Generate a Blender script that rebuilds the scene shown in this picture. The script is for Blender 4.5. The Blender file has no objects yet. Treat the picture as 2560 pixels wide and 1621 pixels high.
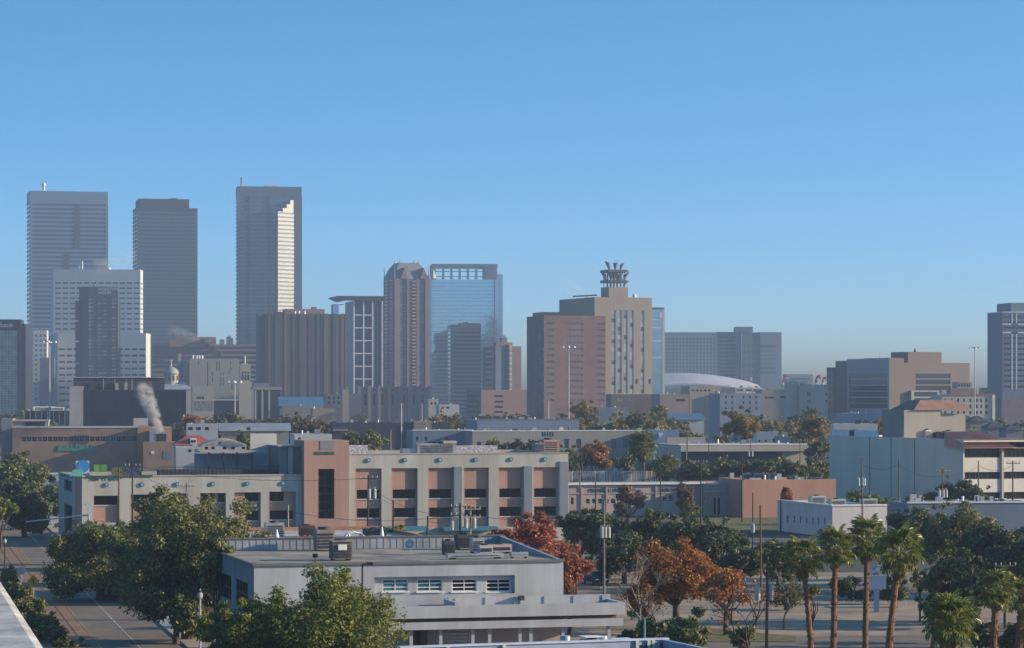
import bpy, math, random
import numpy as np
from mathutils import Vector, Matrix

# ------------------------------------------------------------------ camera, sky, sun, exposure
FPX, EYE, CX, HY = 7000.0, 22.0, 1280.0, 985.0     # focal length in photo pixels, eye height, optical centre column, horizon row
scene = bpy.context.scene
COL = scene.collection
cam_data = bpy.data.cameras.new('camera')
cam_data.sensor_width = 36.0
cam_data.lens = 36.0 * FPX / 2560.0
cam_data.shift_y = (HY - 810.5) / 2560.0
cam_data.clip_start, cam_data.clip_end = 0.3, 60000.0
cam = bpy.data.objects.new('camera', cam_data)
COL.objects.link(cam)
cam.location = (0, 0, EYE)
cam.rotation_euler = (math.radians(90), 0, 0)
scene.camera = cam

SKY_STEEP = 4.3
SUN_EL, SUN_BACK = 16.0, 0.5                       # elevation; degrees the sun stands behind the picture plane, to the right
world = bpy.data.worlds.new('World')
scene.world = world
world.use_nodes = True
wn = world.node_tree
bg = wn.nodes['Background']
sky = wn.nodes.new('ShaderNodeTexSky')
sky.sky_type = 'NISHITA'
sky.sun_disc = False
sky.sun_elevation = math.radians(SUN_EL)
sky.sun_rotation = math.radians(90 + SUN_BACK)
sky.altitude = 0
sky.air_density, sky.dust_density, sky.ozone_density = 1.0, 3.2, 4.0
tcw = wn.nodes.new('ShaderNodeTexCoord')
vm = wn.nodes.new('ShaderNodeVectorMath'); vm.operation = 'MULTIPLY'; vm.inputs[1].default_value = (1, 1, SKY_STEEP)   # clear winter air: the blue deepens quickly above the horizon
vn = wn.nodes.new('ShaderNodeVectorMath'); vn.operation = 'NORMALIZE'
wn.links.new(tcw.outputs['Generated'], vm.inputs[0]); wn.links.new(vm.outputs['Vector'], vn.inputs[0]); wn.links.new(vn.outputs['Vector'], sky.inputs['Vector'])
hs = wn.nodes.new('ShaderNodeHueSaturation'); hs.inputs['Saturation'].default_value = 1.22; hs.inputs['Hue'].default_value = 0.487
wn.links.new(sky.outputs['Color'], hs.inputs['Color']); wn.links.new(hs.outputs['Color'], bg.inputs['Color'])
bg.inputs['Strength'].default_value = 0.15

sl = bpy.data.lights.new('sun', 'SUN')
sl.energy, sl.angle, sl.color = 3.6, math.radians(0.5), (1.0, 0.80, 0.55)
sun = bpy.data.objects.new('sun', sl)
COL.objects.link(sun)
a, e = math.radians(SUN_BACK), math.radians(SUN_EL)
to_sun = Vector((math.cos(e) * math.cos(a), -math.cos(e) * math.sin(a), math.sin(e)))
sun.rotation_euler = to_sun.to_track_quat('Z', 'Y').to_euler()
sun.location = to_sun * 500

vs = scene.view_settings
vs.view_transform, vs.look, vs.exposure, vs.gamma = 'Standard', 'None', 1.2, 1.0
vs.use_curve_mapping = False
scene.cycles.use_denoising = True
scene.cycles.max_bounces = 6
scene.cycles.diffuse_bounces = 2
scene.cycles.glossy_bounces = 3
scene.cycles.transmission_bounces = 2
scene.cycles.transparent_max_bounces = 8
scene.cycles.volume_bounces = 0
scene.cycles.caustics_reflective = scene.cycles.caustics_refractive = False
scene.cycles.volume_step_rate = 1.0
scene.cycles.volume_max_steps = 256

R = math.radians
HAZE_COL, HAZE_DENS = (0.47, 0.63, 0.88, 1.0), 1.5e-4
rng = np.random.default_rng(7)
random.seed(7)

# ------------------------------------------------------------------ materials
MATS = {}
def M(key, rgb=None, rough=0.8, var=0.10, scale=0.4, metal=0.0, spec=0.35, streak=False, bump=0.0, dirt=None):
    """Plain procedural surface: base colour broken up by two noises (streak = rain streaks running down a wall)."""
    if key in MATS: return MATS[key]
    m = bpy.data.materials.new(key); m.use_nodes = True
    t = m.node_tree; n = t.nodes; b = n['Principled BSDF']
    b.inputs['Roughness'].default_value = rough
    b.inputs['Metallic'].default_value = metal
    b.inputs['Specular IOR Level'].default_value = spec
    tc = n.new('ShaderNodeTexCoord'); mp = n.new('ShaderNodeMapping')
    t.links.new(tc.outputs['Object'], mp.inputs['Vector'])
    if streak: mp.inputs['Scale'].default_value = (1, 1, 0.12)
    nz = n.new('ShaderNodeTexNoise'); nz.inputs['Scale'].default_value = scale
    nz.inputs['Detail'].default_value = 5; nz.inputs['Roughness'].default_value = 0.65
    t.links.new(mp.outputs['Vector'], nz.inputs['Vector'])
    cr = n.new('ShaderNodeValToRGB')
    lo = [max(0, c * (1 - 2 * var)) for c in rgb]; hi = [min(1, c * (1 + 1.4 * var)) for c in rgb]
    if dirt: lo = dirt
    cr.color_ramp.elements[0].position = 0.30; cr.color_ramp.elements[1].position = 0.68
    cr.color_ramp.elements[0].color = (*lo, 1); cr.color_ramp.elements[1].color = (*hi, 1)
    t.links.new(nz.outputs['Fac'], cr.inputs['Fac'])
    t.links.new(cr.outputs['Color'], b.inputs['Base Color'])
    if bump:
        bp = n.new('ShaderNodeBump'); bp.inputs['Strength'].default_value = bump
        n2 = n.new('ShaderNodeTexNoise'); n2.inputs['Scale'].default_value = scale * 12
        t.links.new(tc.outputs['Object'], n2.inputs['Vector'])
        t.links.new(n2.outputs['Fac'], bp.inputs['Height']); t.links.new(bp.outputs['Normal'], b.inputs['Normal'])
    MATS[key] = m
    return m

def glass(key, rgb, rough=0.08, metal=0.0, spec=0.6, wob=0.02, scale=0.15):
    """Window glass: dark or mirrored body with a slight waviness so reflections break up."""
    if key in MATS: return MATS[key]
    m = bpy.data.materials.new(key); m.use_nodes = True
    t = m.node_tree; n = t.nodes; b = n['Principled BSDF']
    b.inputs['Roughness'].default_value = rough; b.inputs['Metallic'].default_value = metal
    b.inputs['Specular IOR Level'].default_value = spec
    oi = n.new('ShaderNodeObjectInfo')
    hs = n.new('ShaderNodeHueSaturation'); hs.inputs['Color'].default_value = (*rgb, 1)
    mr = n.new('ShaderNodeMapRange'); mr.inputs['To Min'].default_value = 0.75; mr.inputs['To Max'].default_value = 1.25
    t.links.new(oi.outputs['Random'], mr.inputs['Value']); t.links.new(mr.outputs['Result'], hs.inputs['Value'])
    t.links.new(hs.outputs['Color'], b.inputs['Base Color'])
    tc = n.new('ShaderNodeTexCoord'); nz = n.new('ShaderNodeTexNoise'); nz.inputs['Scale'].default_value = scale
    bp = n.new('ShaderNodeBump'); bp.inputs['Strength'].default_value = wob; bp.inputs['Distance'].default_value = 1.0
    t.links.new(tc.outputs['Object'], nz.inputs['Vector']); t.links.new(nz.outputs['Fac'], bp.inputs['Height'])
    t.links.new(bp.outputs['Normal'], b.inputs['Normal'])
    MATS[key] = m
    return m

def foliage(key, cols, trans=0.35):
    """Leaves: colour picked leaf by leaf, some light let through."""
    m = bpy.data.materials.new(key); m.use_nodes = True
    t = m.node_tree; n = t.nodes; b = n['Principled BSDF']; out = n['Material Output']
    g = n.new('ShaderNodeNewGeometry'); cr = n.new('ShaderNodeValToRGB')
    el = cr.color_ramp.elements
    while len(el) < len(cols): el.new(0.5)
    for i, c in enumerate(cols):
        el[i].position = i / (len(cols) - 1) if len(cols) > 1 else 0; el[i].color = (*c, 1)
    t.links.new(g.outputs['Random Per Island'], cr.inputs['Fac'])
    t.links.new(cr.outputs['Color'], b.inputs['Base Color'])
    b.inputs['Roughness'].default_value = 0.55; b.inputs['Specular IOR Level'].default_value = 0.3
    tr = n.new('ShaderNodeBsdfTranslucent'); t.links.new(cr.outputs['Color'], tr.inputs['Color'])
    mx = n.new('ShaderNodeMixShader'); mx.inputs['Fac'].default_value = trans
    t.links.new(b.outputs['BSDF'], mx.inputs[1]); t.links.new(tr.outputs['BSDF'], mx.inputs[2])
    t.links.new(mx.outputs['Shader'], out.inputs['Surface'])
    MATS[key] = m
    return m

# ------------------------------------------------------------------ mesh and object helpers
class MB:
    def __init__(s): s.v, s.f, s.mi = [], [], []
    def face(s, pts, mi=0):
        k = len(s.v); s.v += [tuple(p) for p in pts]; s.f.append(tuple(range(k, k + len(pts)))); s.mi.append(mi); return s
    def box(s, x0, x1, y0, y1, z0, z1, mi=0):
        k = len(s.v)
        s.v += [(x0,y0,z0),(x1,y0,z0),(x1,y1,z0),(x0,y1,z0),(x0,y0,z1),(x1,y0,z1),(x1,y1,z1),(x0,y1,z1)]
        for q in ((0,3,2,1),(4,5,6,7),(0,1,5,4),(1,2,6,5),(2,3,7,6),(3,0,4,7)):
            s.f.append(tuple(k + i for i in q)); s.mi.append(mi)
        return s
    def prism(s, poly, z0, z1, mi=0):
        k = len(s.v); n = len(poly)
        s.v += [(x, y, z0) for x, y in poly] + [(x, y, z1) for x, y in poly]
        s.f += [tuple(range(k + n - 1, k - 1, -1)), tuple(range(k + n, k + 2 * n))]; s.mi += [mi, mi]
        for i in range(n):
            j = (i + 1) % n; s.f.append((k + i, k + j, k + n + j, k + n + i)); s.mi.append(mi)
        return s
    def frus(s, x0, x1, y0, y1, z0, ix, iy, z1, mi=0):
        k = len(s.v)
        s.v += [(x0,y0,z0),(x1,y0,z0),(x1,y1,z0),(x0,y1,z0),(x0+ix,y0+iy,z1),(x1-ix,y0+iy,z1),(x1-ix,y1-iy,z1),(x0+ix,y1-iy,z1)]
        for q in ((0,3,2,1),(4,5,6,7),(0,1,5,4),(1,2,6,5),(2,3,7,6),(3,0,4,7)):
            s.f.append(tuple(k + i for i in q)); s.mi.append(mi)
        return s
    def tube(s, pts, rad, n=8, mi=0, cap=True):
        k0 = len(s.v); pts = [Vector(p) for p in pts]
        if not hasattr(rad, '__len__'): rad = [rad] * len(pts)
        for i, p in enumerate(pts):
            d = (pts[min(i + 1, len(pts) - 1)] - pts[max(i - 1, 0)])
            d = d.normalized() if d.length > 1e-9 else Vector((0, 0, 1))
            up = Vector((1, 0, 0)) if abs(d.z) > 0.9 else Vector((0, 0, 1))
            u = d.cross(up).normalized(); w = d.cross(u)
            for j in range(n):
                an = 2 * math.pi * j / n
                s.v.append(tuple(p + (u * math.cos(an) + w * math.sin(an)) * rad[i]))
        for i in range(len(pts) - 1):
            for j in range(n):
                a_, b_ = k0 + i * n + j, k0 + i * n + (j + 1) % n
                s.f.append((a_, b_, b_ + n, a_ + n)); s.mi.append(mi)
        if cap:
            s.f.append(tuple(range(k0 + n - 1, k0 - 1, -1))); s.mi.append(mi)
            e_ = k0 + (len(pts) - 1) * n; s.f.append(tuple(range(e_, e_ + n))); s.mi.append(mi)
        return s
    def mesh(s, name, mats, smooth=False):
        me = bpy.data.meshes.new(name); me.from_pydata(s.v, [], s.f)
        for m in (mats if isinstance(mats, (list, tuple)) else [mats]): me.materials.append(m)
        if any(s.mi): me.polygons.foreach_set('material_index', s.mi)
        if smooth: me.polygons.foreach_set('use_smooth', [True] * len(s.f))
        me.update()
        return me
    def obj(s, name, mats, parent=None, loc=None, rz=0, smooth=False):
        return put(name, s.mesh(name, mats, smooth), parent, loc, rz)

def put(name, me, parent=None, loc=None, rz=0, kind=None):
    o = bpy.data.objects.new(name, me); COL.objects.link(o)
    if parent is not None: o.parent = parent
    if loc is not None: o.location = loc
    if rz: o.rotation_euler = (0, 0, rz)
    if kind: o['kind'] = kind
    return o

def tag(o, label, cat, group=None, kind=None):
    o['label'] = label; o['category'] = cat
    if group: o['group'] = group
    if kind: o['kind'] = kind
    return o

def thing(name, label, cat, loc=(0, 0, 0), rz=0, group=None):
    o = bpy.data.objects.new(name, None); COL.objects.link(o)
    o.empty_display_size = 0.5
    o.location = loc; o.rotation_euler = (0, 0, rz)
    return tag(o, label, cat, group)

def structure(name, me):
    o = put(name, me); o['kind'] = 'structure'; return o

def dup(root, loc, rz=0, label=None, scale=None, group=None):
    r = root.copy(); COL.objects.link(r); r.location = loc; r.rotation_euler = (0, 0, rz)
    if scale is not None: r.scale = scale if hasattr(scale, '__len__') else (scale,) * 3
    if label: r['label'] = label
    if group: r['group'] = group
    for ch in list(root.children):
        c = ch.copy(); COL.objects.link(c); c.parent = r
        for g in ch.children:
            q = g.copy(); COL.objects.link(q); q.parent = c
    return r

CACHE = {}
def box_mesh(w, d, h, mat):
    k = ('b', round(w, 3), round(d, 3), round(h, 3), mat.name)
    if k not in CACHE: CACHE[k] = MB().box(0, w, 0, d, 0, h).mesh('box', mat)
    return CACHE[k]

def window_mesh(w, h, nx, ny, gm, fm, fr=0.08):
    """Pane facing -Y with its lower left corner at the origin; frame and glazing bars stand in front of it."""
    k = ('w', round(w, 2), round(h, 2), nx, ny, gm.name, fm.name if fm else '', fr)
    if k not in CACHE:
        b = MB().face([(0, 0, 0), (w, 0, 0), (w, 0, h), (0, 0, h)])
        if fm:
            t = fr * 0.8
            for x in [i * w / nx for i in range(nx + 1)]:
                x0 = min(max(x - fr / 2, 0), w - fr); b.box(x0, x0 + fr, -t, -0.005, 0, h, 1)
            for z in [i * h / ny for i in range(ny + 1)]:
                z0 = min(max(z - fr / 2, 0), h - fr); b.box(0, w, -t + 0.006, -0.005, z0, z0 + fr, 1)
        CACHE[k] = b.mesh('window', [gm, fm] if fm else gm)
    return CACHE[k]

def WX(px, d): return (px - CX) / FPX * d
def WZ(py, d): return EYE + (HY - py) / FPX * d
def GD(py): return EYE * FPX / (py - HY)          # distance of a ground point seen at photo row py

class Bld:
    """A building standing at its near corner. Local x runs along the front, local y back along the side.
    Its lengths come from the columns its corners were measured at, at the distance it stands."""
    def __init__(s, name, label, cat, pc, d, psi, pr=None, pl=None, W=None, D=None, group=None, rz0=0):
        s.d, s.psi, s.cx = d, R(psi), WX(pc, d)
        s.c, s.s = math.cos(s.psi), math.sin(s.psi)
        s.root = thing(name, label, cat, (s.cx, d, 0), s.psi, group)
        s.W = W if W is not None else s.fu(pr)
        s.D = D if D is not None else s.su(pl)
    def fu(s, px, off=0.0):
        t = (px - CX) / FPX; return (t * (s.d + off * s.c) - s.cx + off * s.s) / (s.c - t * s.s)
    def su(s, px):
        t = (px - CX) / FPX; return (s.cx - t * s.d) / (s.s + t * s.c)
    def fz(s, py, u=0.0, off=0.0): return WZ(py, s.d + u * s.s + off * s.c)
    def sz(s, py, v=0.0): return WZ(py, s.d + v * s.c)
    def box(s, name, mat, x0, x1, y0, y1, z0, z1, parent=None):
        return put(name, box_mesh(x1 - x0, y1 - y0, z1 - z0, mat), parent or s.root, (x0, y0, z0))
    def mb(s, name, mb, mats, parent=None, smooth=False):
        return mb.obj(name, mats, parent or s.root, smooth=smooth)
    def facade(s, face, u0, u1, z0, z1, rects, mat, rec=0.3, name='wall', at=0.0, parent=None):
        """Wall with real openings: returned mesh has the reveals, the panes are put in by windows()."""
        us = sorted({round(u0, 4), round(u1, 4), *[round(r[0], 4) for r in rects], *[round(r[1], 4) for r in rects]})
        zs = sorted({round(z0, 4), round(z1, 4), *[round(r[2], 4) for r in rects], *[round(r[3], 4) for r in rects]})
        iu = {u: i for i, u in enumerate(us)}; iz = {z: i for i, z in enumerate(zs)}
        hole = np.zeros((len(us), len(zs)), bool)
        for r in rects: hole[iu[round(r[0], 4)]:iu[round(r[1], 4)], iz[round(r[2], 4)]:iz[round(r[3], 4)]] = True
        P = {'front': lambda u, dp, z: (u, at + dp, z), 'left': lambda u, dp, z: (at + dp, u, z),
             'right': lambda u, dp, z: (at - dp, u, z)}[face]
        b = MB()
        for j in range(len(zs) - 1):
            i = 0
            while i < len(us) - 1:
                if hole[i, j]: i += 1; continue
                k = i
                while k < len(us) - 1 and not hole[k, j]: k += 1
                b.face([P(us[i], 0, zs[j]), P(us[k], 0, zs[j]), P(us[k], 0, zs[j + 1]), P(us[i], 0, zs[j + 1])])
                i = k
        for (a0, a1, b0, b1) in [r[:4] for r in rects]:
            b.face([P(a0, 0, b0), P(a0, rec, b0), P(a0, rec, b1), P(a0, 0, b1)]).face([P(a1, 0, b0), P(a1, 0, b1), P(a1, rec, b1), P(a1, rec, b0)])
            b.face([P(a0, 0, b0), P(a1, 0, b0), P(a1, rec, b0), P(a0, rec, b0)]).face([P(a0, 0, b1), P(a0, rec, b1), P(a1, rec, b1), P(a1, 0, b1)])
        return b.obj(name, mat, parent or s.root)
    def windows(s, face, rects, gm, fm=None, nx=1, ny=1, rec=0.3, at=0.0, fr=0.08, name='window', parent=None):
        gms = gm if isinstance(gm, list) else [gm]
        for r in rects:
            me = window_mesh(r[1] - r[0], r[3] - r[2], nx, ny, random.choice(gms), fm, fr)
            if face == 'front': put(name, me, parent or s.root, (r[0], at + rec, r[2]))
            elif face == 'left': put(name, me, parent or s.root, (at + rec, r[1], r[2]), -math.pi / 2)
            else: put(name, me, parent or s.root, (at - rec, r[0], r[2]), math.pi / 2)
    def shell(s, mat, z1, roof, front=True, left=True, z0=0.0, W=None, D=None, par=0.0, x0=0.0, y0=0.0):
        """The plain walls that have no openings, and the roof."""
        W = W or s.W; D = D or s.D; x1, y1 = x0 + W, y0 + D
        b = MB()
        b.face([(x1, y0, z0), (x1, y1, z0), (x1, y1, z1), (x1, y0, z1)]).face([(x1, y1, z0), (x0, y1, z0), (x0, y1, z1), (x1, y1, z1)])
        if front: b.face([(x0, y0, z0), (x1, y0, z0), (x1, y0, z1), (x0, y0, z1)])
        if left: b.face([(x0, y1, z0), (x0, y0, z0), (x0, y0, z1), (x0, y1, z1)])
        if par:
            t = 0.3
            b.face([(x0+t, y0+t, z1), (x0+t, y0+t, z1-par), (x1-t, y0+t, z1-par), (x1-t, y0+t, z1)]).face([(x0+t, y1-t, z1), (x1-t, y1-t, z1), (x1-t, y1-t, z1-par), (x0+t, y1-t, z1-par)])
            b.face([(x0+t, y0+t, z1), (x0+t, y1-t, z1), (x0+t, y1-t, z1-par), (x0+t, y0+t, z1-par)]).face([(x1-t, y0+t, z1), (x1-t, y0+t, z1-par), (x1-t, y1-t, z1-par), (x1-t, y1-t, z1)])
            for q in ([(x0,y0),(x1,y0),(x1-t,y0+t),(x0+t,y0+t)], [(x1,y0),(x1,y1),(x1-t,y1-t),(x1-t,y0+t)],
                      [(x1,y1),(x0,y1),(x0+t,y1-t),(x1-t,y1-t)], [(x0,y1),(x0,y0),(x0+t,y0+t),(x0+t,y1-t)]):
                b.face([(x, y, z1) for x, y in q])
        b.obj('wall', mat, s.root)
        zr = z1 - par
        t = 0.3 if par else 0.0
        return MB().face([(x0+t, y0+t, zr), (x1-t, y0+t, zr), (x1-t, y1-t, zr), (x0+t, y1-t, zr)]).obj('roof', roof, s.root)

def grid(us, w, zs, h):
    return [(u, u + w, z, z + h) for z in zs for u in us]

def text_mesh(txt, size, mat, depth=0.05, spacing=1.0):
    """Lettering lying in the XZ plane, facing -Y, lower left corner at the origin."""
    cu = bpy.data.curves.new('lettering', 'FONT'); cu.body = txt; cu.size = size; cu.extrude = depth / 2; cu.space_character = spacing
    o = bpy.data.objects.new('lettering', cu); COL.objects.link(o)
    bpy.context.view_layer.update()
    me = bpy.data.meshes.new_from_object(o.evaluated_get(bpy.context.evaluated_depsgraph_get()))
    bpy.data.objects.remove(o); bpy.data.curves.remove(cu)
    me.transform(Matrix.Rotation(math.pi / 2, 4, 'X')); me.materials.clear(); me.materials.append(mat)
    return me
# ------------------------------------------------------------------ shared surfaces
roof_grey = M('roof_gravel_grey', (0.20, 0.20, 0.19), 0.9, 0.25, 0.25)
roof_pale = M('roof_membrane_pale', (0.42, 0.41, 0.38), 0.85, 0.2, 0.25)
roof_white = M('roof_membrane_white', (0.72, 0.72, 0.70), 0.7, 0.10, 0.2)
g_dark = glass('glass_dark', (0.012, 0.016, 0.022), 0.08)
g_dark2 = glass('glass_dark_blue', (0.010, 0.026, 0.055), 0.10)
g_teal = glass('glass_teal', (0.03, 0.11, 0.13), 0.12)
g_mirror = glass('glass_mirror_blue', (0.30, 0.42, 0.52), 0.10, metal=0.75, wob=0.03)
g_grey = glass('glass_grey', (0.10, 0.12, 0.14), 0.12, metal=0.3)
steel = M('galvanised_steel', (0.42, 0.43, 0.44), 0.45, 0.12, 1.0, metal=0.6)
dark_steel = M('dark_painted_steel', (0.035, 0.037, 0.042), 0.5, 0.2, 1.0)
white_paint = M('white_paint', (0.74, 0.74, 0.72), 0.6, 0.06, 0.5)
concrete = M('concrete', (0.40, 0.39, 0.36), 0.85, 0.14, 0.3, streak=True)
white_con = M('white_precast', (0.50, 0.50, 0.48), 0.75, 0.05, 0.05, streak=True)
tan_stone = M('tan_stone', (0.33, 0.27, 0.21), 0.85, 0.08, 0.06, streak=True)
cream = M('cream_stucco', (0.44, 0.40, 0.34), 0.85, 0.08, 0.15, streak=True)
brick_red = M('brick_red_brown', (0.175, 0.112, 0.095), 0.9, 0.10, 0.12)
brick_pink = M('brick_pink_brown', (0.25, 0.16, 0.14), 0.9, 0.10, 0.12)
slate_blue = M('blue_grey_cladding', (0.16, 0.20, 0.26), 0.6, 0.08, 0.1)
navy = M('navy_granite', (0.022, 0.026, 0.036), 0.45, 0.15, 0.2)

def hv_box(label, px, py, d, w, dp, h, mat=None, name='rooftop_unit', cat='rooftop unit', rz=14, group=None, z=None):
    """Rooftop machine: cased box on feet with a louvred face and a fan ring on top."""
    z0 = z if z is not None else WZ(py, d)
    t = thing(name, label, cat, (WX(px, d), d, z0), R(rz), group)
    m = mat or steel
    MB().box(-w/2, w/2, 0, dp, 0.15, h).obj('casing', m, t)
    lv = MB()
    for i in range(5): lv.box(-w*0.42, w*0.42, -0.05, -0.004, 0.3 + i*(h-0.5)/5, 0.3 + (i+0.55)*(h-0.5)/5)
    lv.obj('louvre', dark_steel, t)
    MB().tube([(0, dp/2, h), (0, dp/2, h + 0.12*h)], min(w, dp)*0.34, 12).obj('fan_ring', dark_steel, t)
    MB().box(-w*0.45, -w*0.35, 0.1, dp-0.1, 0, 0.148).box(w*0.35, w*0.45, 0.1, dp-0.1, 0, 0.148).obj('feet', dark_steel, t)
    return t

# ------------------------------------------------------------------ downtown: the tall towers at the left
# white striped tower
b = Bld('office_tower', 'tallest left tower, pale with dark horizontal window stripes and blank top band', 'skyscraper', 74.5, 2700, 14, 270, 67)
st_light = M('stripe_tower_cladding', (0.07, 0.14, 0.24), 0.6, 0.05, 0.02)
zt = b.fz(477)
b.box('glass_core', g_dark2, 0.4, b.W-0.4, 0.4, b.D-0.4, 0, zt-4)
b.box('crown', st_light, 0, b.W, 0, b.D, b.fz(508.6), zt)
step = 10.9 / FPX * b.d
z = b.fz(508.6) - step * 0.48
while z > 4:
    b.box('spandrel', st_light, 0, b.W, 0, b.D, z - step*0.52, z); z -= step
for x0 in (-0.25, b.W - 2.4): b.box('corner_pier', st_light, x0, x0 + 2.6, -0.25, 2.2, 0, b.fz(508.0))
u0, u1 = b.fu(183.6), b.fu(200)
b.box('dark_bay', g_dark, u0, u1, -0.3, 2, b.fz(622), b.fz(510))
b.box('dark_bay', g_dark, b.fu(159), b.fu(173), -0.3, 2, b.fz(690), b.fz(632))
MB().tube([(b.fu(112), 12, zt), (b.fu(112), 12, b.fz(462))], 1.3, 8).tube([(b.fu(112), 12, b.fz(462)), (b.fu(112), 12, b.fz(456))], 2.2, 8).obj('mast', steel, b.root)

# dark tower
b = Bld('office_tower', 'dark grey glass tower with thin floor lines and set-back flat top', 'skyscraper', 343, 2600, 14, 494, 331.6)
dk_line = M('dark_tower_mullion', (0.025, 0.06, 0.11), 0.5, 0.05, 0.02)
dk_crown = M('dark_tower_crown', (0.015, 0.022, 0.045), 0.6, 0.1, 0.05)
b.box('glass_core', g_dark2, 0.3, b.W-0.3, 0.3, b.D-0.3, 0, b.fz(520))
b.box('crown', dk_crown, 0, b.W, 0, b.D, b.fz(526), b.fz(520) + 0.4)
b.box('penthouse', dk_crown, b.fu(352)-1, b.fu(474), 3, b.D-3, b.fz(520)+0.4, b.fz(496))
b.box('roof_unit', dk_crown, b.fu(428), b.fu(446), 8, 20, b.fz(496), b.fz(493))
step = 10.1 / FPX * b.d
z = b.fz(528)
while z > 4:
    b.box('spandrel', dk_line, 0, b.W, 0, b.D, z - step*0.62, z); z -= step

# tower with a bright stepped sun patch, shaped as a pale sun-facing wedge
b = Bld('office_tower', 'grey glass tower with bright stepped sun patch built as a wedge on its right', 'skyscraper', 593, 2550, 8, 754.4, D=30)
gt_line = M('grey_tower_spandrel', (0.07, 0.12, 0.19), 0.45, 0.06, 0.02)
gt_bright = M('sun_patch_panel', (0.36, 0.35, 0.31), 0.35, 0.05, 0.02)
gt_top = M('grey_tower_crown', (0.08, 0.11, 0.17), 0.6, 0.05, 0.02)
zt = b.fz(466)
b.box('glass_core', g_grey, 0.3, b.W-0.3, 0.3, b.D-0.3, 0, zt-3)
b.box('crown', gt_top, 0, b.W, 0, b.D, b.fz(489), zt)
step = 10.1 / FPX * b.d
z = b.fz(491)
while z > 4:
    b.box('spandrel', gt_line, 0, b.W, 0, b.D, z - step*0.5, z); z -= step
for p0, p1 in ((593, 596), (735, 754.4)): b.box('corner_pier', gt_top, b.fu(p0)-0.2, b.fu(p1)+0.2, -0.4, 2, 0, b.fz(489))
for p0, p1 in ((616, 624), (668, 674)): b.box('dark_bay', g_dark2, b.fu(p0), b.fu(p1), -0.35, 2, 0, b.fz(491))
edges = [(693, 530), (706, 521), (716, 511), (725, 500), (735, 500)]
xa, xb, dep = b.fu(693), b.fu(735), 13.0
bay = put('sun_patch_wedge', MB().prism([(xa, -dep+0.5), (xb, -0.1), (xa, -0.1)], 0, b.fz(531)).mesh('sun_patch_wedge', gt_line), b.root)
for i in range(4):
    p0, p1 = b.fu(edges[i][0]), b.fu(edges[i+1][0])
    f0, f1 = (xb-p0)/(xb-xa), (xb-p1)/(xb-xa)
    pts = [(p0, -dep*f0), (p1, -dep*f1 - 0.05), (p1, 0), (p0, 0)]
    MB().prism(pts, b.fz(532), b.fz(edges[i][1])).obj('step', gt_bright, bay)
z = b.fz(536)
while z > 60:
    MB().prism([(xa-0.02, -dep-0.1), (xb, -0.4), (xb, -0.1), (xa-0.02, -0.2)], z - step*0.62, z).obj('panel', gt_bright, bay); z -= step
MB().tube([(b.fu(604), 8, zt), (b.fu(604), 8, b.fz(441))], 0.7, 6).obj('mast', dark_steel, b.root)
b.box('roof_unit', white_con, b.fu(662), b.fu(696), 6, 16, zt, b.fz(462))

# white hotel slab and its wider base
b = Bld('office_block', 'white slab block with rows of small dark windows under plain parapet', 'office block', 133.6, 2300, 2, 351, D=22)
zt = b.fz(674); wd = 13.8/FPX*b.d; wh = 4.4/FPX*b.d
rows = [b.fz(708 + 12.75*i) - wh/2 for i in range(12)]
us = [b.fu(p*0.2754) - wd/2 for p in (527,592,657,722,788,852,917,982,1046,1110,1173,1238)]
rc = grid(us, wd, rows, wh)
b.facade('front', 0, b.W, 0, zt, rc, white_con, 0.5); b.windows('front', rc, g_dark2, rec=0.5)
rr = grid([3.0, 13.0], 6.0, rows, wh)
b.facade('right', 0, b.D, 0, zt, rr, white_con, 0.5, at=b.W); b.windows('right', rr, g_dark2, rec=0.5, at=b.W)
MB().face([(0,b.D,0),(0,0,0),(0,0,zt),(0,b.D,zt)]).face([(b.W,b.D,0),(0,b.D,0),(0,b.D,zt),(b.W,b.D,zt)]).obj('wall', white_con, b.root)
MB().face([(0,0,zt-1),(b.W,0,zt-1),(b.W,b.D,zt-1),(0,b.D,zt-1)]).obj('roof', roof_grey, b.root)
MB().prism([(-2.8, 5), (0, -0.02), (0, 16), (-2.8, 16)], 0, b.fz(698)).obj('corner_bay', white_con, b.root)
t0 = b.fu(203)
MB().tube([(t0, 8, zt-1), (t0, 8, b.fz(652))], 0.5, 6).tube([(t0-3, 9, zt-1), (t0-3, 9, b.fz(664))], 0.9, 6).tube([(t0+22, 9, zt-1), (t0+22, 9, b.fz(668))], 1.4, 6).obj('mast', white_paint, b.root)
b = Bld('office_block', 'wide white lower block with window rows and bright sunlit end wall', 'office block', 144, 2150, 2, 365, D=37)
zt = b.fz(833)
rows = [b.fz(873.5 + 16*i) - wh/2 for i in range(10)]
us = [b.fu(155 + 18.15*i) - wd/2 for i in range(12)]
rc = grid(us, wd, rows, wh)
b.facade('front', 0, b.W, 0, zt, rc, white_con, 0.5); b.windows('front', rc, g_dark2, rec=0.5)
b.shell(white_con, zt, roof_grey, front=False)
b.box('side_block', M('pale_blue_panel', (0.34,0.38,0.47), 0.7, 0.06, 0.05), b.fu(118), -0.05, 6, 24, 0, zt)
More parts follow.
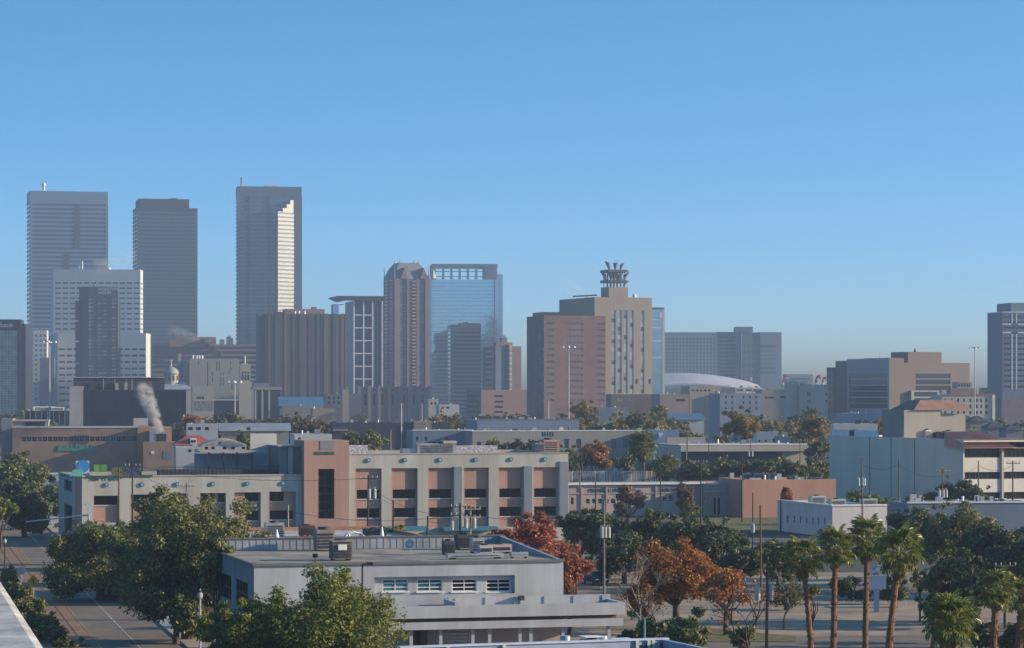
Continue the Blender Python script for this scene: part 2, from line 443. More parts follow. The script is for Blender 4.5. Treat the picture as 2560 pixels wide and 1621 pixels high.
# block with paired windows
b = Bld('office_block', 'low white block with square paired dark windows below the striped tower', 'office block', 83, 2120, 6, 117, D=20)
zt = b.fz(826); wd, wh = 7.0/FPX*b.d, 7.4/FPX*b.d
rows = [b.fz(840 + 12.1*i) - wh/2 for i in range(14)]
us = [b.fu(p) - wd/2 for p in (90, 101.5, 112)]
rc = grid(us, wd, rows, wh)
b.facade('front', 0, b.W, 0, zt, rc, white_con, 0.5); b.windows('front', rc, g_dark2, M('white_mullion', (0.55,0.55,0.55)), 2, 1, rec=0.5, fr=0.3)
b.shell(white_con, zt, roof_grey, front=False)
b.box('lower_wing', M('shaded_glass_wall', (0.10,0.12,0.16), 0.5), b.fu(102), b.fu(118)+6, -14, -2, 0, b.fz(895))

# dark apartment tower with the rooftop sign
b = Bld('apartment_tower', 'dark blocky apartment tower with HOUSTON HOUSE sign in front of white block', 'apartment tower', 221.7, 2000, 8, 294.7, D=18)
hh = M('dark_apartment_wall', (0.012, 0.02, 0.04), 0.7, 0.12, 0.05)
hh2 = M('dark_apartment_panel', (0.03, 0.045, 0.08), 0.7, 0.1, 0.05)
W = b.W
MB().prism([(0,0),(W,0),(W+1.2,5),(W+1.2,16),(2,24),(-6.8,16),(-6.8,7)], 0, b.fz(717)).obj('core', hh2, b.root)
for y0, y1 in ((752, 800), (804, 851.5), (855.5, 905), (909, 1040)):
    MB().prism([(-3.2,3.6),(-0.6,1.0),(0.2,0.8),(W-1.5,0.9),(W+2.0,4.2),(W+2.0,15),(2,25),(-9.6,17),(-9.6,8)], max(0, b.fz(y1)), b.fz(y0)).obj('balcony_stack', hh, b.root)
zt = b.fz(744)
fp = [(b.fu(221.9), b.fu(235.5)), (b.fu(245), b.fu(256)), (b.fu(258), b.fu(267)), (b.fu(279.5), b.fu(291.4))]
cols = [glass('apt_pane_a', (0.24,0.25,0.27), 0.4), glass('apt_pane_b', (0.28,0.22,0.19), 0.4), glass('apt_pane_c', (0.10,0.17,0.18), 0.25), glass('apt_pane_d', (0.06,0.08,0.11), 0.2)]
rc = []
for i in range(29):
    z = b.fz(752.5 + 9.2*i)
    for u0, u1 in fp: rc.append((u0, u1, z, z + 1.75))
b.facade('front', 0, W, 0, zt, rc, hh, 0.35, at=-0.8); b.windows('front', rc, cols, rec=0.35, at=-0.8)
sm = M('sign_letter_blue', (0.45, 0.58, 0.68), 0.6)
sg = put('lettering', text_mesh('HOUSTON', 2.9, sm), b.root, (b.fu(246), -0.3, b.fz(726.5)))
sg = put('lettering', text_mesh('HOUSE', 2.9, sm), b.root, (b.fu(246), -0.3, b.fz(735.5)))
MB().tube([(b.fu(234), 6, b.fz(717)), (b.fu(234), 6, b.fz(713))], 0.6, 6).obj('vent', hh, b.root)

# bank at the left edge
b = Bld('bank_building', 'dark framed office building with green glass front at the left edge', 'office building', -60, 1500, 4, 52, D=16)
zt = b.fz(799, b.W)
b.box('frame', navy, 0, b.W, 0.3, b.D, 0, zt)
b.box('side_wing', navy, b.W+0.01, b.W+2.3, 2.5, b.D+20, 0, b.fz(810, b.W))
gw = (b.fu(43) - 0.5) / 12; gh = 12.4 / FPX * b.d
bank_g = [glass('bank_pane_a', (0.13,0.24,0.24), 0.15, 0.4), glass('bank_pane_b', (0.16,0.22,0.24), 0.15, 0.4), glass('bank_pane_c', (0.09,0.17,0.18), 0.15, 0.4)]
zz = b.fz(826, b.W)
for j in range(17):
    for i in range(12):
        if zz - (j+1)*gh > 0: put('window', window_mesh(gw-0.12, gh-0.2, 1, 2, random.choice(bank_g), steel, 0.12), b.root, (0.5 + i*gw, 0.2, zz - (j+1)*gh))
b.box('fascia', navy, 0, b.W, 0.02, 0.25, zz + 0.3, zt)
put('lettering', text_mesh('bank', 3.6, M('sign_letter_white', (0.5,0.5,0.53)), 0.2), b.root, (b.fu(0.5), -0.12, b.fz(818.5, b.W)))

# ------------------------------------------------------------------ downtown: tan terraced hotel, stone blocks, cathedral
b = Bld('terraced_hotel', 'tan terraced building with banded windows and sunlit stepped blocks', 'hotel', 380, 2050, 6, 640, D=30)
tb = M('terrace_tan', (0.28, 0.19, 0.14), 0.85, 0.08, 0.05)
b.box('base_block', g_dark2, 0.2, b.W-0.2, 0.2, b.D, 0, b.fz(862))
z = b.fz(861); st = 12.2/FPX*b.d
for i in range(9): b.box('spandrel', tb, 0, b.W, 0, b.D+0.2, z - st*(i+0.45), z - st*i)
for p0, p1, yt, yb, q in ((424,512,848,868,-6),(440,540,842,862,8),(512,524,847,860,-8),(524,537,857,866,-7),(549,561,848,866,6),(536,548,870,878,-5),(551,558,882,890,-3)):
    b.box('terrace_block', tb, b.fu(p0), b.fu(p1), q, b.D*0.8, b.fz(yb), b.fz(yt))
b = Bld('domed_tower', 'small grey round-topped tower rising behind the tan terraces', 'tower', 566, 2200, 6, 583, D=5.2)
w = b.W
b.box('shaft', slate_blue, 0, w, 0, w, 0, b.fz(846))
MB().tube([(w/2, w/2, b.fz(846)), (w/2, w/2, b.fz(842)), (w/2, w/2, b.fz(839.5))], [w*0.5, w*0.42, w*0.1], 12).obj('dome', slate_blue, b.root)

b = Bld('stone_block', 'windowless tan concrete block with narrow slit windows behind the church', 'office building', 473.6, 1750, 10, 598, D=26)
zt = b.fz(897)
ts = M('tan_grey_concrete', (0.27, 0.235, 0.20), 0.85, 0.06, 0.05, streak=True)
rc = []
for p, y0, y1 in ((496,904,912),(519,904,967),(542,905,927),(548,905,927),(576,904,912),(577,918,927),(531,930,940),(531,944,955),(552,932,938),(558,932,938),(552,944,955),(558,944,955),(552,958,965),(558,958,965),(572,928,934),(580,960,975)):
    u = b.fu(p); rc.append((u - 0.3, u + 0.3, b.fz(y1), b.fz(y0)))
b.facade('front', 0, b.W, 0, zt, rc, ts, 0.4); b.windows('front', rc, g_dark, rec=0.4, name='slit_window')
b.shell(ts, zt, roof_grey, front=False)
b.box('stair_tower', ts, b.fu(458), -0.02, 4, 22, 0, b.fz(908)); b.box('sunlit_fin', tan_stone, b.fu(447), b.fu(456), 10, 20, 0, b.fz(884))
for p in (484, 493, 500, 507): MB().tube([(b.fu(p), 6, zt), (b.fu(p), 6, zt+2.2)], 0.7, 8).obj('vent', white_paint, b.root)

b = Bld('cathedral', 'cream domed cathedral with cross and belfry tower', 'church', 412, 1400, 10, 600, D=40)
w = b.W
cst = M('cathedral_limestone', (0.36, 0.325, 0.27), 0.85, 0.06, 0.05, streak=True)
dome_c = (b.fu(431), 12)
dm = MB()
zt0, zt1 = b.fz(955), b.fz(936)
dm.tube([(*dome_c, 0), (*dome_c, zt1)], 3.6, 16); dm.obj('drum', cst, b.root)
for i in range(10):
    an = i*math.pi/5; put('drum_window', window_mesh(0.9, 2.6, 1, 1, g_dark, None), b.root, (dome_c[0]+3.66*math.cos(an)-0.45*math.sin(-an), dome_c[1]+3.66*math.sin(an)-0.45*math.cos(an), zt1-3.2), an + math.pi/2)
prof = [(4.0*math.cos(x), zt1 + 4.0*math.sin(x)*0.95) for x in np.linspace(0, 1.45, 7)]
MB().tube([(*dome_c, z) for r, z in prof], [r for r, z in prof], 16).obj('dome', M('dome_pale', (0.26,0.28,0.26), 0.7), b.root, smooth=True)
ct = zt1+3.8
MB().tube([(*dome_c, ct), (*dome_c, ct+3.6)], 0.22, 6).tube([(dome_c[0]-0.8, dome_c[1], ct+2.6), (dome_c[0]+0.8, dome_c[1], ct+2.6)], 0.2, 6).obj('cross', steel, b.root)
n0, n1 = b.fu(412), b.fu(481)
MB().prism([(n0-4, 2), (n1, 2), (n1, 30), (n0-4, 30)], 0, b.fz(974)).obj('nave_wall', cst, b.root)
MB().frus(n0-4.3, n1+0.3, 1.7, 30.3, b.fz(974), 3.5, 10, b.fz(956)).obj('nave_roof', M('nave_roof_metal', (0.26,0.29,0.32), 0.5), b.root)
t0, t1 = b.fu(602), b.fu(628); tw = t1 - t0
bt = b.box('belfry', cst, t0, t1, 3, 3+tw, 0, b.fz(912))
MB().frus(t0-0.2, t1+0.2, 2.8, 3.2+tw, b.fz(912), tw*0.45, tw*0.45, b.fz(908)).obj('belfry_cap', cst, b.root)
MB().tube([((t0+t1)/2, 3+tw/2, b.fz(909)), ((t0+t1)/2, 3+tw/2, b.fz(889))], 0.25, 6).tube([((t0+t1)/2-0.9, 3+tw/2, b.fz(894)), ((t0+t1)/2+0.9, 3+tw/2, b.fz(894))], 0.22, 6).obj('cross', steel, b.root)
for k in range(3):
    u = t0 + tw*(0.13 + 0.28*k)
    for ya, yb in ((951, 937), (934, 929)): b.box('louvre_opening', g_dark, u, u + tw*0.18, 2.96, 3.2, b.fz(ya), b.fz(yb))
b.box('lower_tower', cst, t0-0.8, t1+1, 1, 2.7, 0, b.fz(955))
b = Bld('stone_hall', 'pale stone hall with three small windows and a glazed lower front', 'hall', 481, 1250, 8, 535, D=20)
zt = b.fz(966)
rc = [(b.fu(p)-0.5, b.fu(p)+0.5, b.fz(998), b.fz(992)) for p in (494, 500, 507)]
gl = [(b.fu(484 + 5.5*i), b.fu(488.6 + 5.5*i), b.fz(1028 - 8.5*j), b.fz(1021 - 8.5*j)) for i in range(9) for j in range(3)]
b.facade('front', 0, b.W, 0, zt, rc + gl, cst, 0.3); b.windows('front', rc, g_dark, rec=0.3); b.windows('front', gl, glass('hall_pane_pale', (0.45,0.45,0.42), 0.3), rec=0.3)
b.shell(cst, zt, roof_grey, front=False)
b.box('glass_wing', g_dark2, b.W+0.01, b.W + 11, 1, 18, 0, b.fz(1002)); b.box('wing_eave', roof_pale, b.W+0.02, b.W+11.4, 0.5, 18.4, b.fz(1001.8), b.fz(999))

b = Bld('columned_hall', 'dark glass hall with three cream columns under a flat brown roof', 'hall', 634, 1350, 8, 702, D=18)
b.box('glass_core', g_dark2, 0.3, b.W-0.3, 0.4, b.D, 0, b.fz(975)); b.box('roof', M('brown_roof_slab', (0.33,0.26,0.20), 0.8), -0.5, b.W+0.5, -0.8, b.D+0.5, b.fz(974.9), b.fz(968))
for p in (637, 654, 671): b.box('column', cream, b.fu(p), b.fu(p+4), -0.5, 0.2, 0, b.fz(975.5))
b.box('upper_block', slate_blue, b.fu(634), b.fu(674), 4, 14, b.fz(968)+0.01, b.fz(958))

# ------------------------------------------------------------------ downtown: middle
# wide ribbed apartment tower
b = Bld('apartment_tower', 'wide brown ribbed apartment tower with pinkish penthouse', 'apartment tower', 663, 1800, 10, 866, D=24)
ap = M('apartment_brown', (0.08, 0.078, 0.085), 0.85, 0.06, 0.04); ap2 = M('apartment_rib_brown', (0.15, 0.11, 0.095), 0.85, 0.06, 0.04)
apg = glass('apartment_glass', (0.05,0.06,0.08), 0.2, 0.2)
zt = b.fz(787)
b.box('core', apg, 0.4, b.W-0.4, 0.4, b.D-0.4, 0, zt)
b.box('left_slab', ap2, b.fu(648), -0.02, 3, b.D, 0, b.fz(785))
st = 8.05/FPX*b.d; z = zt
b.box('parapet', ap, -0.02, b.W+0.02, -0.05, b.D, zt-0.8, zt+0.5)
i = 0
while z - st*i > 6:
    b.box('balcony_slab', ap, 0.0, b.W, 0.0, b.D-0.2, z - st*i - st*0.62, z - st*i - st*0.1); i += 1
nr = 21
for k in range(nr):
    u = b.W*k/(nr-1); wv = 0.9 if k % 3 else 1.5
    b.box('rib', ap2 if k >= nr-3 or k % 5 == 0 else ap, max(0,u-wv), min(b.W, u+wv), -0.35 - 0.3*(k % 2), 0.3, 0, zt + (0.9 if k % 2 else 0.3))
b.box('penthouse', brick_pink, b.fu(713), b.fu(813), 4, 18, zt, b.fz(772)); b.box('lift_room', brick_pink, b.fu(782), b.fu(793), 5, 12, b.fz(772), b.fz(766.5))
MB().prism([(b.fu(690), 5), (b.fu(713), 5), (b.fu(713), 17), (b.fu(690), 17)], zt, b.fz(779)).obj('penthouse_wing', ap2, b.root)
for p in (738, 748, 762): MB().tube([(b.fu(p), 2, zt), (b.fu(p), 2, zt+2.4)], 0.8, 8).obj('vent', white_paint, b.root)

# tower with sunshade roof and white frame
b = Bld('office_tower', 'blue glass tower with white square frame and overhanging slatted roof', 'office tower', 885, 2100, 12, 962, 862)
zt = b.fz(752)
wf = M('white_frame', (0.66,0.66,0.64), 0.6)
b.box('glass_core', g_dark2, 0.3, b.W-0.1, 0.3, b.D, 0, zt); MB().face([(0.28,0.31,0),(0.28,b.D,0),(0.28,b.D,zt),(0.28,0.31,zt)]).obj('side_glass', g_mirror, b.root)
for p in (885, 909, 931.6, 955.6): b.box('frame_post', wf, b.fu(p)-0.45, b.fu(p)+0.45, -0.5, 0.25, 0, zt)
for y in (788, 820, 852, 884, 916, 948): b.box('frame_beam', wf, b.fu(885)+0.5, b.fu(933), -0.4, 0.24, b.fz(y)-0.35, b.fz(y)+0.35)
rl = b.fu(843)
for i in range(15):
    u = rl + (b.W + 1 - rl)*i/14.0
    MB().prism([(u, -6), (u+1.1, -6), (u+1.1, b.D), (u, b.D)], b.fz(743), b.fz(740.5)).obj('roof_slat', gt_top, b.root)
MB().face([(rl, -6, b.fz(742.5)), (b.W+1, -6, b.fz(742.5)), (b.W+1, 1, zt), (b.fu(864), 1, zt)]).face([(rl, -6, b.fz(742.5)), (b.fu(864), 1, zt), (b.fu(864), b.D, zt), (rl, b.D, b.fz(742.5))]).obj('soffit', slate_blue, b.root)
b = Bld('office_block', 'round-ended pale glass block peeking left of the slatted roof tower', 'office block', 833, 2250, 10, 860, D=15)
MB().prism([(1.5,-0.5),(b.W*0.5,-1.5),(b.W,0),(b.W,15),(0,15),(0,2)], 0, b.fz(763)).obj('wall', g_mirror, b.root); b.box('coping', gt_top, 0, b.W, 0.1, 15, b.fz(763)+0.01, b.fz(761))

# ornate brick tower
b = Bld('ornate_tower', 'ornate pinkish brick tower with steep mansard roof, gables and spires', 'apartment tower', 985, 2000, 20, 1074, 958)
W, D = b.W, b.D
ob = M('ornate_brick', (0.15, 0.11, 0.125), 0.85, 0.06, 0.04); ob2 = M('ornate_pale_brick', (0.27, 0.22, 0.22), 0.85, 0.06, 0.04); mans = M('mansard_slate', (0.16, 0.17, 0.20), 0.6, 0.12, 0.1)
og = glass('ornate_glass', (0.08,0.12,0.15), 0.15, 0.3)
ze = b.fz(697)
b.box('core', ob, 0.2, W-0.2, 0.2, D-0.2, 0, ze)
fl = 8.6/FPX*b.d
for p0, p1, m_ in ((985,998,ob),(1016,1021,ob),(1040,1045,ob),(1062,1074,ob)): b.box('pier', m_, b.fu(p0), b.fu(p1), -1.3, 0.5, 0, ze)
nf = int(ze/fl)
for k in range(nf):
    z = ze - fl*(k+1)
    for p0, p1 in ((999.5, 1007), (1008.5, 1015.5), (1046.5, 1053), (1054.5, 1061)):
        b.box('window', og, b.fu(p0), b.fu(p1), 0.05, 0.35, z + 0.6, z + 2.0)
    b.box('balcony', ob2, b.fu(1029), b.fu(1038.5), -1.5, 0.19, z, z + 1.0)
    put('bay_window', window_mesh(b.fu(1028)-b.fu(1021.5), fl*0.9, 1, 1, g_teal, None), b.root, (b.fu(1021.5), -0.1, z))
    b.box('side_window', og, 0.05, 0.35, D*0.15, D*0.38, z + 0.5, z + 2.0); b.box('side_window', og, 0.05, 0.35, D*0.6, D*0.85, z + 0.5, z + 2.0)
MB().frus(0.3, W-0.3, 0.3, D-0.3, ze, 2.5, 2.5, b.fz(672)).frus(2.8, W-2.8, 2.8, D-2.8, b.fz(672), 3.4, 3.4, b.fz(656)).obj('mansard_roof', mans, b.root)
for p in (1000, 1048):
    u0, u1 = b.fu(p), b.fu(p+20)
    MB().face([(u0,-1.4,ze),(u1,-1.4,ze),((u0+u1)/2,-1.4,b.fz(669))]).face([(u0,-1.4,ze),((u0+u1)/2,-1.4,b.fz(669)),((u0+u1)/2,5,b.fz(669)),(u0,5,ze)]).face([(u1,-1.4,ze),(u1,5,ze),((u0+u1)/2,5,b.fz(669)),((u0+u1)/2,-1.4,b.fz(669))]).obj('gable', ob, b.root)
for x, y, z0, z1 in ((6.4,6.4,656,647),(W-6.4,6.4,656,648),(6.4,D-6.4,656,648),(0.6,0.6,697,662),(W-0.6,0.6,697,664),(0.6,D-0.6,697,664),(W*0.62,5.5,656,650)):
    MB().tube([(x,y,b.fz(z0)), (x,y,b.fz(z1))], [0.45, 0.12], 6).obj('spire', mans, b.root)

# glass tower with open crown
b = Bld('glass_tower', 'light blue mirrored glass tower with open framed crown on top', 'office tower', 1079, 2300, 4, 1243, D=40)
zt, W = b.fz(661), b.W
gm = glass('mirror_sky_blue', (0.30, 0.43, 0.52), 0.06, metal=0.85, wob=0.05)
gfr = M('crown_frame_blue', (0.20, 0.25, 0.31), 0.5)
zr = b.fz(699)
b.box('glass_core', gm, 0, W, 0, b.D, 0, zr)
b.box('right_wing', g_mirror, W+0.01, b.fu(1258), 5, b.D, 0, b.fz(685)); b.box('left_edge', g_mirror, b.fu(1073.5), -0.01, 6, b.D, 0, zr + 4)
fl = 9.3/FPX*b.d
for k in range(int(zr/fl)): b.box('floor_line', M('mirror_tower_line', (0.30,0.38,0.46), 0.4), 0.05, W-0.05, -0.06, 0.1, zr - fl*(k+1), zr - fl*(k+1) + 0.28)
b.box('crown_wall', gfr, 0, b.fu(1088), 0.0, b.D, zr+0.01, zt); b.box('crown_wall', gfr, b.fu(1213), W, 0.0, b.D, zr+0.01, zt)
b.box('crown_beam', gfr, -0.2, W+0.2, -0.2, 1.4, b.fz(667), zt+0.3); b.box('crown_beam', gfr, b.fu(1088)+0.01, b.fu(1213)-0.01, b.D-1.4, b.D, b.fz(667), zt+0.2)
for i in range(7):
    u = b.fu(1088) + (b.fu(1213)-b.fu(1088))*i/6
    b.box('crown_post', gfr, u-0.5, u+0.5, 0.05, 1.0, zr+0.02, b.fz(666)); b.box('crown_post', gfr, u+0.6, u+1.3, b.D-1.2, b.D-0.2, zr+0.02, b.fz(666))
for y in (680, 693): b.box('crown_rail', gfr, b.fu(1088)+0.02, b.fu(1213)-0.02, 0.2, 0.8, b.fz(y), b.fz(y)+0.7)
MB().face([(b.fu(1083), -2.2, b.fz(697)), (b.fu(1091.5), -0.3, b.fz(695)), (b.fu(1083.5), -2.2, b.fz(673))]).face([(b.fu(1083), -2.2, b.fz(697)), (b.fu(1083.5), -2.2, b.fz(673)), (b.fu(1083), -0.2, b.fz(685))]).obj('sail_panel', white_con, b.root)
b.box('edge_strip', slate_blue, b.fu(1235), b.fu(1238), -0.3, 0.2, 0, zr)
# dark shape on its mirrored front, built as a separate tower
b = Bld('glass_tower', 'dark blue-grey flat topped shape on the mirrored glass tower, built as a tower in front', 'office tower', 1126, 2150, 6, 1203, D=26)
dg = M('dark_shape_blue', (0.065, 0.095, 0.13), 0.35, 0.06, 0.03)
b.box('core', g_dark2, 0.2, b.W-0.2, 0.2, b.D-0.2, 0, b.fz(814)); b.box('crown', dg, 0, b.W, 0, b.D, b.fz(822), b.fz(812))
b.box('penthouse', dg, b.fu(1150), b.fu(1203)-0.5, 3, 20, b.fz(812), b.fz(808)); b.box('lift_room', dg, b.fu(1160), b.fu(1172), 4, 12, b.fz(808), b.fz(805))
fl = 10/FPX*b.d; z = b.fz(824)
while z > 5:
    b.box('spandrel', dg, 0, b.W, 0, b.D, z - fl*0.55, z); z -= fl

# brick residence with turret
b = Bld('apartment_block', 'brick apartment block with rounded teal window bay and rooftop lantern', 'apartment block', 1236, 1850, 14, 1303, 1207)
zt = b.fz(866); W = b.W
fl = 13.0/FPX*b.d
rs = [b.fz(876 + 13*i) - 1.2 for i in range(14)]
sr = [(b.D*0.15, b.D*0.85, z, z + 1.1) for z in rs if z > 0.5]
b.facade('left', 0, b.D, 0, zt, sr, brick_pink, 0.3); b.windows('left', sr, glass('tan_pane', (0.30,0.26,0.22), 0.3), rec=0.3)
b.facade('front', 0, W, 0, zt, [], brick_pink); b.shell(brick_pink, zt, roof_grey, front=False, left=False)
b.box('dark_bay', slate_blue, b.fu(1238), b.fu(1262), -0.8, 0.3, 0, b.fz(868))
cxx = b.fu(1271)
MB().tube([(cxx, 0.2, 0), (cxx, 0.2, b.fz(862))], b.fu(1279)-cxx, 14).obj('round_bay', brick_pink, b.root)
for z in rs:
    if z > 0.5: MB().tube([(cxx, 0.2, z), (cxx, 0.2, z+2.2)], b.fu(1279)-cxx+0.12, 14).obj('bay_window', g_teal, b.root)
b.box('penthouse', brick_pink, b.fu(1243), b.fu(1284), 3, 12, zt, b.fz(856)); b.box('lantern', slate_blue, b.fu(1258), b.fu(1273), 5, 10, b.fz(856), b.fz(846))
MB().frus(b.fu(1257), b.fu(1274), 4.6, 10.4, b.fz(846), 1.8, 2.4, b.fz(838)).obj('lantern_roof', slate_blue, b.root)

b = Bld('parking_garage', 'low pinkish brown garage block with dark slots below the brick apartment block', 'parking garage', 1203, 1600, 16, 1362, 1165)
gp = M('garage_pink_brown', (0.23, 0.15, 0.13), 0.9, 0.06, 0.05)
zt = b.fz(975)
rs = [b.fz(y) for y in (993, 1007, 1020, 1033)]
sr = [(b.D*0.12, b.D*0.9, z, z+1.3) for z in rs]
b.facade('left', 0, b.D, 0, zt, sr, gp, 0.6); b.windows('left', sr, g_dark, rec=0.6, name='slot')
fr_ = [(b.fu(1236), b.fu(1258), z, z+1.1) for z in rs]
b.facade('front', 0, b.W, 0, zt, fr_, gp, 0.6); b.windows('front', fr_, g_dark, rec=0.6, name='slot')
b.shell(gp, zt, roof_grey, front=False, left=False, par=1.0)

# red brick tower
b = Bld('brick_tower', 'reddish brown brick tower block with faint window bands and dark roof box', 'office tower', 1360, 1500, 17, 1514, 1317)
zt = b.fz(789)
rows = [b.fz(810 + 15.95*i) for i in range(13)]
wg = [glass('brick_pane_a', (0.14,0.12,0.12), 0.2), glass('brick_pane_b', (0.10,0.12,0.13), 0.2)]
rc = []
for i, z in enumerate(rows):
    for p0, p1 in ((1366, 1385), (1417, 1457), (1491, 1511)): rc.append((b.fu(p0), b.fu(p1), z-0.5, z+0.75))
b.facade('front', 0, b.W, 0, zt, rc, brick_red, 0.25); b.windows('front', rc, wg, rec=0.25, nx=4, fm=brick_red, fr=0.18)
sr = [(v, v + 1.2, z-0.5, z+1.0) for z in rows for v in (1.0, 8.0)]
b.facade('left', 0, b.D, 0, zt, sr, brick_red, 0.25); b.windows('left', sr, [glass('sun_glint_pane', (0.75,0.73,0.65), 0.4), g_dark2], rec=0.25)  # pale glass colour stands in for sun glinting in these windows
b.shell(brick_red, zt, roof_grey, front=False, left=False)
b.box('roof_box', navy, b.fu(1362), b.fu(1462), 4, b.D*0.7, zt, b.fz(780))

# telephone exchange with horn aerials
b = Bld('telephone_building', 'tall beige windowed block with lattice aerial tower on its roof', 'office building', 1486.5, 1700, 22, 1630, 1398)
zt = b.fz(743); W = b.W
tl = M('telephone_beige', (0.235, 0.20, 0.155), 0.85, 0.05, 0.04, streak=True)
strips = [(1280+p0*0.2754, 1280+p1*0.2754) for p0, p1 in ((905,940),(960,995),(1015,1048),(1072,1103),(1170,1200))]
rc = [(b.fu(p0), b.fu(p1), b.fz(984), b.fz(775)) for p0, p1 in strips] + [(b.fu(1588), b.fu(1594), b.fz(960), b.fz(948)), (b.fu(1621), b.fu(1627), b.fz(960), b.fz(948))]
b.facade('front', 0, W, 0, zt, rc, tl, 0.5)
pa = [glass('exchange_pane_pale', (0.30,0.33,0.38), 0.25, 0.2), glass('exchange_pane_mid', (0.20,0.25,0.31), 0.2, 0.2), g_dark2]
for r in rc[:5]:
    n_ = 20; h = (r[3]-r[2])/n_
    for k in range(n_):
        put('window', window_mesh(r[1]-r[0], h-0.25, 1, 1, pa[2] if (k*7+int(r[0]))%5 == 0 else random.choice(pa[:2]), None), b.root, (r[0], 0.45, r[2]+k*h+0.12))
    b.box('strip_backing', slate_blue, r[0], r[1], 0.47, 0.6, r[2], r[3])
b.windows('front', rc[5:], g_dark, rec=0.5)
b.facade('left', 0, b.D, 0, zt, [], tl); b.shell(tl, zt, roof_grey, front=False, left=False)
tx0, tx1 = b.fu(1535.6), b.fu(1578); tz = b.fz(716)
b.box('tower_base', tl, tx0, tx1+1.5, 8, 20, zt, tz)
lat = MB()
for x in (tx0+1.5, tx0+4.2, (tx0+tx1)/2, tx1-3.2, tx1-0.5):
    for y in (9, 14, 19): lat.tube([(x, y, tz), (x, y, b.fz(676))], 0.28, 5)
for k in range(6):
    x = tx0+1.5+1.6*k; lat.tube([(x, 9, b.fz(700)), (x+1.6, 9, b.fz(678))], 0.16, 4).tube([(x+1.6, 9, b.fz(700)), (x, 9, b.fz(678))], 0.16, 4)
lat.obj('lattice', dark_steel, b.root)
for y0, y1 in ((678.5, 672), (704.5, 698)):
    b.box('platform', dark_steel, tx0-0.3, tx1+0.6, 7.5, 20.5, b.fz(y0), b.fz(y1)); b.box('platform_end', tl, tx1+0.62, tx1+2.0, 7.8, 20, b.fz(y0)+0.1, b.fz(y1)-0.1)
def horn(x, z, dx, dy, s=1.0):
    """Sugar-scoop microwave horn: narrow throat below, wide slanted mouth above."""
    m_ = MB(); r0, r1, h = 0.6*s, 1.9*s, 4.6*s
    k = 8
    lo = [(x + r0*math.cos(2*math.pi*j/k), 12 + r0*math.sin(2*math.pi*j/k), z) for j in range(k)]
    hi = [(x + dx*1.6*s + r1*math.cos(2*math.pi*j/k), 12 + dy*1.6*s + r1*math.sin(2*math.pi*j/k), z + h + 0.9*math.cos(2*math.pi*j/k)*dx*s) for j in range(k)]
    m_.v = lo + hi
    for j in range(k): m_.f.append((j, (j+1)%k, k+(j+1)%k, k+j)); m_.mi.append(0)
    m_.f.append(tuple(range(k, 2*k))); m_.mi.append(0)
    m_.obj('horn_aerial', M('horn_grey', (0.16,0.17,0.18), 0.5), b.root)
z1_, z2_, z3_ = b.fz(672), b.fz(698), tz
horn(tx0+2.2, z1_, -0.9, 0, 0.95); horn((tx0+tx1)/2+0.3, z1_, 0.1, -0.3, 0.95); horn(tx1-2.0, z1_, 1.0, 0, 0.85)
horn(tx0-0.4, z2_, -1.1, 0, 0.95); horn(tx0+3.0, z2_, -0.2, -0.3, 0.9); horn(tx1+0.6, z2_, 1.3, 0, 0.9); horn(tx1+0.4, z3_, 1.0, 0, 0.7); horn((tx0+tx1)/2-0.5, z2_, 0, -0.4, 0.9); horn((tx0+tx1)/2+2.5, z2_, 0.3, -0.3, 0.8)
MB().tube([((tx0+tx1)/2+1.2, 12, z1_), ((tx0+tx1)/2+1.2, 12, b.fz(643))], 0.2, 5).obj('mast', steel, b.root)
MB().tube([(3, b.D*0.35, zt), (3, b.D*0.35, b.fz(740))], 0.5, 6).tube([(-5, b.D*0.4, b.fz(739)), (9, b.D*0.3, b.fz(735.5))], 0.5, 6).obj('roof_crane', dark_steel, b.root)
MB().tube([(b.fu(1593), 4, zt), (b.fu(1593), 4, zt+2.2)], 1.2, 10).obj('vent', white_paint, b.root)

b = Bld('glass_slab', 'slim blue glass slab with pale bands right of the beige telephone block', 'office tower', 1600, 1950, 10, 1661, D=22)
zt = b.fz(769, b.W)
b.box('glass_core', g_mirror, 0.2, b.W-0.2, 0.2, b.D, 0, zt-0.5); b.box('coping', gt_top, 0, b.W, 0, b.D+0.1, zt-1.5, zt)
for y in (800, 820, 853, 895): b.box('band', white_con, 0, b.W-0.1, 0, 0.25, b.fz(y, b.W)-0.5, b.fz(y, b.W)+0.5)
b.box('edge_pier', white_con, b.W-1.4, b.W+0.2, -0.1, 1, 0, zt-1.6); b.box('sign_panel', white_paint, b.fu(1650), b.fu(1653.5), -0.2, 0.15, b.fz(795, b.W), b.fz(781, b.W))

# big pale hotel
b = Bld('hotel_slab', 'long pale blue-grey hotel slab with curved white roofs in front', 'hotel', 1662, 2400, 4, 1953.6, D=25)
hw = M('hotel_pale_wall', (0.23, 0.28, 0.30), 0.7, 0.05, 0.02); hw2 = M('hotel_slate_wall', (0.13, 0.17, 0.22), 0.6, 0.05, 0.02); hwin = glass('hotel_pane', (0.13,0.18,0.22), 0.15, 0.3)
zt = b.fz(831); u1 = b.fu(1792)
rc = []
for j in range(13):
    z = b.fz(850 + 8.7*j)
    for i in range(15): rc.append((0.8 + i*2.95, 2.2 + i*2.95, z, z + 1.7))
rc = [r for r in rc if r[2] > 0 and r[1] < u1]
b.facade('front', 0, u1, 0, zt, rc, hw, 0.3); b.windows('front', rc, hwin, rec=0.3)
b.box('middle_block', hw2, u1+0.01, b.fu(1854), 1, b.D, 0, zt+0.3)
for j in range(12): b.box('window_band', g_dark2, u1+2.5, b.fu(1840), 0.9, 1.2, b.fz(846+9.5*j), b.fz(841+9.5*j))
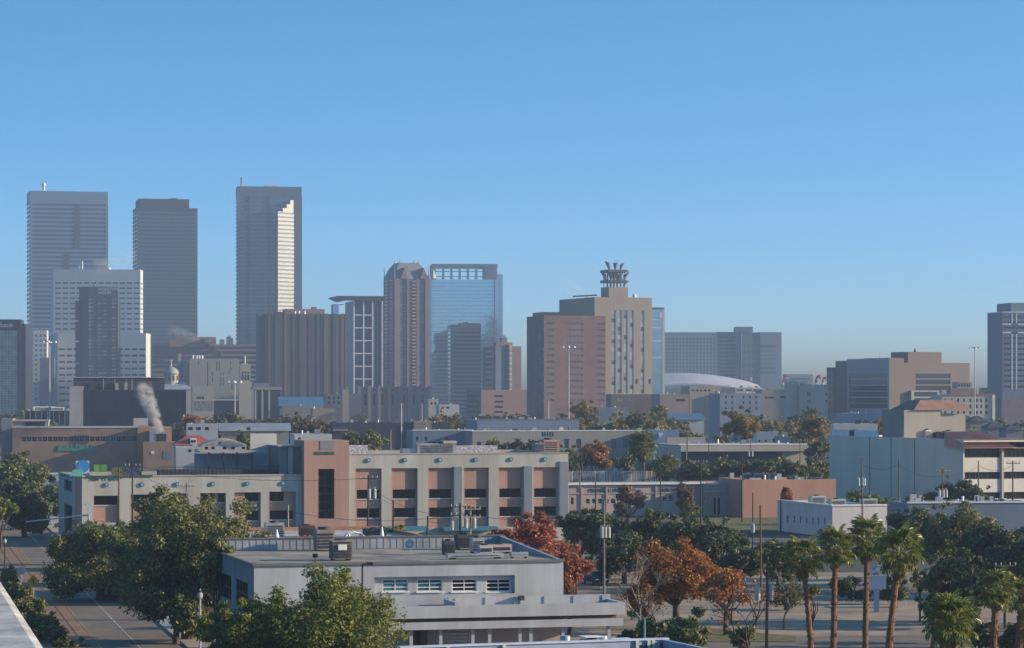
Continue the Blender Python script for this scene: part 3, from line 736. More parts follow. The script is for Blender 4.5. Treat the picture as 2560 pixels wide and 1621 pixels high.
u2, u3 = b.fu(1854)+0.02, b.fu(1900)
rc2 = [(u2 + 0.8 + i*3.7, u2 + 3.7 + i*3.7, b.fz(870+16.5*j), b.fz(858+16.5*j)) for i in range(4) for j in range(6)]
rc2 = [r for r in rc2 if r[1] < u3]
b.facade('front', u2, u3, 0, zt, rc2, hw2, 0.3); b.windows('front', rc2, g_dark2, hw, 2, 2, rec=0.3, fr=0.35)
b.box('end_block', hw, u3+0.01, b.W, -0.5, b.D, 0, zt+0.2)
for j in range(7): b.box('end_band', hwin, u3+1, b.fu(1940), -0.6, -0.3, b.fz(868+11*j), b.fz(863+11*j))
b.box('lift_tower', hw2, b.fu(1842), b.fu(1884), 4, 18, zt+0.31, b.fz(817))
MB().face([(0,0,zt),(b.W,0,zt),(b.W,b.D,zt),(0,b.D,zt)]).face([(0,b.D,0),(0,0,0),(0,0,zt),(0,b.D,zt)]).obj('roof', roof_pale, b.root)

# arena roof
b = Bld('arena', 'low arena with broad curved white roof in front of the hotel', 'arena', 1560, 2050, 6, 1915, D=70)
ar = MB(); n = 16
for i in range(n):
    t0_, t1_ = i/n, (i+1)/n
    def zc(t): return b.fz(962) + (b.fz(932)-b.fz(962))*math.sin(math.pi*min(1, (t*0.9+0.1)))**0.8
    x0, x1 = b.W*t0_, b.W*t1_
    ar.face([(x0, -6, zc(t0_)-8), (x1, -6, zc(t1_)-8), (x1, 30, zc(t1_)), (x0, 30, zc(t0_))]).face([(x0, 30, zc(t0_)), (x1, 30, zc(t1_)), (x1, 70, zc(t1_)-6), (x0, 70, zc(t0_)-6)])
    ar.face([(x0, -6, zc(t0_)-9), (x1, -6, zc(t1_)-9), (x1, -6, zc(t1_)-8), (x0, -6, zc(t0_)-8)])
ar.obj('roof', M('arena_roof', (0.42, 0.42, 0.45), 0.6, 0.08, 0.03), b.root, smooth=True)
b.box('wall', cream, 0, b.W, -3, 66, 0, b.fz(972))
b.box('skylight', white_paint, b.fu(1872), b.fu(1876), -7.5, -6.2, b.fz(952), b.fz(944))

# small group right of the arena: grey hall with red sculptures on the skyline
b = Bld('exhibition_hall', 'grey boxy hall with banded top right of the hotel', 'hall', 1968, 2200, 4, 2032, D=20)
b.box('wall', M('hall_grey', (0.30,0.33,0.34), 0.8, 0.06, 0.05), 0, b.W, 0, b.D, 0, b.fz(936)); b.box('window_band', hwin, 3, b.W-3, -0.1, 0.2, b.fz(950), b.fz(946)); b.box('window_band', hwin, 6, b.W-5, -0.1, 0.2, b.fz(957), b.fz(954))
red = M('red_sculpture_paint', (0.42, 0.03, 0.04), 0.45)
for lab, p, w_ in (('red curved rooftop funnel left of the grey hall', 1957, 3.2), ('large red curved rooftop funnel beside the grey hall', 2040, 4.6), ('small red curved rooftop funnel near the medical building', 2057, 3.6)):
    d = 2150; t = thing('rooftop_funnel', lab, 'funnel', (WX(p, d), d, 0), 0, 'red rooftop funnels')
    zb = WZ(957, d); s_ = w_/3.2
    MB().tube([(0,0,0),(0,0,zb)], 1.0, 8).obj('stem', cream, t)
    MB().tube([(0,0,zb),(0,0,zb+1.8*s_),(0.5*s_,-0.3,zb+2.9*s_),(1.6*s_,-0.9,zb+3.3*s_),(2.4*s_,-1.4,zb+3.1*s_)], [0.7*s_,0.7*s_,0.8*s_,1.0*s_,1.25*s_], 10).obj('cowl', red, t, smooth=True)

# medical building
b = Bld('medical_building', 'tan stepped hospital block with long dark window bands', 'hospital', 2223, 1300, 22, 2424, 2068.6)
md = M('medical_tan', (0.19, 0.155, 0.13), 0.85, 0.05, 0.05, streak=True); md2 = M('medical_band_pale', (0.31, 0.30, 0.29), 0.8, 0.05, 0.05)
W, D = b.W, b.D
zt = b.fz(907)
sv = lambda p: b.su(p)
rows = [940.5, 955.5, 971, 986, 1001.6, 1015]
v0, v1 = sv(2219), sv(2122); zs_ = [b.sz(y, (v0+v1)/2) for y in rows]
lr = [(v0, v1, z-1.1, z+1.1) for z in zs_]
b.facade('left', 0, sv(2118), 0, b.fz(896), lr, M('medical_shade_wall', (0.34,0.33,0.33), 0.8, 0.05, 0.05), 0.35); b.windows('left', lr, g_dark2, rec=0.35)
b.box('stair_wing', md, 0.4, 10, sv(2118)+0.01, sv(2087), 0, b.sz(902, D*0.6))
b.box('end_wing', md, -0.4, 12, sv(2087)+0.02, D, 0, b.sz(919, D*0.9))
for y in (935, 950, 966, 981, 1001, 1015): b.box('end_window', glass('bronze_pane', (0.28,0.20,0.15), 0.25), -0.5, 0, sv(2085), sv(2072), b.sz(y, D*0.9)-0.7, b.sz(y, D*0.9)+0.7)
ra = [(b.fu(2289), b.fu(2376), b.fz(y, W*0.5)-1.1, b.fz(y, W*0.5)+1.1) for y in (940.5, 955.5, 970.5)]
rb = [(b.fu(2280), b.fu(2338), b.fz(y, W*0.4)-1.1, b.fz(y, W*0.4)+1.1) for y in (986, 1001.5, 1016)]
b.facade('front', 0, W, 0, zt, ra, md, 0.35); b.windows('front', ra, g_dark2, rec=0.35)
b.facade('front', b.fu(2273), b.fu(2341), 0, b.fz(977, W*0.3), rb, md2, 0.3, at=-2.0); b.windows('front', rb, g_dark2, rec=0.3, at=-2.0)
b.box('podium_side', md2, b.fu(2273)+0.02, b.fu(2341)-0.02, -1.65, -0.01, 0, b.fz(977, W*0.3)-0.02)
b.shell(md, zt, roof_grey, front=False, left=False, D=sv(2118))
b.box('upper_block', md, 0.02, b.fu(2260), 0.03, 24, zt, b.fz(895)); b.box('penthouse', md, b.fu(2281), b.fu(2365), 4, 20, zt, b.fz(880, W*0.4))
MB().tube([(b.fu(2304), 6, b.fz(880, W*0.4)), (b.fu(2304), 6, b.fz(870, W*0.4))], [0.8, 0.1], 6).obj('mast', dark_steel, b.root)
MB().tube([(b.fu(2226), 10, b.fz(895)), (b.fu(2226), 10, b.fz(878))], 0.12, 5).obj('mast', steel, b.root)

# cream hotel with tile roof trims
b = Bld('cream_hotel', 'small cream hotel with rows of upright windows in front of the hospital', 'hotel', 2355, 1230, 8, 2486, D=18)
ch = M('cream_hotel_wall', (0.46, 0.41, 0.33), 0.85, 0.05, 0.08, streak=True); tile = M('terracotta_tile', (0.38, 0.17, 0.11), 0.85, 0.12, 0.5)
zt = b.fz(988); rc = []
for p in (2363, 2380, 2395, 2410, 2426, 2442, 2453, 2466):
    for y in (1001.5, 1016.5, 1032): u = b.fu(p); rc.append((u-0.45, u+0.45, b.fz(y)-0.75, b.fz(y)+0.75))
b.facade('front', 0, b.W, 0, zt, rc, ch, 0.25); b.windows('front', rc, g_dark2, rec=0.25); b.shell(ch, zt, roof_grey, front=False)
b.box('cornice', tile, -0.3, b.W+0.3, -0.4, 0.2, zt+0.01, zt+0.5); b.box('corner_pier', M('cream_trim', (0.78,0.73,0.58), 0.8), b.fu(2480), b.fu(2486)+0.2, -0.5, 0.4, 0, zt-0.1)
b.box('centre_block', brick_pink, b.fu(2384), b.fu(2449), 4, 14, zt, b.fz(971)); b.box('top_block', ch, b.fu(2402), b.fu(2438), 5, 13, b.fz(971), b.fz(957)); b.box('corner_turret', ch, b.fu(2357), b.fu(2368), 1, 5, zt+0.5, b.fz(975))
MB().frus(b.fu(2400), b.fu(2440), 4.6, 13.4, b.fz(957), 1.6, 1.6, b.fz(954.5)).obj('top_roof', tile, b.root)
for p in (2405, 2412, 2419, 2426, 2432): b.box('top_window', g_dark2, b.fu(p), b.fu(p+2.6), 4.9, 5.1, b.fz(968), b.fz(961))

# blue tower at the right edge
b = Bld('office_tower', 'blue panelled tower with white line pattern cut by the right edge', 'office tower', 2506, 1400, 10, 2640, D=22)
zt = b.fz(782); bl = M('tower_blue_panel', (0.10, 0.135, 0.20), 0.5, 0.05, 0.03); ln = M('tower_white_line', (0.50,0.55,0.62), 0.6)
b.box('core', bl, 0, b.W, 0, b.D, 0, zt); b.box('penthouse', slate_blue, b.fu(2530), b.W, 1.5, b.D, zt, b.fz(757))
b.box('coping', ln, -0.1, b.W, -0.15, b.D, zt+0.01, zt+0.5)
for y in (811, 832): b.box('line', ln, 0, b.fu(2528), -0.12, 0.05, b.fz(y)-0.35, b.fz(y)+0.35); b.box('line', ln, b.fu(2544), b.W, -0.12, 0.05, b.fz(y)-0.35, b.fz(y)+0.35)
for p in (2530, 2541): b.box('line', ln, b.fu(p)-0.3, b.fu(p)+0.3, -0.14, 0.05, b.fz(974), b.fz(835)); b.box('line', ln, b.fu(p)-0.3, b.fu(p)+0.3, -0.14, 0.05, b.fz(808), b.fz(784))
for i in range(14): b.box('window_band', g_dark2, 0.8, b.W, -0.05, 0.1, b.fz(795+13.4*i), b.fz(790+13.4*i))
b.box('podium', M('podium_purple_brick', (0.16,0.13,0.15), 0.85), b.fu(2496), b.W+1, -5, b.D, 0, b.fz(996))
# ------------------------------------------------------------------ middle distance: low roofs between downtown and the street
metal_blue = M('blue_metal_roof', (0.10, 0.19, 0.30), 0.45, 0.08, 0.1, metal=0.3)
metal_grey = M('grey_metal_roof', (0.33, 0.34, 0.35), 0.5, 0.12, 0.2, metal=0.3)
greige = M('greige_wall', (0.28, 0.265, 0.24), 0.85, 0.08, 0.1, streak=True)
grey_w = M('grey_wall', (0.22, 0.23, 0.25), 0.85, 0.08, 0.1, streak=True)
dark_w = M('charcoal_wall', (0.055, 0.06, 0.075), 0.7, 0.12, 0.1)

crng = random.Random(77)
def clutter(b, z, wpx, d):
    """Vents, ducts and small machine housings that every flat roof carries, as parts of the building."""
    n = max(2, int(wpx/16)); s_ = min(1.0, 0.5 + d/1500)
    for i in range(n):
        u, v = crng.uniform(0.6, max(0.8, b.W-1.2)), crng.uniform(0.8, max(1.0, min(b.D, 14)-1.0)); k = crng.random()
        if k < 0.45: w_, h_ = crng.uniform(0.5, 1.6)*s_, crng.uniform(0.6, 1.7)*s_; b.box('roof_unit', crng.choice([steel, white_con, roof_pale, dark_steel, grey_w]), u, min(u+w_, b.W-0.1), v, v+w_*0.8, z, z+h_)
        elif k < 0.8: MB().tube([(u, v, z), (u, v, z+crng.uniform(0.6, 1.6)*s_)], 0.16*s_+0.06, 6).obj('roof_vent', crng.choice([steel, white_paint, dark_steel]), b.root)
        else: b.box('duct', steel, u, min(u+crng.uniform(1.5, 4), b.W-0.1), v, v+0.5, z+0.1, z+0.55)

def low(name, label, cat, pl, pr, yt, d, psi, D, mat, roof=None, par=0.6, win=None, gm=None, fm=None, trim=None, rec=0.2):
    """Plain flat-roofed building with parapet; win = list of (px0, px1, py0, py1) openings in the front."""
    b = Bld(name, label, cat, pl, d, psi, pr, D=D)
    zt = b.fz(yt)
    rc = [(b.fu(q[0]), b.fu(q[1]), max(0.02, b.fz(q[3], b.fu(q[0]))), b.fz(q[2], b.fu(q[0]))) for q in (win or [])]
    b.facade('front', 0, b.W, 0, zt, rc, mat, rec)
    if rc: b.windows('front', rc, gm or g_dark2, fm, rec=rec)
    b.shell(mat, zt, roof or roof_grey, front=False, par=par)
    if trim: b.box('coping', trim, -0.12, b.W+0.12, -0.12, 0.32, zt+0.004, zt+0.25)
    b.zt = zt
    clutter(b, zt-par, pr-pl, d)
    return b

def gabled(name, label, cat, pl, pr, ye, yr, d, psi, D, wall, roof):
    b = Bld(name, label, cat, pl, d, psi, pr, D=D)
    ze, zr = b.fz(ye), b.fz(yr, 0, D/2)
    b.box('wall', wall, 0, b.W, 0, D, 0, ze)
    o, rr = 0.6, MB()
    rr.face([(-o,-o,ze-0.2),(b.W+o,-o,ze-0.2),(b.W+o,D/2,zr),(-o,D/2,zr)]).face([(b.W+o,D+o,ze-0.2),(-o,D+o,ze-0.2),(-o,D/2,zr),(b.W+o,D/2,zr)])
    rr.obj('roof', roof, b.root)
    MB().face([(0,0,ze),(0,D/2,zr-0.15),(0,D,ze)]).face([(b.W,0,ze),(b.W,D,ze),(b.W,D/2,zr-0.15)]).obj('gable_wall', wall, b.root)
    b.zr = zr
    return b

# brick hall with gabled piers
b = Bld('brick_hall', 'long pale brick hall with gabled piers and tall dark windows below the ornate tower', 'hall', 898, 1500, 6, 1078, D=25)
zt = b.fz(968); pb = M('pale_pink_brick', (0.27,0.205,0.18), 0.85, 0.08, 0.08)
pw = [(911,917),(932,938),(953,959),(979,985),(1007,1013),(1032,1038),(1054,1060)]
rc = [(b.fu(p0), b.fu(p1), b.fz(1013), b.fz(985)) for p0, p1 in pw]
b.facade('front', 0, b.W, 0, zt, rc, pb, 0.4); b.windows('front', rc, g_dark2, rec=0.4); b.shell(pb, zt, roof_grey, front=False)
for p0, p1 in pw:
    u = (b.fu(p0)+b.fu(p1))/2
    b.box('round_vent', g_dark2, u-0.5, u+0.5, -0.1, 0.1, b.fz(977), b.fz(972))
for i in range(8):
    u = b.fu(898 + 25.2*i); MB().prism([(u-0.9,-0.8),(u+0.9,-0.8),(u+0.9,0.2),(u-0.9,0.2)], 0, zt+0.6).obj('pier', pb, b.root)
low('stair_tower', 'slim tan tower between the ribbed apartments and the pale brick hall', 'tower', 856, 873, 974, 1350, 8, 6, tan_stone, par=0.4)
low('flat_warehouse', 'purple-grey block beside the slim tan tower', 'warehouse', 815, 900, 985, 1420, 6, 20, M('dusk_purple_wall',(0.15,0.14,0.17),0.85), win=[(820+12*i, 826+12*i, y, y+6) for i in range(3) for y in (992,1004)])
gabled('metal_shed', 'grey shed with long blue metal roof under the ribbed apartment tower', 'shed', 700, 806, 1014, 993, 1100, 6, 20, grey_w, metal_blue)
low('ribbed_warehouse', 'pale ribbed warehouse below the blue metal roof', 'warehouse', 706, 808, 1015, 1060, 6, 12, greige)
low('flat_warehouse', 'low tan box with pale roof right of the ribbed warehouse', 'warehouse', 782, 836, 1022, 960, 8, 12, tan_stone, roof_pale)
low('small_block', 'small cream block left of the pinkish garage', 'block', 1071, 1096, 998, 1300, 8, 10, cream, win=[(1076,1081,1006,1012),(1086,1091,1006,1012)])
low('white_block', 'low white building with small windows left of the pinkish garage', 'building', 1098, 1148, 1012, 1200, 8, 12, white_con, win=[(1104,1110,1017,1022),(1116,1124,1017,1022)])
low('brick_shop', 'low orange-brown brick building with white signs below the beige telephone block', 'shop', 1528, 1632, 986, 1380, 8, 15, brick_red, win=[(1544,1550,996,1003),(1552,1556,996,1003),(1567,1570,996,1003),(1573,1577,996,1003)], gm=white_paint)
low('metal_shed', 'pale blue flat shed right of the yellow autumn tree', 'shed', 1497, 1572, 1019, 1000, 8, 12, slate_blue, metal_blue)
low('tan_block', 'plain tan block with one bright sunlit corner below the arena', 'building', 1724, 1802, 966, 1500, 10, 20, tan_stone, win=[(1730+10*i, 1736+10*i, 974, 979) for i in range(5)]+[(1788,1800,978,984)])
low('grey_block', 'grey-blue block in shade below the arena roof', 'building', 1800, 1908, 984, 1250, 12, 18, slate_blue, win=[(p, p+5, y, y+6) for p in (1812,1828,1856,1872,1888) for y in (990,1004,1018)])
low('beige_block', 'beige block with strip windows behind the shaded grey block', 'building', 1838, 1902, 969, 1500, 10, 18, cream, win=[(1842,1858,974,978),(1864,1880,974,978),(1884,1898,974,978)])
low('rose_block', 'rosy grey block below the left end of the arena', 'building', 1650, 1722, 986, 1300, 10, 18, pb, win=[(1690,1712,998,1004)])
low('pale_block', 'pale block with two dark strip windows right of the arena', 'building', 1905, 1970, 974, 1400, 8, 20, greige, win=[(1912,1935,992,997),(1950,1967,991,996)])
b = low('beige_block', 'tall beige block with two square dark windows left of the hospital', 'building', 2000, 2070, 962, 1320, 10, 22, cream, win=[(2018,2027,981,990),(2018,2027,1000,1008),(2064,2068,983,988),(2064,2068,1001,1006)])
b.box('stair_wing', cream, b.fu(1983), -0.01, 3, 14, 0, b.fz(958)); b.box('lift_room', cream, b.fu(1986), b.fu(1996), 4, 10, b.fz(958), b.fz(952))
low('small_block', 'small rose block on the skyline left of the right-edge tower', 'building', 2470, 2506, 970, 1700, 6, 20, brick_pink)
gabled('metal_shed', 'long blue metal roofed shed below the arena with sunlit gable', 'shed', 1662, 1760, 1048, 1034, 900, 6, 14, white_con, metal_blue)

# dark finned building
b = Bld('finned_building', 'dark building with vertical fins and pale concrete end behind the tan bank', 'office building', 208, 900, 8, 465, D=26)
fin = M('dark_fin', (0.09,0.115,0.16), 0.6, 0.1, 0.1)
zt = b.fz(975)
b.box('core', dark_w, 0, b.W, 0, b.D, 0, zt); b.box('concrete_end', concrete, b.fu(173.5), -0.01, -0.5, 14, 0, b.fz(966))
nf = 58
for i in range(nf):
    u = b.W*i/(nf-1); b.box('fin', fin, u-0.07, u+0.07, -0.35-0.06*(i%3), 0.1, 0, zt-0.15)
b.box('floor_line', dark_w, 0, b.W, -0.25, 0.05, b.fz(1020), b.fz(1017))
b.box('upper_storey', dark_w, b.fu(183), b.fu(412), 5, b.D, zt, b.fz(945)); b.box('upper_roof', roof_pale, b.fu(182), b.fu(413), 4.6, b.D+0.3, b.fz(945), b.fz(943))
for p in (258, 287, 315, 330): MB().tube([(b.fu(p), 4.2, zt), (b.fu(p), 4.2, b.fz(948))], 0.12, 5).obj('pole', steel, b.root)
for p in (292, 315): b.box('duct', cream, b.fu(p)-0.5, b.fu(p)+0.5, 3.6, 4.4, zt, b.fz(958))

# tan bank-like hall with green sign
b = Bld('tan_hall', 'long tan brick hall with strip of windows and green sign', 'hall', 31, 690, 8, 344, D=30)
tn = M('tan_pink_brick', (0.30, 0.20, 0.15), 0.9, 0.10, 0.25)
zt = b.fz(1071)
n = 22; rc = []
for i in range(n):
    p0 = 53.5 + (343-53.5)*i/n; rc.append((b.fu(p0), b.fu(p0+12.0), b.fz(1104, 15), b.fz(1092, 15)))
b.facade('front', 0, b.W, 0, zt, rc, tn, 0.25); b.windows('front', rc, [g_dark2, g_dark, g_teal], M('grey_frame',(0.35,0.36,0.38)), 2, 2, rec=0.25, fr=0.07)
b.shell(tn, zt, roof_pale, front=False, par=0.5); b.box('coping', white_con, -0.1, b.W+0.1, -0.15, 0.35, zt+0.004, zt+0.5)
b.box('grey_wing', grey_w, b.fu(2), -0.02, 3, 20, 0, b.fz(1048)); b.box('roof_house', greige, b.fu(30), b.fu(120), 4, 14, zt, b.fz(1054)); b.box('louvre', dark_steel, b.fu(60), b.fu(111), 3.9, 4.1, zt+0.1, b.fz(1056))
b.box('roof_slab', roof_pale, b.fu(22), b.fu(122), 3.5, 15, b.fz(1054), b.fz(1051))
gs = M('sign_green', (0.10, 0.36, 0.28), 0.5); lx = b.fu(145)
sb = MB()
random.seed(3)
for i in range(30):      # illegible raised letters, upper and lower line
    h = random.choice((0.85, 0.85, 1.35)); x = lx + i*0.31
    sb.box(x, x+0.2, -0.18, -0.02, b.fz(1128, 15), b.fz(1128, 15)+h)
    if i % 2 == 0: sb.box(x, x+0.42, -0.17, -0.03, b.fz(1128, 15)+h*0.5*(i % 4), b.fz(1128, 15)+h*0.5*(i % 4)+0.16)
for i in range(15):
    x = b.fu(187) + i*0.34; sb.box(x, x+0.2, -0.18, -0.02, b.fz(1134, 15), b.fz(1134, 15)+0.5)
sb.obj('sign_lettering', gs, b.root)
b.box('right_tower', M('orange_tan_brick',(0.42,0.25,0.16),0.9,0.1,0.3), b.fu(344)+0.01, b.fu(429), -1.2, 14, 0, b.fz(1069))
b.box('right_annex', tn, b.fu(357), b.fu(440), -5, -1.25, 0, b.fz(1105)); b.box('roller_door', slate_blue, b.fu(408), b.fu(428), -5.06, -4.9, b.fz(1148), b.fz(1128))
b.box('cooling_unit', steel, b.fu(373), b.fu(416), -4.5, -1.3, b.fz(1105)+0.01, b.fz(1077)); b.box('unit_louvre', dark_steel, b.fu(390), b.fu(415), -4.58, -4.45, b.fz(1104), b.fz(1085))
b.box('wall_sign', white_paint, b.fu(377), b.fu(385), -5.08, -4.95, b.fz(1135), b.fz(1128))
t = thing('billboard', 'blank pale billboard on the roof of the tan brick hall', 'billboard', (WX(352, 692), 692, WZ(1068, 692)), R(8))
MB().box(-1.8, 1.8, 0, 0.2, 0.25, 2.2).obj('panel', white_con, t); MB().box(-1.5, -1.35, 0.05, 0.2, 0, 0.25).box(1.35, 1.5, 0.05, 0.2, 0, 0.25).obj('legs', steel, t)
low('white_annex', 'low white block left of the long pink building at the dark trees', 'building', 92, 162, 1187, 560, 8, 14, white_con, roof_white, trim=white_paint)

# glassy roofs behind tan hall at far left
b = low('glass_house', 'flat glazed pavilion with white roof clutter beyond the tan brick hall', 'pavilion', 60, 176, 1028, 1000, 6, 14, dark_w)
for i in range(8): b.box('mullion', steel, b.W*i/8, b.W*i/8+0.2, -0.3, 0, 0, b.zt-0.2)
hv_box('long white roof unit left of the tall light mast', 112, 1028, 1002, 8, 3, 1.6, white_paint)
hv_box('short white roof unit right of the tall light mast', 145, 1028, 1002, 4.5, 3, 1.4, white_paint)

# red roofed house, curved-roof white building, long grey roof
red_roof = M('red_tile_roof', (0.36, 0.075, 0.06), 0.75, 0.15, 0.6)
b = Bld('red_roof_house', 'white house with red hipped roof and small white dormer', 'house', 432, 600, 8, 540, D=14)
ze, zr = b.fz(1112), b.fz(1089, 0, 7)
b.box('wall', white_con, 0.5, b.W-0.5, 0.5, 13.5, 0, ze)
MB().frus(0, b.W, 0, 14, ze-0.1, 3.2, 6.6, zr).obj('roof', red_roof, b.root)
dmr = b.box('dormer', white_paint, b.fu(476), b.fu(492), 0.8, 4.5, ze, b.fz(1097)); b.box('dormer_window', g_dark, b.fu(478), b.fu(483), 0.72, 0.9, b.fz(1107), b.fz(1101)); b.box('dormer_window', g_dark, b.fu(485), b.fu(490), 0.72, 0.9, b.fz(1107), b.fz(1101))
b = Bld('curved_roof_building', 'white building with shallow curved roof and small dark windows', 'building', 505, 540, 8, 616, D=12)
zt = b.fz(1119); rc = [(b.fu(p), b.fu(p+9), b.fz(1124), b.fz(1117)) for p in (506+6, 528, 557, 578, 604)]
cr = MB(); nn = 12
for i in range(nn):
    f0, f1 = i/nn, (i+1)/nn; hh_ = lambda f: b.fz(1112) + 1.0*math.sin(math.pi*f)
    cr.face([(b.W*f0,-0.4,hh_(f0)),(b.W*f1,-0.4,hh_(f1)),(b.W*f1,12,hh_(f1)),(b.W*f0,12,hh_(f0))]).face([(b.W*f0,-0.4,hh_(f0)-0.35),(b.W*f1,-0.4,hh_(f1)-0.35),(b.W*f1,-0.4,hh_(f1)),(b.W*f0,-0.4,hh_(f0))])
cr.obj('roof', roof_pale, b.root, smooth=True)
b.facade('front', 0, b.W, 0, b.fz(1112)-0.05, rc, white_con, 0.2); b.windows('front', rc, g_dark, rec=0.2)
low('white_yard_building', 'low white building with clutter in front left of the curved roof', 'building', 440, 512, 1118, 560, 8, 10, white_con, roof_white, win=[(470,478,1124,1131),(487,495,1124,1131)])
gabled('long_shed', 'long low building with pale grey pitched roof behind the red roofed house', 'shed', 552, 722, 1076, 1058, 720, 6, 14, greige, metal_grey)
low('white_shop', 'low white shop with dark windows left of the long grey roof', 'shop', 466, 545, 1060, 780, 6, 12, white_con, roof_grey, win=[(470,482,1068,1076),(490,502,1068,1076),(512,522,1068,1076)])
low('white_wall_block', 'white rooftop block behind the pink tower with sunlit face', 'building', 736, 830, 1086, 560, 10, 10, white_con, roof_white, win=[(745,752,1094,1100)])

# dark/grey art hall complex in the middle
b = low('dark_hall', 'charcoal flat hall with tan middle block behind the pink building', 'hall', 832, 1125, 1057, 830, 6, 22, dark_w, roof_grey, par=0.5)
b.box('tan_block', tan_stone, b.fu(1034), b.fu(1078), -0.6, 6, 0, b.fz(1054)); b.box('ledge', greige, b.fu(832), b.fu(870), -1.2, -0.02, b.fz(1078), b.fz(1073))
low('grey_hall', 'plain blue-grey hall wall in front of the charcoal hall', 'hall', 1032, 1183, 1077, 790, 9, 15, slate_blue, roof_white, trim=white_paint, win=[(1040,1046,1092,1102),(1062,1068,1092,1102),(1112,1120,1092,1100)])
low('long_hall', 'long blue-grey flat upper hall with pale roof line', 'hall', 1193, 1448, 1050, 880, 9, 25, M('upper_hall_blue',(0.21,0.26,0.33),0.7,0.05,0.1), roof_pale, trim=grey_w)
low('dark_roof_strip', 'thin dark flat building above the long blue-grey hall', 'building', 1193, 1330, 1041, 1000, 5, 10, dark_w)
b = low('gallery_building', 'long grey-beige two storey building with tall teal windows', 'building', 1181, 1640, 1079, 780, 11, 24, greige, roof_white,
        win=[(1192,1203,1105,1120)] + [(p, p+13, 1098, 1121) for p in (1409, 1440, 1528, 1556, 1577)] + [(1354+6.2*i, 1359+6.2*i, 1081, 1092) for i in range(5)], gm=[g_teal], fm=M('teal_frame',(0.05,0.20,0.20)), trim=white_paint)
b = low('blue_wing', 'plain blue-grey wing with small white emblem and one green window', 'building', 1630, 1698, 1076, 775, 4, 20, M('wing_blue_grey',(0.26,0.33,0.42),0.8,0.05,0.1), roof_pale, win=[(1677,1688,1098,1121)], gm=[glass('green_pane',(0.06,0.13,0.07),0.2)])
em = MB()
for k in range(3):
    an = k*2.094 + 0.4; c_ = (b.fu(1651)+0.35*math.cos(an), b.fz(1087)+0.4*math.sin(an))
    em.tube([(c_[0], -0.12, c_[1]), (c_[0], -0.01, c_[1])], 0.36, 10)
em.obj('emblem', white_paint, b.root)
low('container_shed', 'turquoise container behind the slatted fence', 'container', 1534, 1567, 1158, 640, 4, 5, M('turquoise_paint',(0.08,0.27,0.27),0.6), roof_grey)

# long low white shop right of the blue wing
b = low('long_shop', 'very long low shop with white roof and deep shaded front', 'shop', 1698, 2017, 1113, 650, 10, 24, cream, roof_white, par=0.3, trim=white_paint)
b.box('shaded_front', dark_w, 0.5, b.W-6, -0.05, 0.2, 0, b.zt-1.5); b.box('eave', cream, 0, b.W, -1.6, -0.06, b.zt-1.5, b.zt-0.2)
b.box('roof_screen', greige, b.fu(1702), b.fu(1800), 14, 14.4, b.zt, b.fz(1094, 0, 14))
low('white_house', 'small white building with dark windows right of the yellow tree', 'house', 1892, 1945, 1080, 760, 2, 10, white_con, roof_white, win=[(1896,1901,1100,1106),(1912,1917,1100,1106),(1932,1938,1097,1106)])
low('blue_house', 'small blue-grey building beside the small white building', 'house', 1946, 1978, 1092, 740, 2, 8, slate_blue, roof_pale)
b = Bld('roof_tank_sign', 'blue cut-out rooftop sign on the long white shop', 'sign', 1826, 655, 0, 1852, D=0.4)
MB().prism([(0,0),(b.W,0),(b.W,0.4),(0,0.4)], b.fz(1104), b.fz(1090)).obj('panel', metal_blue, b.root); MB().tube([(b.W*0.5,-0.05,b.fz(1101)),(b.W*0.5,-0.05,b.fz(1093))], [0.75,0.1], 3).obj('emblem', dark_steel, b.root)
MB().tube([(0.3,0.2,b.fz(1112)),(0.3,0.2,b.fz(1104))], 0.08, 5).tube([(b.W-0.3,0.2,b.fz(1112)),(b.W-0.3,0.2,b.fz(1104))], 0.08, 5).obj('legs', steel, b.root)

# dark hip roofs of the terrace houses at the right
dk_roof = M('dark_shingle_roof', (0.06, 0.065, 0.08), 0.85, 0.2, 0.4)
for i, (p, y, d, lab) in enumerate(((2350,1036,900,'leftmost dark hipped house roof below the cream hotel'),(2378,1034,905,'second dark hipped house roof below the cream hotel'),(2412,1036,900,'third dark hipped house roof below the cream hotel'),
        (2448,1040,890,'fourth dark hipped house roof below the cream hotel'),(2335,1058,800,'brownish dark hipped roof in front of the house row'),(2400,1054,800,'wide dark hipped roof in front of the house row'),(2490,1056,790,'dark hipped roof right of the wide one'),(2535,1062,780,'dark hipped roof at the right edge'))):
    b = Bld('terrace_house', lab, 'house', p-22, d, 6, p+26, D=8)
    b.box('wall', grey_w, 0.4, b.W-0.4, 0.4, 7.6, 0, b.fz(y+13)); MB().frus(0, b.W, 0, 8, b.fz(y+13)-0.1, b.W*0.42, 3.4, b.fz(y)).obj('roof', dk_roof, b.root)

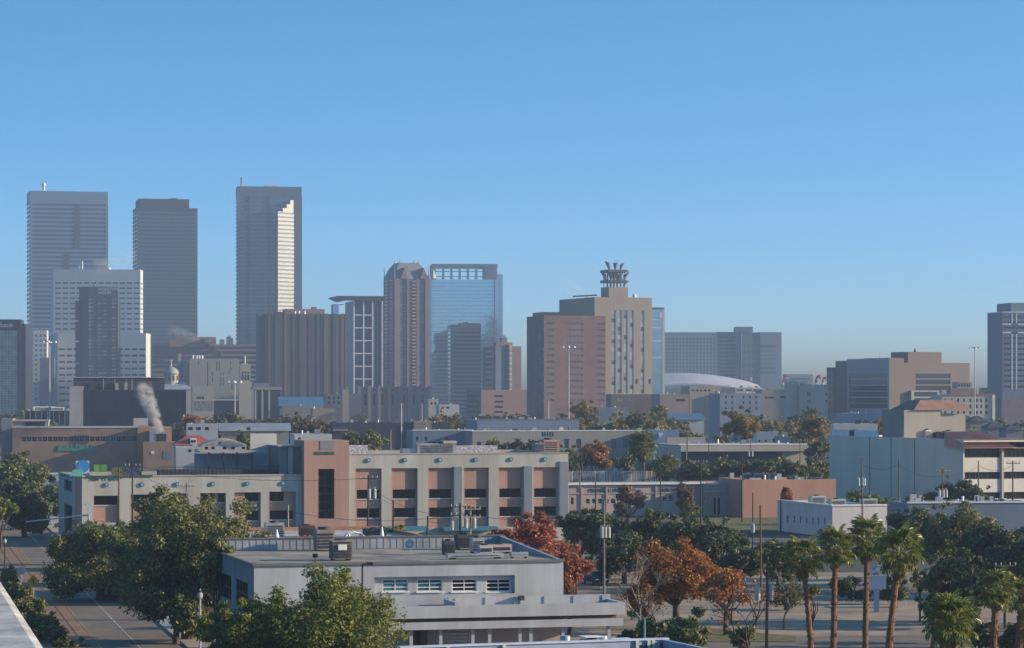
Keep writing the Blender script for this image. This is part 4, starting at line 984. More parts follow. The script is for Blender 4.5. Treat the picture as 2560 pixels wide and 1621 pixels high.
# physical therapy building and the pink wall right of it
wp = M('pinkish_white_wall', (0.40, 0.33, 0.30), 0.85, 0.10, 0.2, streak=True)
b = Bld('clinic', 'low pinkish clinic with PHYSICAL THERAPY CHIROPRACTIC lettering', 'clinic', 1421, 501, 13, 1759, D=16)
zt = b.fz(1213)
rc = [(b.fu(p), b.fu(p+11), b.fz(1260), b.fz(1248)) for p in (1464, 1479.5, 1495, 1511, 1527)] + [(b.fu(p), b.fu(p+11), b.fz(1256), b.fz(1246)) for p in (1657, 1673)] + [(b.fu(1427), b.fu(1434), b.fz(1262), b.fz(1244))]
b.facade('front', 0, b.W, 0, zt, rc, wp, 0.2); b.windows('front', rc, g_dark, M('white_sash',(0.6,0.58,0.55)), 1, 2, rec=0.2, fr=0.07)
b.shell(wp, zt, roof_pale, front=False, par=0.3); b.box('fascia', white_paint, -0.2, b.W+0.2, -0.5, 0.3, zt+0.004, zt+0.35); b.box('string_course', wp, 0, b.W, -0.12, 0, b.fz(1236), b.fz(1233))
lt = M('sign_letter_navy', (0.02, 0.05, 0.10), 0.6)
put('lettering', text_mesh('PHYSICAL THERAPY', 0.95, lt, 0.08, 1.0), b.root, (b.fu(1474), -0.1, b.fz(1231.5)))
put('lettering', text_mesh('CHIROPRACTIC', 0.95, lt, 0.08, 1.0), b.root, (b.fu(1646), -0.1, b.fz(1231.5)))
for i in range(5): b.box('pilaster', wp, b.fu(1452+62*i), b.fu(1456+62*i), -0.2, 0, 0, zt-0.3)
b = Bld('clinic_wing', 'pinkish one storey wing with glass double door right of the clinic', 'building', 1760, 505, 13, 1855, D=14)
zt = b.fz(1209)
rc = [(b.fu(1784), b.fu(1792.5), 0.1, b.fz(1244)), (b.fu(1794), b.fu(1803), 0.1, b.fz(1244)), (b.fu(1831), b.fu(1847), b.fz(1253), b.fz(1240)), (b.fu(1760.5), b.fu(1765), b.fz(1254), b.fz(1240))]
b.facade('front', 0, b.W, 0, zt, rc, wp, 0.25); b.windows('front', rc, g_dark, white_paint, 1, 1, rec=0.25, fr=0.09); b.shell(wp, zt, roof_pale, front=False, par=0.3); b.box('string_course', white_con, 0, b.W, -0.1, 0, b.fz(1230), b.fz(1228))
b = Bld('slatted_fence', 'upright pale slat fence on the roof behind the clinic', 'fence', 1422, 540, 12, 1640, D=0.3)
random.seed(5)
for i in range(34):
    u = b.W*i/34; b.box('slat', random.choice([white_con, slate_blue, wp, grey_w]), u, u+b.W/34*0.62, -0.08, 0.02, b.fz(1216), b.fz(1178)-0.15*random.random())
b.box('rail', steel, 0, b.W, 0.03, 0.12, b.fz(1182), b.fz(1179)); b.box('rail', steel, 0, b.W, 0.03, 0.12, b.fz(1212), b.fz(1209)); b.box('base_wall', wp, 0, b.W, 0.13, 0.4, 0, b.fz(1214))
b = low('pink_building', 'long plain pink wall building right of the clinic', 'building', 1855, 2090, 1200, 497, 13, 14, M('pink_stucco',(0.42,0.24,0.18),0.9,0.08,0.2,streak=True), roof_pale, par=0.4)
for p, w_ in ((1868, 5), (1905, 9), (1935, 4)): hv_box(f'rooftop unit {"at the left end" if p==1868 else "in the middle" if p==1905 else "at the right"} of the pink wall building', p, 1200, 504, w_*0.3, 1.2, 1.2, slate_blue, rz=2)

# big grey windowless box
b = Bld('storage_building', 'big plain grey windowless building with red tile roof over its right front', 'storage building', 2408, 510, 20, 2600, 2074)
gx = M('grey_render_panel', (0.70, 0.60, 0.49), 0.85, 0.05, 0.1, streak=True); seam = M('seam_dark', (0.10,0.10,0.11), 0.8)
zt = b.fz(1099); W, D = b.W, b.D
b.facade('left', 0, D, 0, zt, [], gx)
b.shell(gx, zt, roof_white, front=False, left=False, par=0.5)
for p in (2174, 2228, 2287): v = b.su(p); b.box('panel_joint', seam, -0.05, 0.03, v-0.1, v+0.1, 0, zt-0.1)
ww = M('warm_white_wall', (0.60,0.57,0.52), 0.85, 0.05, 0.2)
rc = [(0.3, b.fu(2502), b.fz(1145), b.fz(1122)), (b.fu(2509), W-2, b.fz(1145), b.fz(1122)), (0.3, b.fu(2502), b.fz(1199), b.fz(1181)), (b.fu(2509), W-2, b.fz(1199), b.fz(1181)), (0.3, b.fu(2502), b.fz(1250), b.fz(1232)), (b.fu(2509), W-2, b.fz(1250), b.fz(1232))]
b.facade('front', 0, W, 0, b.fz(1121), rc, ww, 0.6); b.windows('front', rc, g_dark, dark_steel, 6, 1, rec=0.6, fr=0.1)
b.box('pilaster', cream, b.fu(2502.5), b.fu(2508), -0.3, 0.3, 0, b.fz(1121))
MB().face([(-0.8,-1.2,b.fz(1121)),(b.fu(2535),-1.2,b.fz(1121)),(b.fu(2505),7,b.fz(1081, 0, 7)),(0,7,b.fz(1081, 0, 7))]).face([(-0.8,-1.2,b.fz(1121)),(0,7,b.fz(1081,0,7)),(-0.1,7,b.fz(1121))]).face([(b.fu(2535),-1.2,b.fz(1121)),(b.fu(2560),10,b.fz(1121)),(b.fu(2505),7,b.fz(1081,0,7))]).obj('tile_roof', M('salmon_tile',(0.50,0.29,0.22),0.85,0.12,0.5), b.root)
rm = MB()
for i in range(22):
    x = -0.5 + (b.fu(2530)+0.5)*i/21; f_ = min(1, i/21); rm.tube([(x, -1.25, b.fz(1121)+0.12), (x*(b.fu(2505)/b.fu(2535)), 6.9, b.fz(1081,0,7)+0.1)], 0.1, 4)
rm.obj('tile_ridge', MATS['salmon_tile'], b.root)
tb0, tb1 = b.su(2287), b.su(2188)
zb = b.sz(1025, 35)
stx = M('stair_tower_render', (0.30,0.275,0.25), 0.85, 0.06, 0.2, streak=True)
b.box('stair_tower', stx, 1.2, 9, b.su(2246), b.su(2192), zt-0.5, zb); b.box('stair_wing', stx, 9.02, 15, b.su(2246)+1, b.su(2192)-1, zt-0.5, zb-0.8)
MB().frus(3, 16, b.su(2246)-0.5, b.su(2192)+0.5, zb+0.01, 3, 3, zb+1.9).obj('tower_roof', M('dull_tile',(0.27,0.16,0.12),0.85,0.12,0.5), b.root)
b.box('parapet_white', white_paint, 0.4, 0.6, b.su(2190), D-0.4, zt-0.3, zt+1.2)
for lab, p, y, w_, h_, m_ in (('dark long roof unit on the grey storage building', 2290, 1097, 3.6, 1.9, dark_w), ('dark square roof unit near the red tile roof', 2352, 1099, 1.6, 1.4, dark_w), ('pale roof unit near the red tile roof', 2376, 1099, 1.8, 1.7, grey_w), ('dark roof unit left of the stair tower', 2143, 1090, 1.8, 1.6, dark_w), ('white roof unit beside the dark long one', 2322, 1097, 1.2, 1.9, white_con)):
    hv_box(lab, p, y, 535 if p > 2200 else 552, w_, 1.6, h_, m_, rz=20, z=zt-0.5)
for lab, p, y, d, w_ in (('blue flat roof left behind the grey storage building', 2088, 1034, 900, 106), ('white flat building behind the grey storage building', 2084, 1060, 760, 110)):
    low('flat_building', lab, 'building', p, p+w_, y, d, 4, 12, metal_blue if 'blue' in lab else white_con, roof_white if 'white' in lab else metal_blue)

# white building with narrow windows and rooftop units
b = Bld('white_building', 'low white building with row of narrow slit windows and roof units', 'building', 2081, 428, 16, 2218, 1943)
zt = b.fz(1266); wv = M('lavender_white_render', (0.52,0.52,0.53), 0.8, 0.06, 0.2, streak=True)
rc = []
for i, p in enumerate((1969, 1986, 2001, 2017, 2032, 2046, 2061)):
    v = b.su(p); rc.append((v-0.28, v+0.28, b.sz(1312 if i > 3 else 1308, v), b.sz(1290 if i < 3 else 1294, v)))
b.facade('left', 0, b.D, 0, zt, rc, wv, 0.2); b.windows('left', rc, g_dark, rec=0.2, name='slit_window')
b.facade('front', 0, b.W, 0, zt, [], wv); b.shell(wv, zt, roof_white, front=False, left=False, par=0.45)
b.box('coping', white_paint, -0.15, 0.35, -0.14, b.D, zt+0.004, zt+0.22); b.box('coping', white_paint, 0.36, b.W+0.1, -0.15, 0.35, zt+0.004, zt+0.22)
for lab, p, d, in (('left front cooling unit on the low white building', 2097, 432), ('right front cooling unit on the low white building', 2176, 434), ('rear cooling unit on the low white building', 2047, 446)):
    hv_box(lab, p, 1262, d, 2.4, 1.6, 1.35, M('unit_grey_green',(0.34,0.37,0.36),0.6), rz=16, z=zt-0.43)
low('white_strip_building', 'long low building with bright white roof behind the right oaks', 'building', 2270, 2600, 1259, 405, 8, 10, slate_blue, roof_white, par=0.3, trim=white_paint)
for lab, p in (('left round roof fan on the white roofed strip building', 2486), ('right round roof fan on the white roofed strip building', 2506)):
    t = thing('roof_fan', lab, 'roof fan', (WX(p, 412), 412, WZ(1259, 412)-0.3), 0, 'roof fans on the white strip building')
    MB().tube([(0,0,0),(0,0,0.9)], 0.42, 12).obj('housing', dark_steel, t); MB().tube([(0,0,0.9),(0,0,1.05)], [0.6,0.5], 12).obj('cowl', steel, t)

# ------------------------------------------------------------------ the long pink and cream building
PSI = 15.0
b = Bld('arcade_building', 'long cream building with salmon panels, blue medallions and tall salmon entrance tower', 'building', 870, 412, PSI, 1421, D=30)
crm = M('weathered_cream_render', (0.43, 0.42, 0.385), 0.85, 0.09, 0.35, streak=True, dirt=(0.32, 0.31, 0.27))
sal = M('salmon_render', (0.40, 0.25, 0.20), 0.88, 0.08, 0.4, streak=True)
drk = glass('dark_tinted_pane', (0.006, 0.007, 0.011), 0.12, spec=0.35)
bar = M('bronze_bar', (0.05,0.05,0.06), 0.5)
rib = M('ribbed_blue_panel', (0.36, 0.42, 0.50), 0.6, 0.06, 0.3)
zt = b.fz(1137); W = b.W
Z = lambda y, p: b.fz(y, b.fu(p))
bays = [(889,954),(979,1044),(1070,1133),(1159,1222),(1246,1308),(1333,1396)]
zb0, zb1 = b.fz(1318) - 0.3, b.fz(1172)
rects = [(b.fu(p0), b.fu(p1), zb0, zb1) for p0, p1 in bays]
b.facade('front', 0, W, 0, zt, rects, crm, 0.5)
up = (b.fz(1248.5), b.fz(1225.5)); lo_ = (b.fz(1296), b.fz(1272))
for (u0, u1, a0, a1) in rects:
    wr = [(u0+0.28, u1-0.22, up[0], up[1]), (u0+0.28, u1-0.22, lo_[0], lo_[1])]
    pn = b.facade('front', u0, u1, a0, a1, wr, sal, 0.2, name='recessed_panel', at=0.5)
    b.windows('front', wr, drk, bar, 2, 1, rec=0.2, at=0.5, fr=0.07)
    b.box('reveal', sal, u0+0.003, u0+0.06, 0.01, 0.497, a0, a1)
    for w_ in wr: b.box('sill', white_con, w_[0]-0.08, w_[1]+0.08, 0.38, 0.55, w_[2]-0.14, w_[2]-0.003)
for p in (921, 1012, 1100, 1189, 1277, 1362):
    u, zc_ = b.fu(p), b.fz(1151.5)
    md_ = MB().tube([(u,-0.17,zc_),(u,-0.02,zc_)], 0.33, 14).obj('medallion', M('medallion_blue',(0.05,0.22,0.33),0.5), b.root)
    MB().tube([(u,-0.21,zc_),(u,-0.175,zc_)], 0.13, 10).obj('medallion_boss', M('medallion_pale',(0.45,0.5,0.5),0.5), md_)
for p0, p1, y0 in ((1134.5,1156,1168),(1309.5,1331,1168),(1397.5,1420,1157)):
    u0, u1 = b.fu(p0), b.fu(p1); rb_ = b.box('ribbed_pier', rib, u0, u1, -0.12, -0.004, zb0, b.fz(y0))
    for k in range(8): x = u0 + (u1-u0)*(k+0.5)/8; put('rib', box_mesh(0.05, 0.08, b.fz(y0)-zb0-0.1, white_con), rb_, (x-u0, -0.075, 0.05))
b.shell(crm, zt, roof_grey, front=False, par=0.6)
b.box('coping', crm, -0.05, W+0.1, -0.1, 0.33, zt+0.004, zt+0.14)
# entrance tower
tz = b.fz(1101); tx0 = b.fu(757.5)
gr = (b.fu(793), b.fu(833)+0.0, b.fz(1296), b.fz(1172))
b.facade('front', tx0, -0.02, 0, tz, [gr], sal, 0.6, name='entrance_tower_wall', at=-0.9)
MB().face([(tx0,-0.9,0),(tx0,7,0),(tx0,7,tz),(tx0,-0.9,tz)]).face([(-0.02,-0.9,0),(-0.02,7,0),(-0.02,7,tz),(-0.02,-0.9,tz)]).face([(tx0,7,0),(-0.02,7,0),(-0.02,7,tz),(tx0,7,tz)]).face([(tx0,-0.9,tz),(-0.02,-0.9,tz),(-0.02,7,tz),(tx0,7,tz)]).obj('entrance_tower_wall', sal, b.root)
for j in range(6):
    for i in range(2):
        w_ = (gr[1]-gr[0])/2; h_ = (gr[3]-gr[2])/6
        put('window', window_mesh(w_-0.03, h_-0.03, 1, 1, drk, bar, 0.05), b.root, (gr[0]+i*w_, -0.32, gr[2]+j*h_))
b.box('grey_panel', grey_w, b.fu(797), b.fu(833), -0.96, -0.902, b.fz(1124), b.fz(1102))
random.seed(11); lg = MB()
for i in range(17):
    x = b.fu(786.5) + i*0.165; lg.box(x, x+0.11, -1.0, -0.902, b.fz(1136), b.fz(1136)+random.choice((0.34,0.42,0.42)))
    if i % 3 == 0: lg.box(x, x+0.17, -0.995, -0.903, b.fz(1136)+0.18, b.fz(1136)+0.26)
lg.obj('sign_lettering', M('sign_bronze_green',(0.08,0.12,0.11),0.6), b.root)
# low left section
wl = b.fu(205); zl = b.fz(1186.5); zl0 = 0.0
lb = [(229,300),(326,398),(424,488),(586,653),(672,740)]
mods = []
def lw(p0, p1, y0, y1): return (b.fu(p0), b.fu(p1), b.fz(y1), b.fz(y0))
rects = [lw(234,296,1234,1300), lw(326,395,1232,1300), lw(420,470,1231,1300), lw(500,565,1230,1318), lw(585.5,652,1229,1318), lw(672,740,1228,1318)]
b.facade('front', wl, tx0-0.02, 0, zl, rects, crm, 0.5)
wins = [[lw(234.5,294,1234,1257)], [lw(330,394,1232,1255)], [lw(421,464,1231,1254)], [lw(502,538,1230,1253), lw(546,563,1230,1253)], [lw(613.5,648,1229,1252), lw(616,648,1275,1299)], [lw(676,711,1228,1252), lw(676,735,1275,1297.5)]]
for r, ws in zip(rects, wins):
    b.facade('front', r[0], r[1], r[2], r[3], [w_ for w_ in ws], sal, 0.2, name='recessed_panel', at=0.5)
    b.windows('front', ws, drk, bar, 2, 1, rec=0.2, at=0.5, fr=0.06)
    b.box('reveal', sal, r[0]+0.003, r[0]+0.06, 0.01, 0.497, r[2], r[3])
    for w_ in ws: b.box('sill', white_con, w_[0], w_[1], 0.38, 0.55, w_[2]-0.14, w_[2]-0.003)
for p in (266, 355, 443, 532, 618, 707):
    u, zc_ = b.fu(p), b.fz(1207.5)
    md_ = MB().tube([(u,-0.17,zc_),(u,-0.02,zc_)], 0.33, 14).obj('medallion', M('medallion_blue',(0.05,0.22,0.33),0.5), b.root)
    MB().tube([(u,-0.21,zc_),(u,-0.175,zc_)], 0.13, 10).obj('medallion_boss', M('medallion_pale',(0.45,0.5,0.5),0.5), md_)
cx0, cy0 = b.fu(151), 12.0
MB().face([(wl,0,0),(wl-0.9,1.5,0),(wl-0.9,1.5,zl),(wl,0,zl)]).obj('corner_wall', sal, b.root)
eu = wl-0.9
ew = [(5, 16, b.fz(1228), b.fz(1201)), (5, 16, 0.3, b.fz(1262))]
b.facade('left', 1.5, 24, 0, zl, ew, crm, 0.4, at=eu); b.windows('left', ew, drk, bar, 4, 1, rec=0.4, at=eu, fr=0.1)
ul = MB()
for i in range(9): ul.box(eu-0.08, eu-0.004, 4+2.1*i, 4.9+2.1*i, b.fz(1195), b.fz(1182)-0.3)
ul.obj('relief_strip', slate_blue, b.root)
MB().face([(eu,1.5,zl-0.5),(wl,0,zl-0.5),(tx0,0.3,zl-0.5),(tx0,24,zl-0.5),(eu,24,zl-0.5)]).obj('roof', M('tar_roof',(0.045,0.05,0.065),0.8,0.3,0.5), b.root)
MB().face([(eu,24,0),(tx0,24,0),(tx0,24,zl),(eu,24,zl)]).face([(eu+0.3,23.7,zl-0.5),(tx0,23.7,zl-0.5),(tx0,23.7,zl),(eu+0.3,23.7,zl)]).obj('wall', crm, b.root)
b.box('coping', crm, wl, tx0-0.03, -0.1, 0.33, zl-0.1, zl+0.1)
gn = MB(); random.seed(2)
stain = M('green_stain', (0.035, 0.09, 0.085), 0.8, 0.2, 1.0)
for i in range(46):
    x = b.fu(213) + (b.fu(376)-b.fu(213))*i/45; L = random.choice((0.15,0.2,0.3,0.5,0.9)) if i < 25 else 0.14
    gn.box(x, x+0.2+0.12*random.random(), -0.106, -0.1005 if False else -0.102, zl-0.1-0.3*0-L*0.6, zl+0.098)
gn.obj('algae_streaks', stain, b.root)
# roof deck structures on the low section
deck = M('deck_dark', (0.05,0.055,0.07), 0.7); pale_bl = M('pale_blue_wall', (0.40,0.45,0.52), 0.8, 0.1, 0.3)
b.box('stair_house', grey_w, b.fu(704), tx0-0.05, 2, 10, zl-0.5, b.fz(1117)); b.box('stair_house_roof', concrete, b.fu(700), tx0-0.06, 1.6, 10.4, b.fz(1117)+0.004, b.fz(1114)); b.box('stair_pier', cream, b.fu(726), b.fu(737), 1.5, 1.95, zl-0.5, b.fz(1114)-0.3)
b.box('deck_wall', pale_bl, b.fu(512), b.fu(703)-0.02, 10, 10.3, zl-0.5, b.fz(1133, 0, 8)); b.box('tall_wall', white_con, b.fu(656), b.fu(723), 10.35, 10.7, zl-0.5, b.fz(1084, 0, 8))
cn = b.box('canopy', M('canopy_tan',(0.34,0.31,0.27),0.8), b.fu(511), b.fu(669), 4, 9.6, b.fz(1131), b.fz(1128))
for p in (534, 571, 605, 643): b.box('canopy_post', dark_steel, b.fu(p)-0.12, b.fu(p)+0.12, 4.4, 4.65, zl-0.49, b.fz(1131)-0.004)
b.box('railing', dark_steel, b.fu(400), b.fu(700), 1.3, 1.36, b.fz(1166)-0.05, b.fz(1166)+0.05)
for i in range(30): u = b.fu(400) + (b.fu(700)-b.fu(400))*i/29; b.box('baluster', dark_steel, u-0.02, u+0.02, 1.31, 1.35, zl-0.49, b.fz(1166)-0.05)
b.box('deck_skirt', deck, b.fu(400), b.fu(700), 1.5, 3.5, zl-0.49, b.fz(1172))
# murals on the roof
t = thing('mural_board', 'painted board with big blue circle on the pink building roof', 'mural', (b.root.location.x, b.root.location.y, 0), b.psi)
x0, x1 = b.fu(197), b.fu(231); z0_, z1_ = zl-0.45, b.fz(1150)
MB().prism([(x0,4),(x1,4),(x1,4.2),(x0,4.2)], z0_, z1_).obj('board', white_con, t)
MB().tube([((x0+x1)/2+0.1,3.94,b.fz(1163)),((x0+x1)/2+0.1,3.99,b.fz(1163))], 0.9, 18).obj('painted_circle', M('mural_blue',(0.03,0.22,0.55),0.6), t)
MB().face([(b.fu(178),3.9,z0_),(x1-0.3,3.9,z0_),(x0+0.8,3.9,b.fz(1170)),(b.fu(190),3.9,b.fz(1172))]).face([(b.fu(178),3.98,z0_),(x1-0.3,3.98,z0_),(x0+0.8,3.98,b.fz(1170)),(b.fu(190),3.98,b.fz(1172))]).obj('painted_wedge', M('mural_teal',(0.10,0.38,0.33),0.6), t)
t = thing('mural_board', 'green painted board on the pink building roof', 'mural', (b.root.location.x, b.root.location.y, 0), b.psi)
x0, x1 = b.fu(242), b.fu(276)
MB().box(x0, x1, 4, 4.2, zl-0.4, b.fz(1160)).obj('board', M('mural_green',(0.10,0.28,0.06),0.7,0.35,1.5,streak=True), t); MB().box(x0-0.4, x1, 3.6, 3.9, zl-0.45, b.fz(1178)).obj('bench', cream, t)
t = thing('mural_board', 'dark patterned boards right of the green painted board', 'mural', (b.root.location.x, b.root.location.y, 0), b.psi)
MB().box(b.fu(287), b.fu(322), 4, 4.2, zl-0.4, b.fz(1167)).obj('board', M('mural_olive',(0.10,0.11,0.05),0.7,0.5,1.2), t); MB().box(b.fu(323), b.fu(363), 4, 4.2, zl-0.4, b.fz(1167)).obj('board', M('mural_violet',(0.07,0.08,0.20),0.7,0.5,1.2), t)
# things on the higher roof
t = hv_box('large rusty metal air handler on the cream building roof', 1092, 1137, 424, 6.0, 3.0, 2.0, M('weathered_zinc',(0.36,0.37,0.38),0.5,0.25,0.8,metal=0.4), rz=15, z=zt-0.55)
MB().prism([(-5.2,0.4),(-3.02,0.2),(-3.02,2.6),(-5.2,2.4)], 0.1, 1.2).obj('intake_duct', steel, t); MB().box(1.0, 3.05, -0.2, 2.5, 1.99, 2.35).obj('upper_duct', cream, t)
t = hv_box('salmon roof house at the right end of the cream building', 1378, 1137, 438, 2.4, 3.0, 2.3, sal, rz=15, z=zt-0.55, name='roof_house', cat='roof house')
hv_box('grey roof cabinet left of the salmon roof house', 1350, 1137, 436, 1.6, 2.0, 1.9, slate_blue, rz=15, z=zt-0.55)
gb = M('graffiti_wall', (0.45,0.44,0.47), 0.8, 0.4, 2.5)
b.box('back_parapet', gb, b.fu(874), b.fu(1004), 24, 24.3, zt-0.59, zt+0.95); b.box('back_parapet', gb, b.fu(1170), b.fu(1345), 24, 24.3, zt-0.59, zt+0.8)
# teal awning and ground floor front
teal_f = M('teal_fascia', (0.04, 0.19, 0.28), 0.6, 0.15, 0.5)
b.box('awning', teal_f, b.fu(600), b.fu(1060), -3.0, -0.92, b.fz(1328), b.fz(1317)); b.box('awning', teal_f, b.fu(1100), b.fu(1235), -2.5, -0.02, b.fz(1329), b.fz(1320))
# ------------------------------------------------------------------ near white office
b = Bld('white_office', 'near white two storey office with flat roof and ribbon of windows', 'office building', 635, 216, 14.5, 1408.5, D=20)
wo = M('white_office_wall', (0.42, 0.44, 0.47), 0.75, 0.08, 0.5, streak=True, dirt=(0.33, 0.34, 0.36)); wsash = M('window_sash_white', (0.75,0.75,0.74), 0.5)
W, D = b.W, b.D
zt = b.fz(1412)
def nz(y, p): return b.fz(y, b.fu(p))
strip = (b.fu(936), b.fu(1287), nz(1487, 1110), nz(1441, 1110))
b.facade('front', 0, W, 0, zt, [strip], wo, 0.45)
wr = [(b.fu(p0), b.fu(p1), nz(1480.5, p0), nz(1449.5, p0)) for p0, p1 in ((959,1023),(1046,1109),(1133,1195),(1219,1280))]
b.facade('front', *strip, wr, wo, 0.12, name='window_strip_wall', at=0.45)
for r, gm_ in zip(wr, (glass('blind_teal',(0.05,0.22,0.28),0.15), glass('blind_teal_dark',(0.025,0.10,0.13),0.12), g_dark, g_dark)):
    b.windows('front', [r], gm_, wsash, 2, 3, rec=0.12, at=0.45, fr=0.07)
    b.box('sill', wsash, r[0]-0.1, r[1]+0.1, 0.30, 0.46, r[2]-0.1, r[2]-0.003)
lw_ = [(3, 9, 5.2, 7.2), (11.5, 17.5, 5.2, 7.2), (3, 9, 1.2, 3.4)]
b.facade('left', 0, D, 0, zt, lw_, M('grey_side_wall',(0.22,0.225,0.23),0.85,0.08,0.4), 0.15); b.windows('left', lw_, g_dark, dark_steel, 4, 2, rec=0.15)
roofn = M('bitumen_roof_tan', (0.30, 0.27, 0.22), 0.9, 0.3, 0.22, bump=0.3, dirt=(0.10, 0.09, 0.08))
MB().face([(W,0,0),(W,D,0),(W,D,zt),(W,0,zt)]).face([(W,D,0),(0,D,0),(0,D,zt),(W,D,zt)]).obj('wall', wo, b.root)
MB().face([(0,0.3,zt-0.02),(W-0.3,0.3,zt-0.02),(W-0.3,D-0.3,zt-0.02),(0,D-0.3,zt-0.02)]).obj('roof', roofn, b.root)
edge = M('roof_edge_metal', (0.16,0.15,0.14), 0.6)
b.box('roof_edge', edge, -0.12, W+0.1, -0.14, 0.14, zt-0.14, zt+0.06); b.box('roof_edge', edge, -0.13, 0.13, 0.15, D, zt-0.13, zt+0.05)
par = M('zinc_parapet', (0.34,0.36,0.39), 0.5, 0.15, 0.6, metal=0.3)
b.box('back_parapet', par, 0, W, D-0.3, D, zt, zt+0.95)
nb = 44
for i in range(nb): u = W*i/(nb-1); b.box('parapet_rib', par, u-0.04, u+0.035, D-0.325, D-0.303, zt, zt+0.9)
b.box('parapet_coping', edge, -0.1, W+0.1, D-0.42, D+0.1, zt+0.954, zt+1.03)
MB().face([(W-0.3,D*0.02,zt),(W,D*0.02,zt),(W,D-0.31,zt+0.95),(W-0.3,D-0.31,zt+0.95)]).face([(W-0.3,D*0.02,zt-0.02),(W-0.3,D-0.31,zt-0.02),(W-0.3,D-0.31,zt+0.95)]).face([(W,D*0.02,zt-0.02),(W,D-0.31,zt-0.02),(W,D-0.31,zt+0.95)]).obj('side_parapet', par, b.root)
# front wing with double canopy
cz = lambda y, p: b.fz(y, b.fu(p), -4.5)
x0c, x1c, yf = b.fu(940), b.fu(1563.5, -5.0), -5.0
c1t, c1b, c2t, c2b = cz(1514, 1100), cz(1544, 1100), cz(1554, 1100), cz(1573, 1100)
for (nm, ta, tb_, q) in (('upper_canopy', c1t, c1b, 0.0), ('lower_canopy', c2t, c2b, 0.55)):
    b.box(nm, wo, x0c, x1c, yf-q*0, yf+0.35, tb_, ta) if nm == 'upper_canopy' else b.box(nm, wo, x0c, x1c-0.1, yf+0.25, yf+0.5, tb_, ta)
b.box('canopy_roof', roof_pale, x0c, x1c-0.3, yf+0.36, -0.02, c1t-0.75, c1t-0.62); b.box('canopy_back', wo, b.fu(1115), x1c, -0.9, -0.55, c1t-0.6, c1t+0.35); b.box('canopy_end', wo, x1c-0.3, x1c, yf+0.36, -0.56, c1b, c1t)
b.box('canopy_step', wo, b.fu(1115)-0.3, b.fu(1115)-0.01, yf+0.7, -0.56, c1t-0.6, c1t+0.2)
for i in range(6): u = b.fu(1130)+i*2.4; b.box('parapet_joint', steel, u, u+0.08, -0.96, -0.903, c1t-0.6, c1t+0.3)
b.box('soffit_band', M('brown_soffit',(0.20,0.13,0.09),0.8), x0c, x1c-0.5, yf+0.8, yf+0.95, c2t+0.003, c1b-0.003)
b.box('lower_roof', roof_pale, x0c, x1c-0.4, yf+0.51, -0.03, c2b, c2b+0.12)
b.box('ground_wall', M('ground_wall_grey',(0.36,0.34,0.36),0.85,0.08,0.3), x0c, b.fu(1400), -0.06, -0.02, 0, c2b-0.01)
for p in (1026,1100,1180,1222,1298,1325,1405,1520): b.box('column', wo, b.fu(p,-4)-0.13, b.fu(p,-4)+0.13, yf+0.7, yf+1.0, 0, c2b-0.004)
b.box('shop_window', g_dark, b.fu(1026), b.fu(1068), -0.12, -0.07, 1.0, c2b-0.3)
for i in range(9): b.box('louvre_slat', steel, b.fu(1108), b.fu(1187), -0.14, -0.07, 0.9+0.27*i, 1.05+0.27*i)
t = thing('floodlight', 'black floodlight box on the white canopy parapet', 'floodlight', (b.root.location.x, b.root.location.y, 0), b.psi)
MB().box(b.fu(1287), b.fu(1300), -1.4, -1.0, c1t+0.05, c1t+0.4).obj('housing', dark_steel, t); MB().box(b.fu(1292), b.fu(1295), -1.0, -0.9, c1t-0.3, c1t+0.2).obj('bracket', steel, t)
# roof clutter
rust = M('rusty_sheet', (0.30,0.24,0.20), 0.7, 0.25, 1.2); tz0 = zt-0.02
def onroof(p, y): # point on the office roof seen at photo pixel
    d_ = (EYE - zt) * FPX / (y - HY); return (WX(p, d_), d_, tz0)
def rbox(label, p, y, w, dp, h, mat):
    l = onroof(p, y); t = hv_box(label, 0, 0, 1, w, dp, h, mat, rz=15, z=tz0); t.location = l; return t
rbox('large boxy roof unit with dark opening at the back of the white office', 814, 1378, 1.5, 1.5, 1.8, M('roof_unit_brown',(0.24,0.21,0.19),0.8,0.2,1.0))
t = rbox('front roof chimney box with white sheet on the white office', 856, 1402, 1.55, 1.5, 1.5, M('roof_unit_dark',(0.13,0.125,0.12),0.85,0.2,1.0)); MB().box(-0.35, 0.35, -0.1, -0.06, 0.85, 1.3).obj('sheet', white_paint, t); MB().box(-0.85, 0.85, -0.1, 1.6, 1.5, 1.6).obj('lid', rust, t)
rbox('dark tank-like roof unit right of the satellite dish', 1124, 1388, 0.9, 0.9, 1.15, dark_w)
rbox('cluttered dark cooler at the back right of the office roof', 1168, 1375, 1.6, 1.4, 1.3, dark_w)
rbox('open frame roof unit behind the pink box', 1196, 1384, 1.0, 1.0, 1.3, steel)
rbox('pale slanted roof duct near the pink box', 1216, 1388, 1.1, 0.9, 0.8, M('pale_duct',(0.5,0.46,0.44),0.6))
rbox('pinkish flat roof box near the right roof edge', 1255, 1384, 1.7, 1.2, 0.75, M('pink_duct',(0.46,0.36,0.36),0.7))
rbox('long grey duct box along the right front of the office roof', 1190, 1398, 4.6, 0.7, 0.45, steel); rbox('short grey duct box at the right roof corner', 1300, 1396, 1.4, 0.6, 0.5, steel)
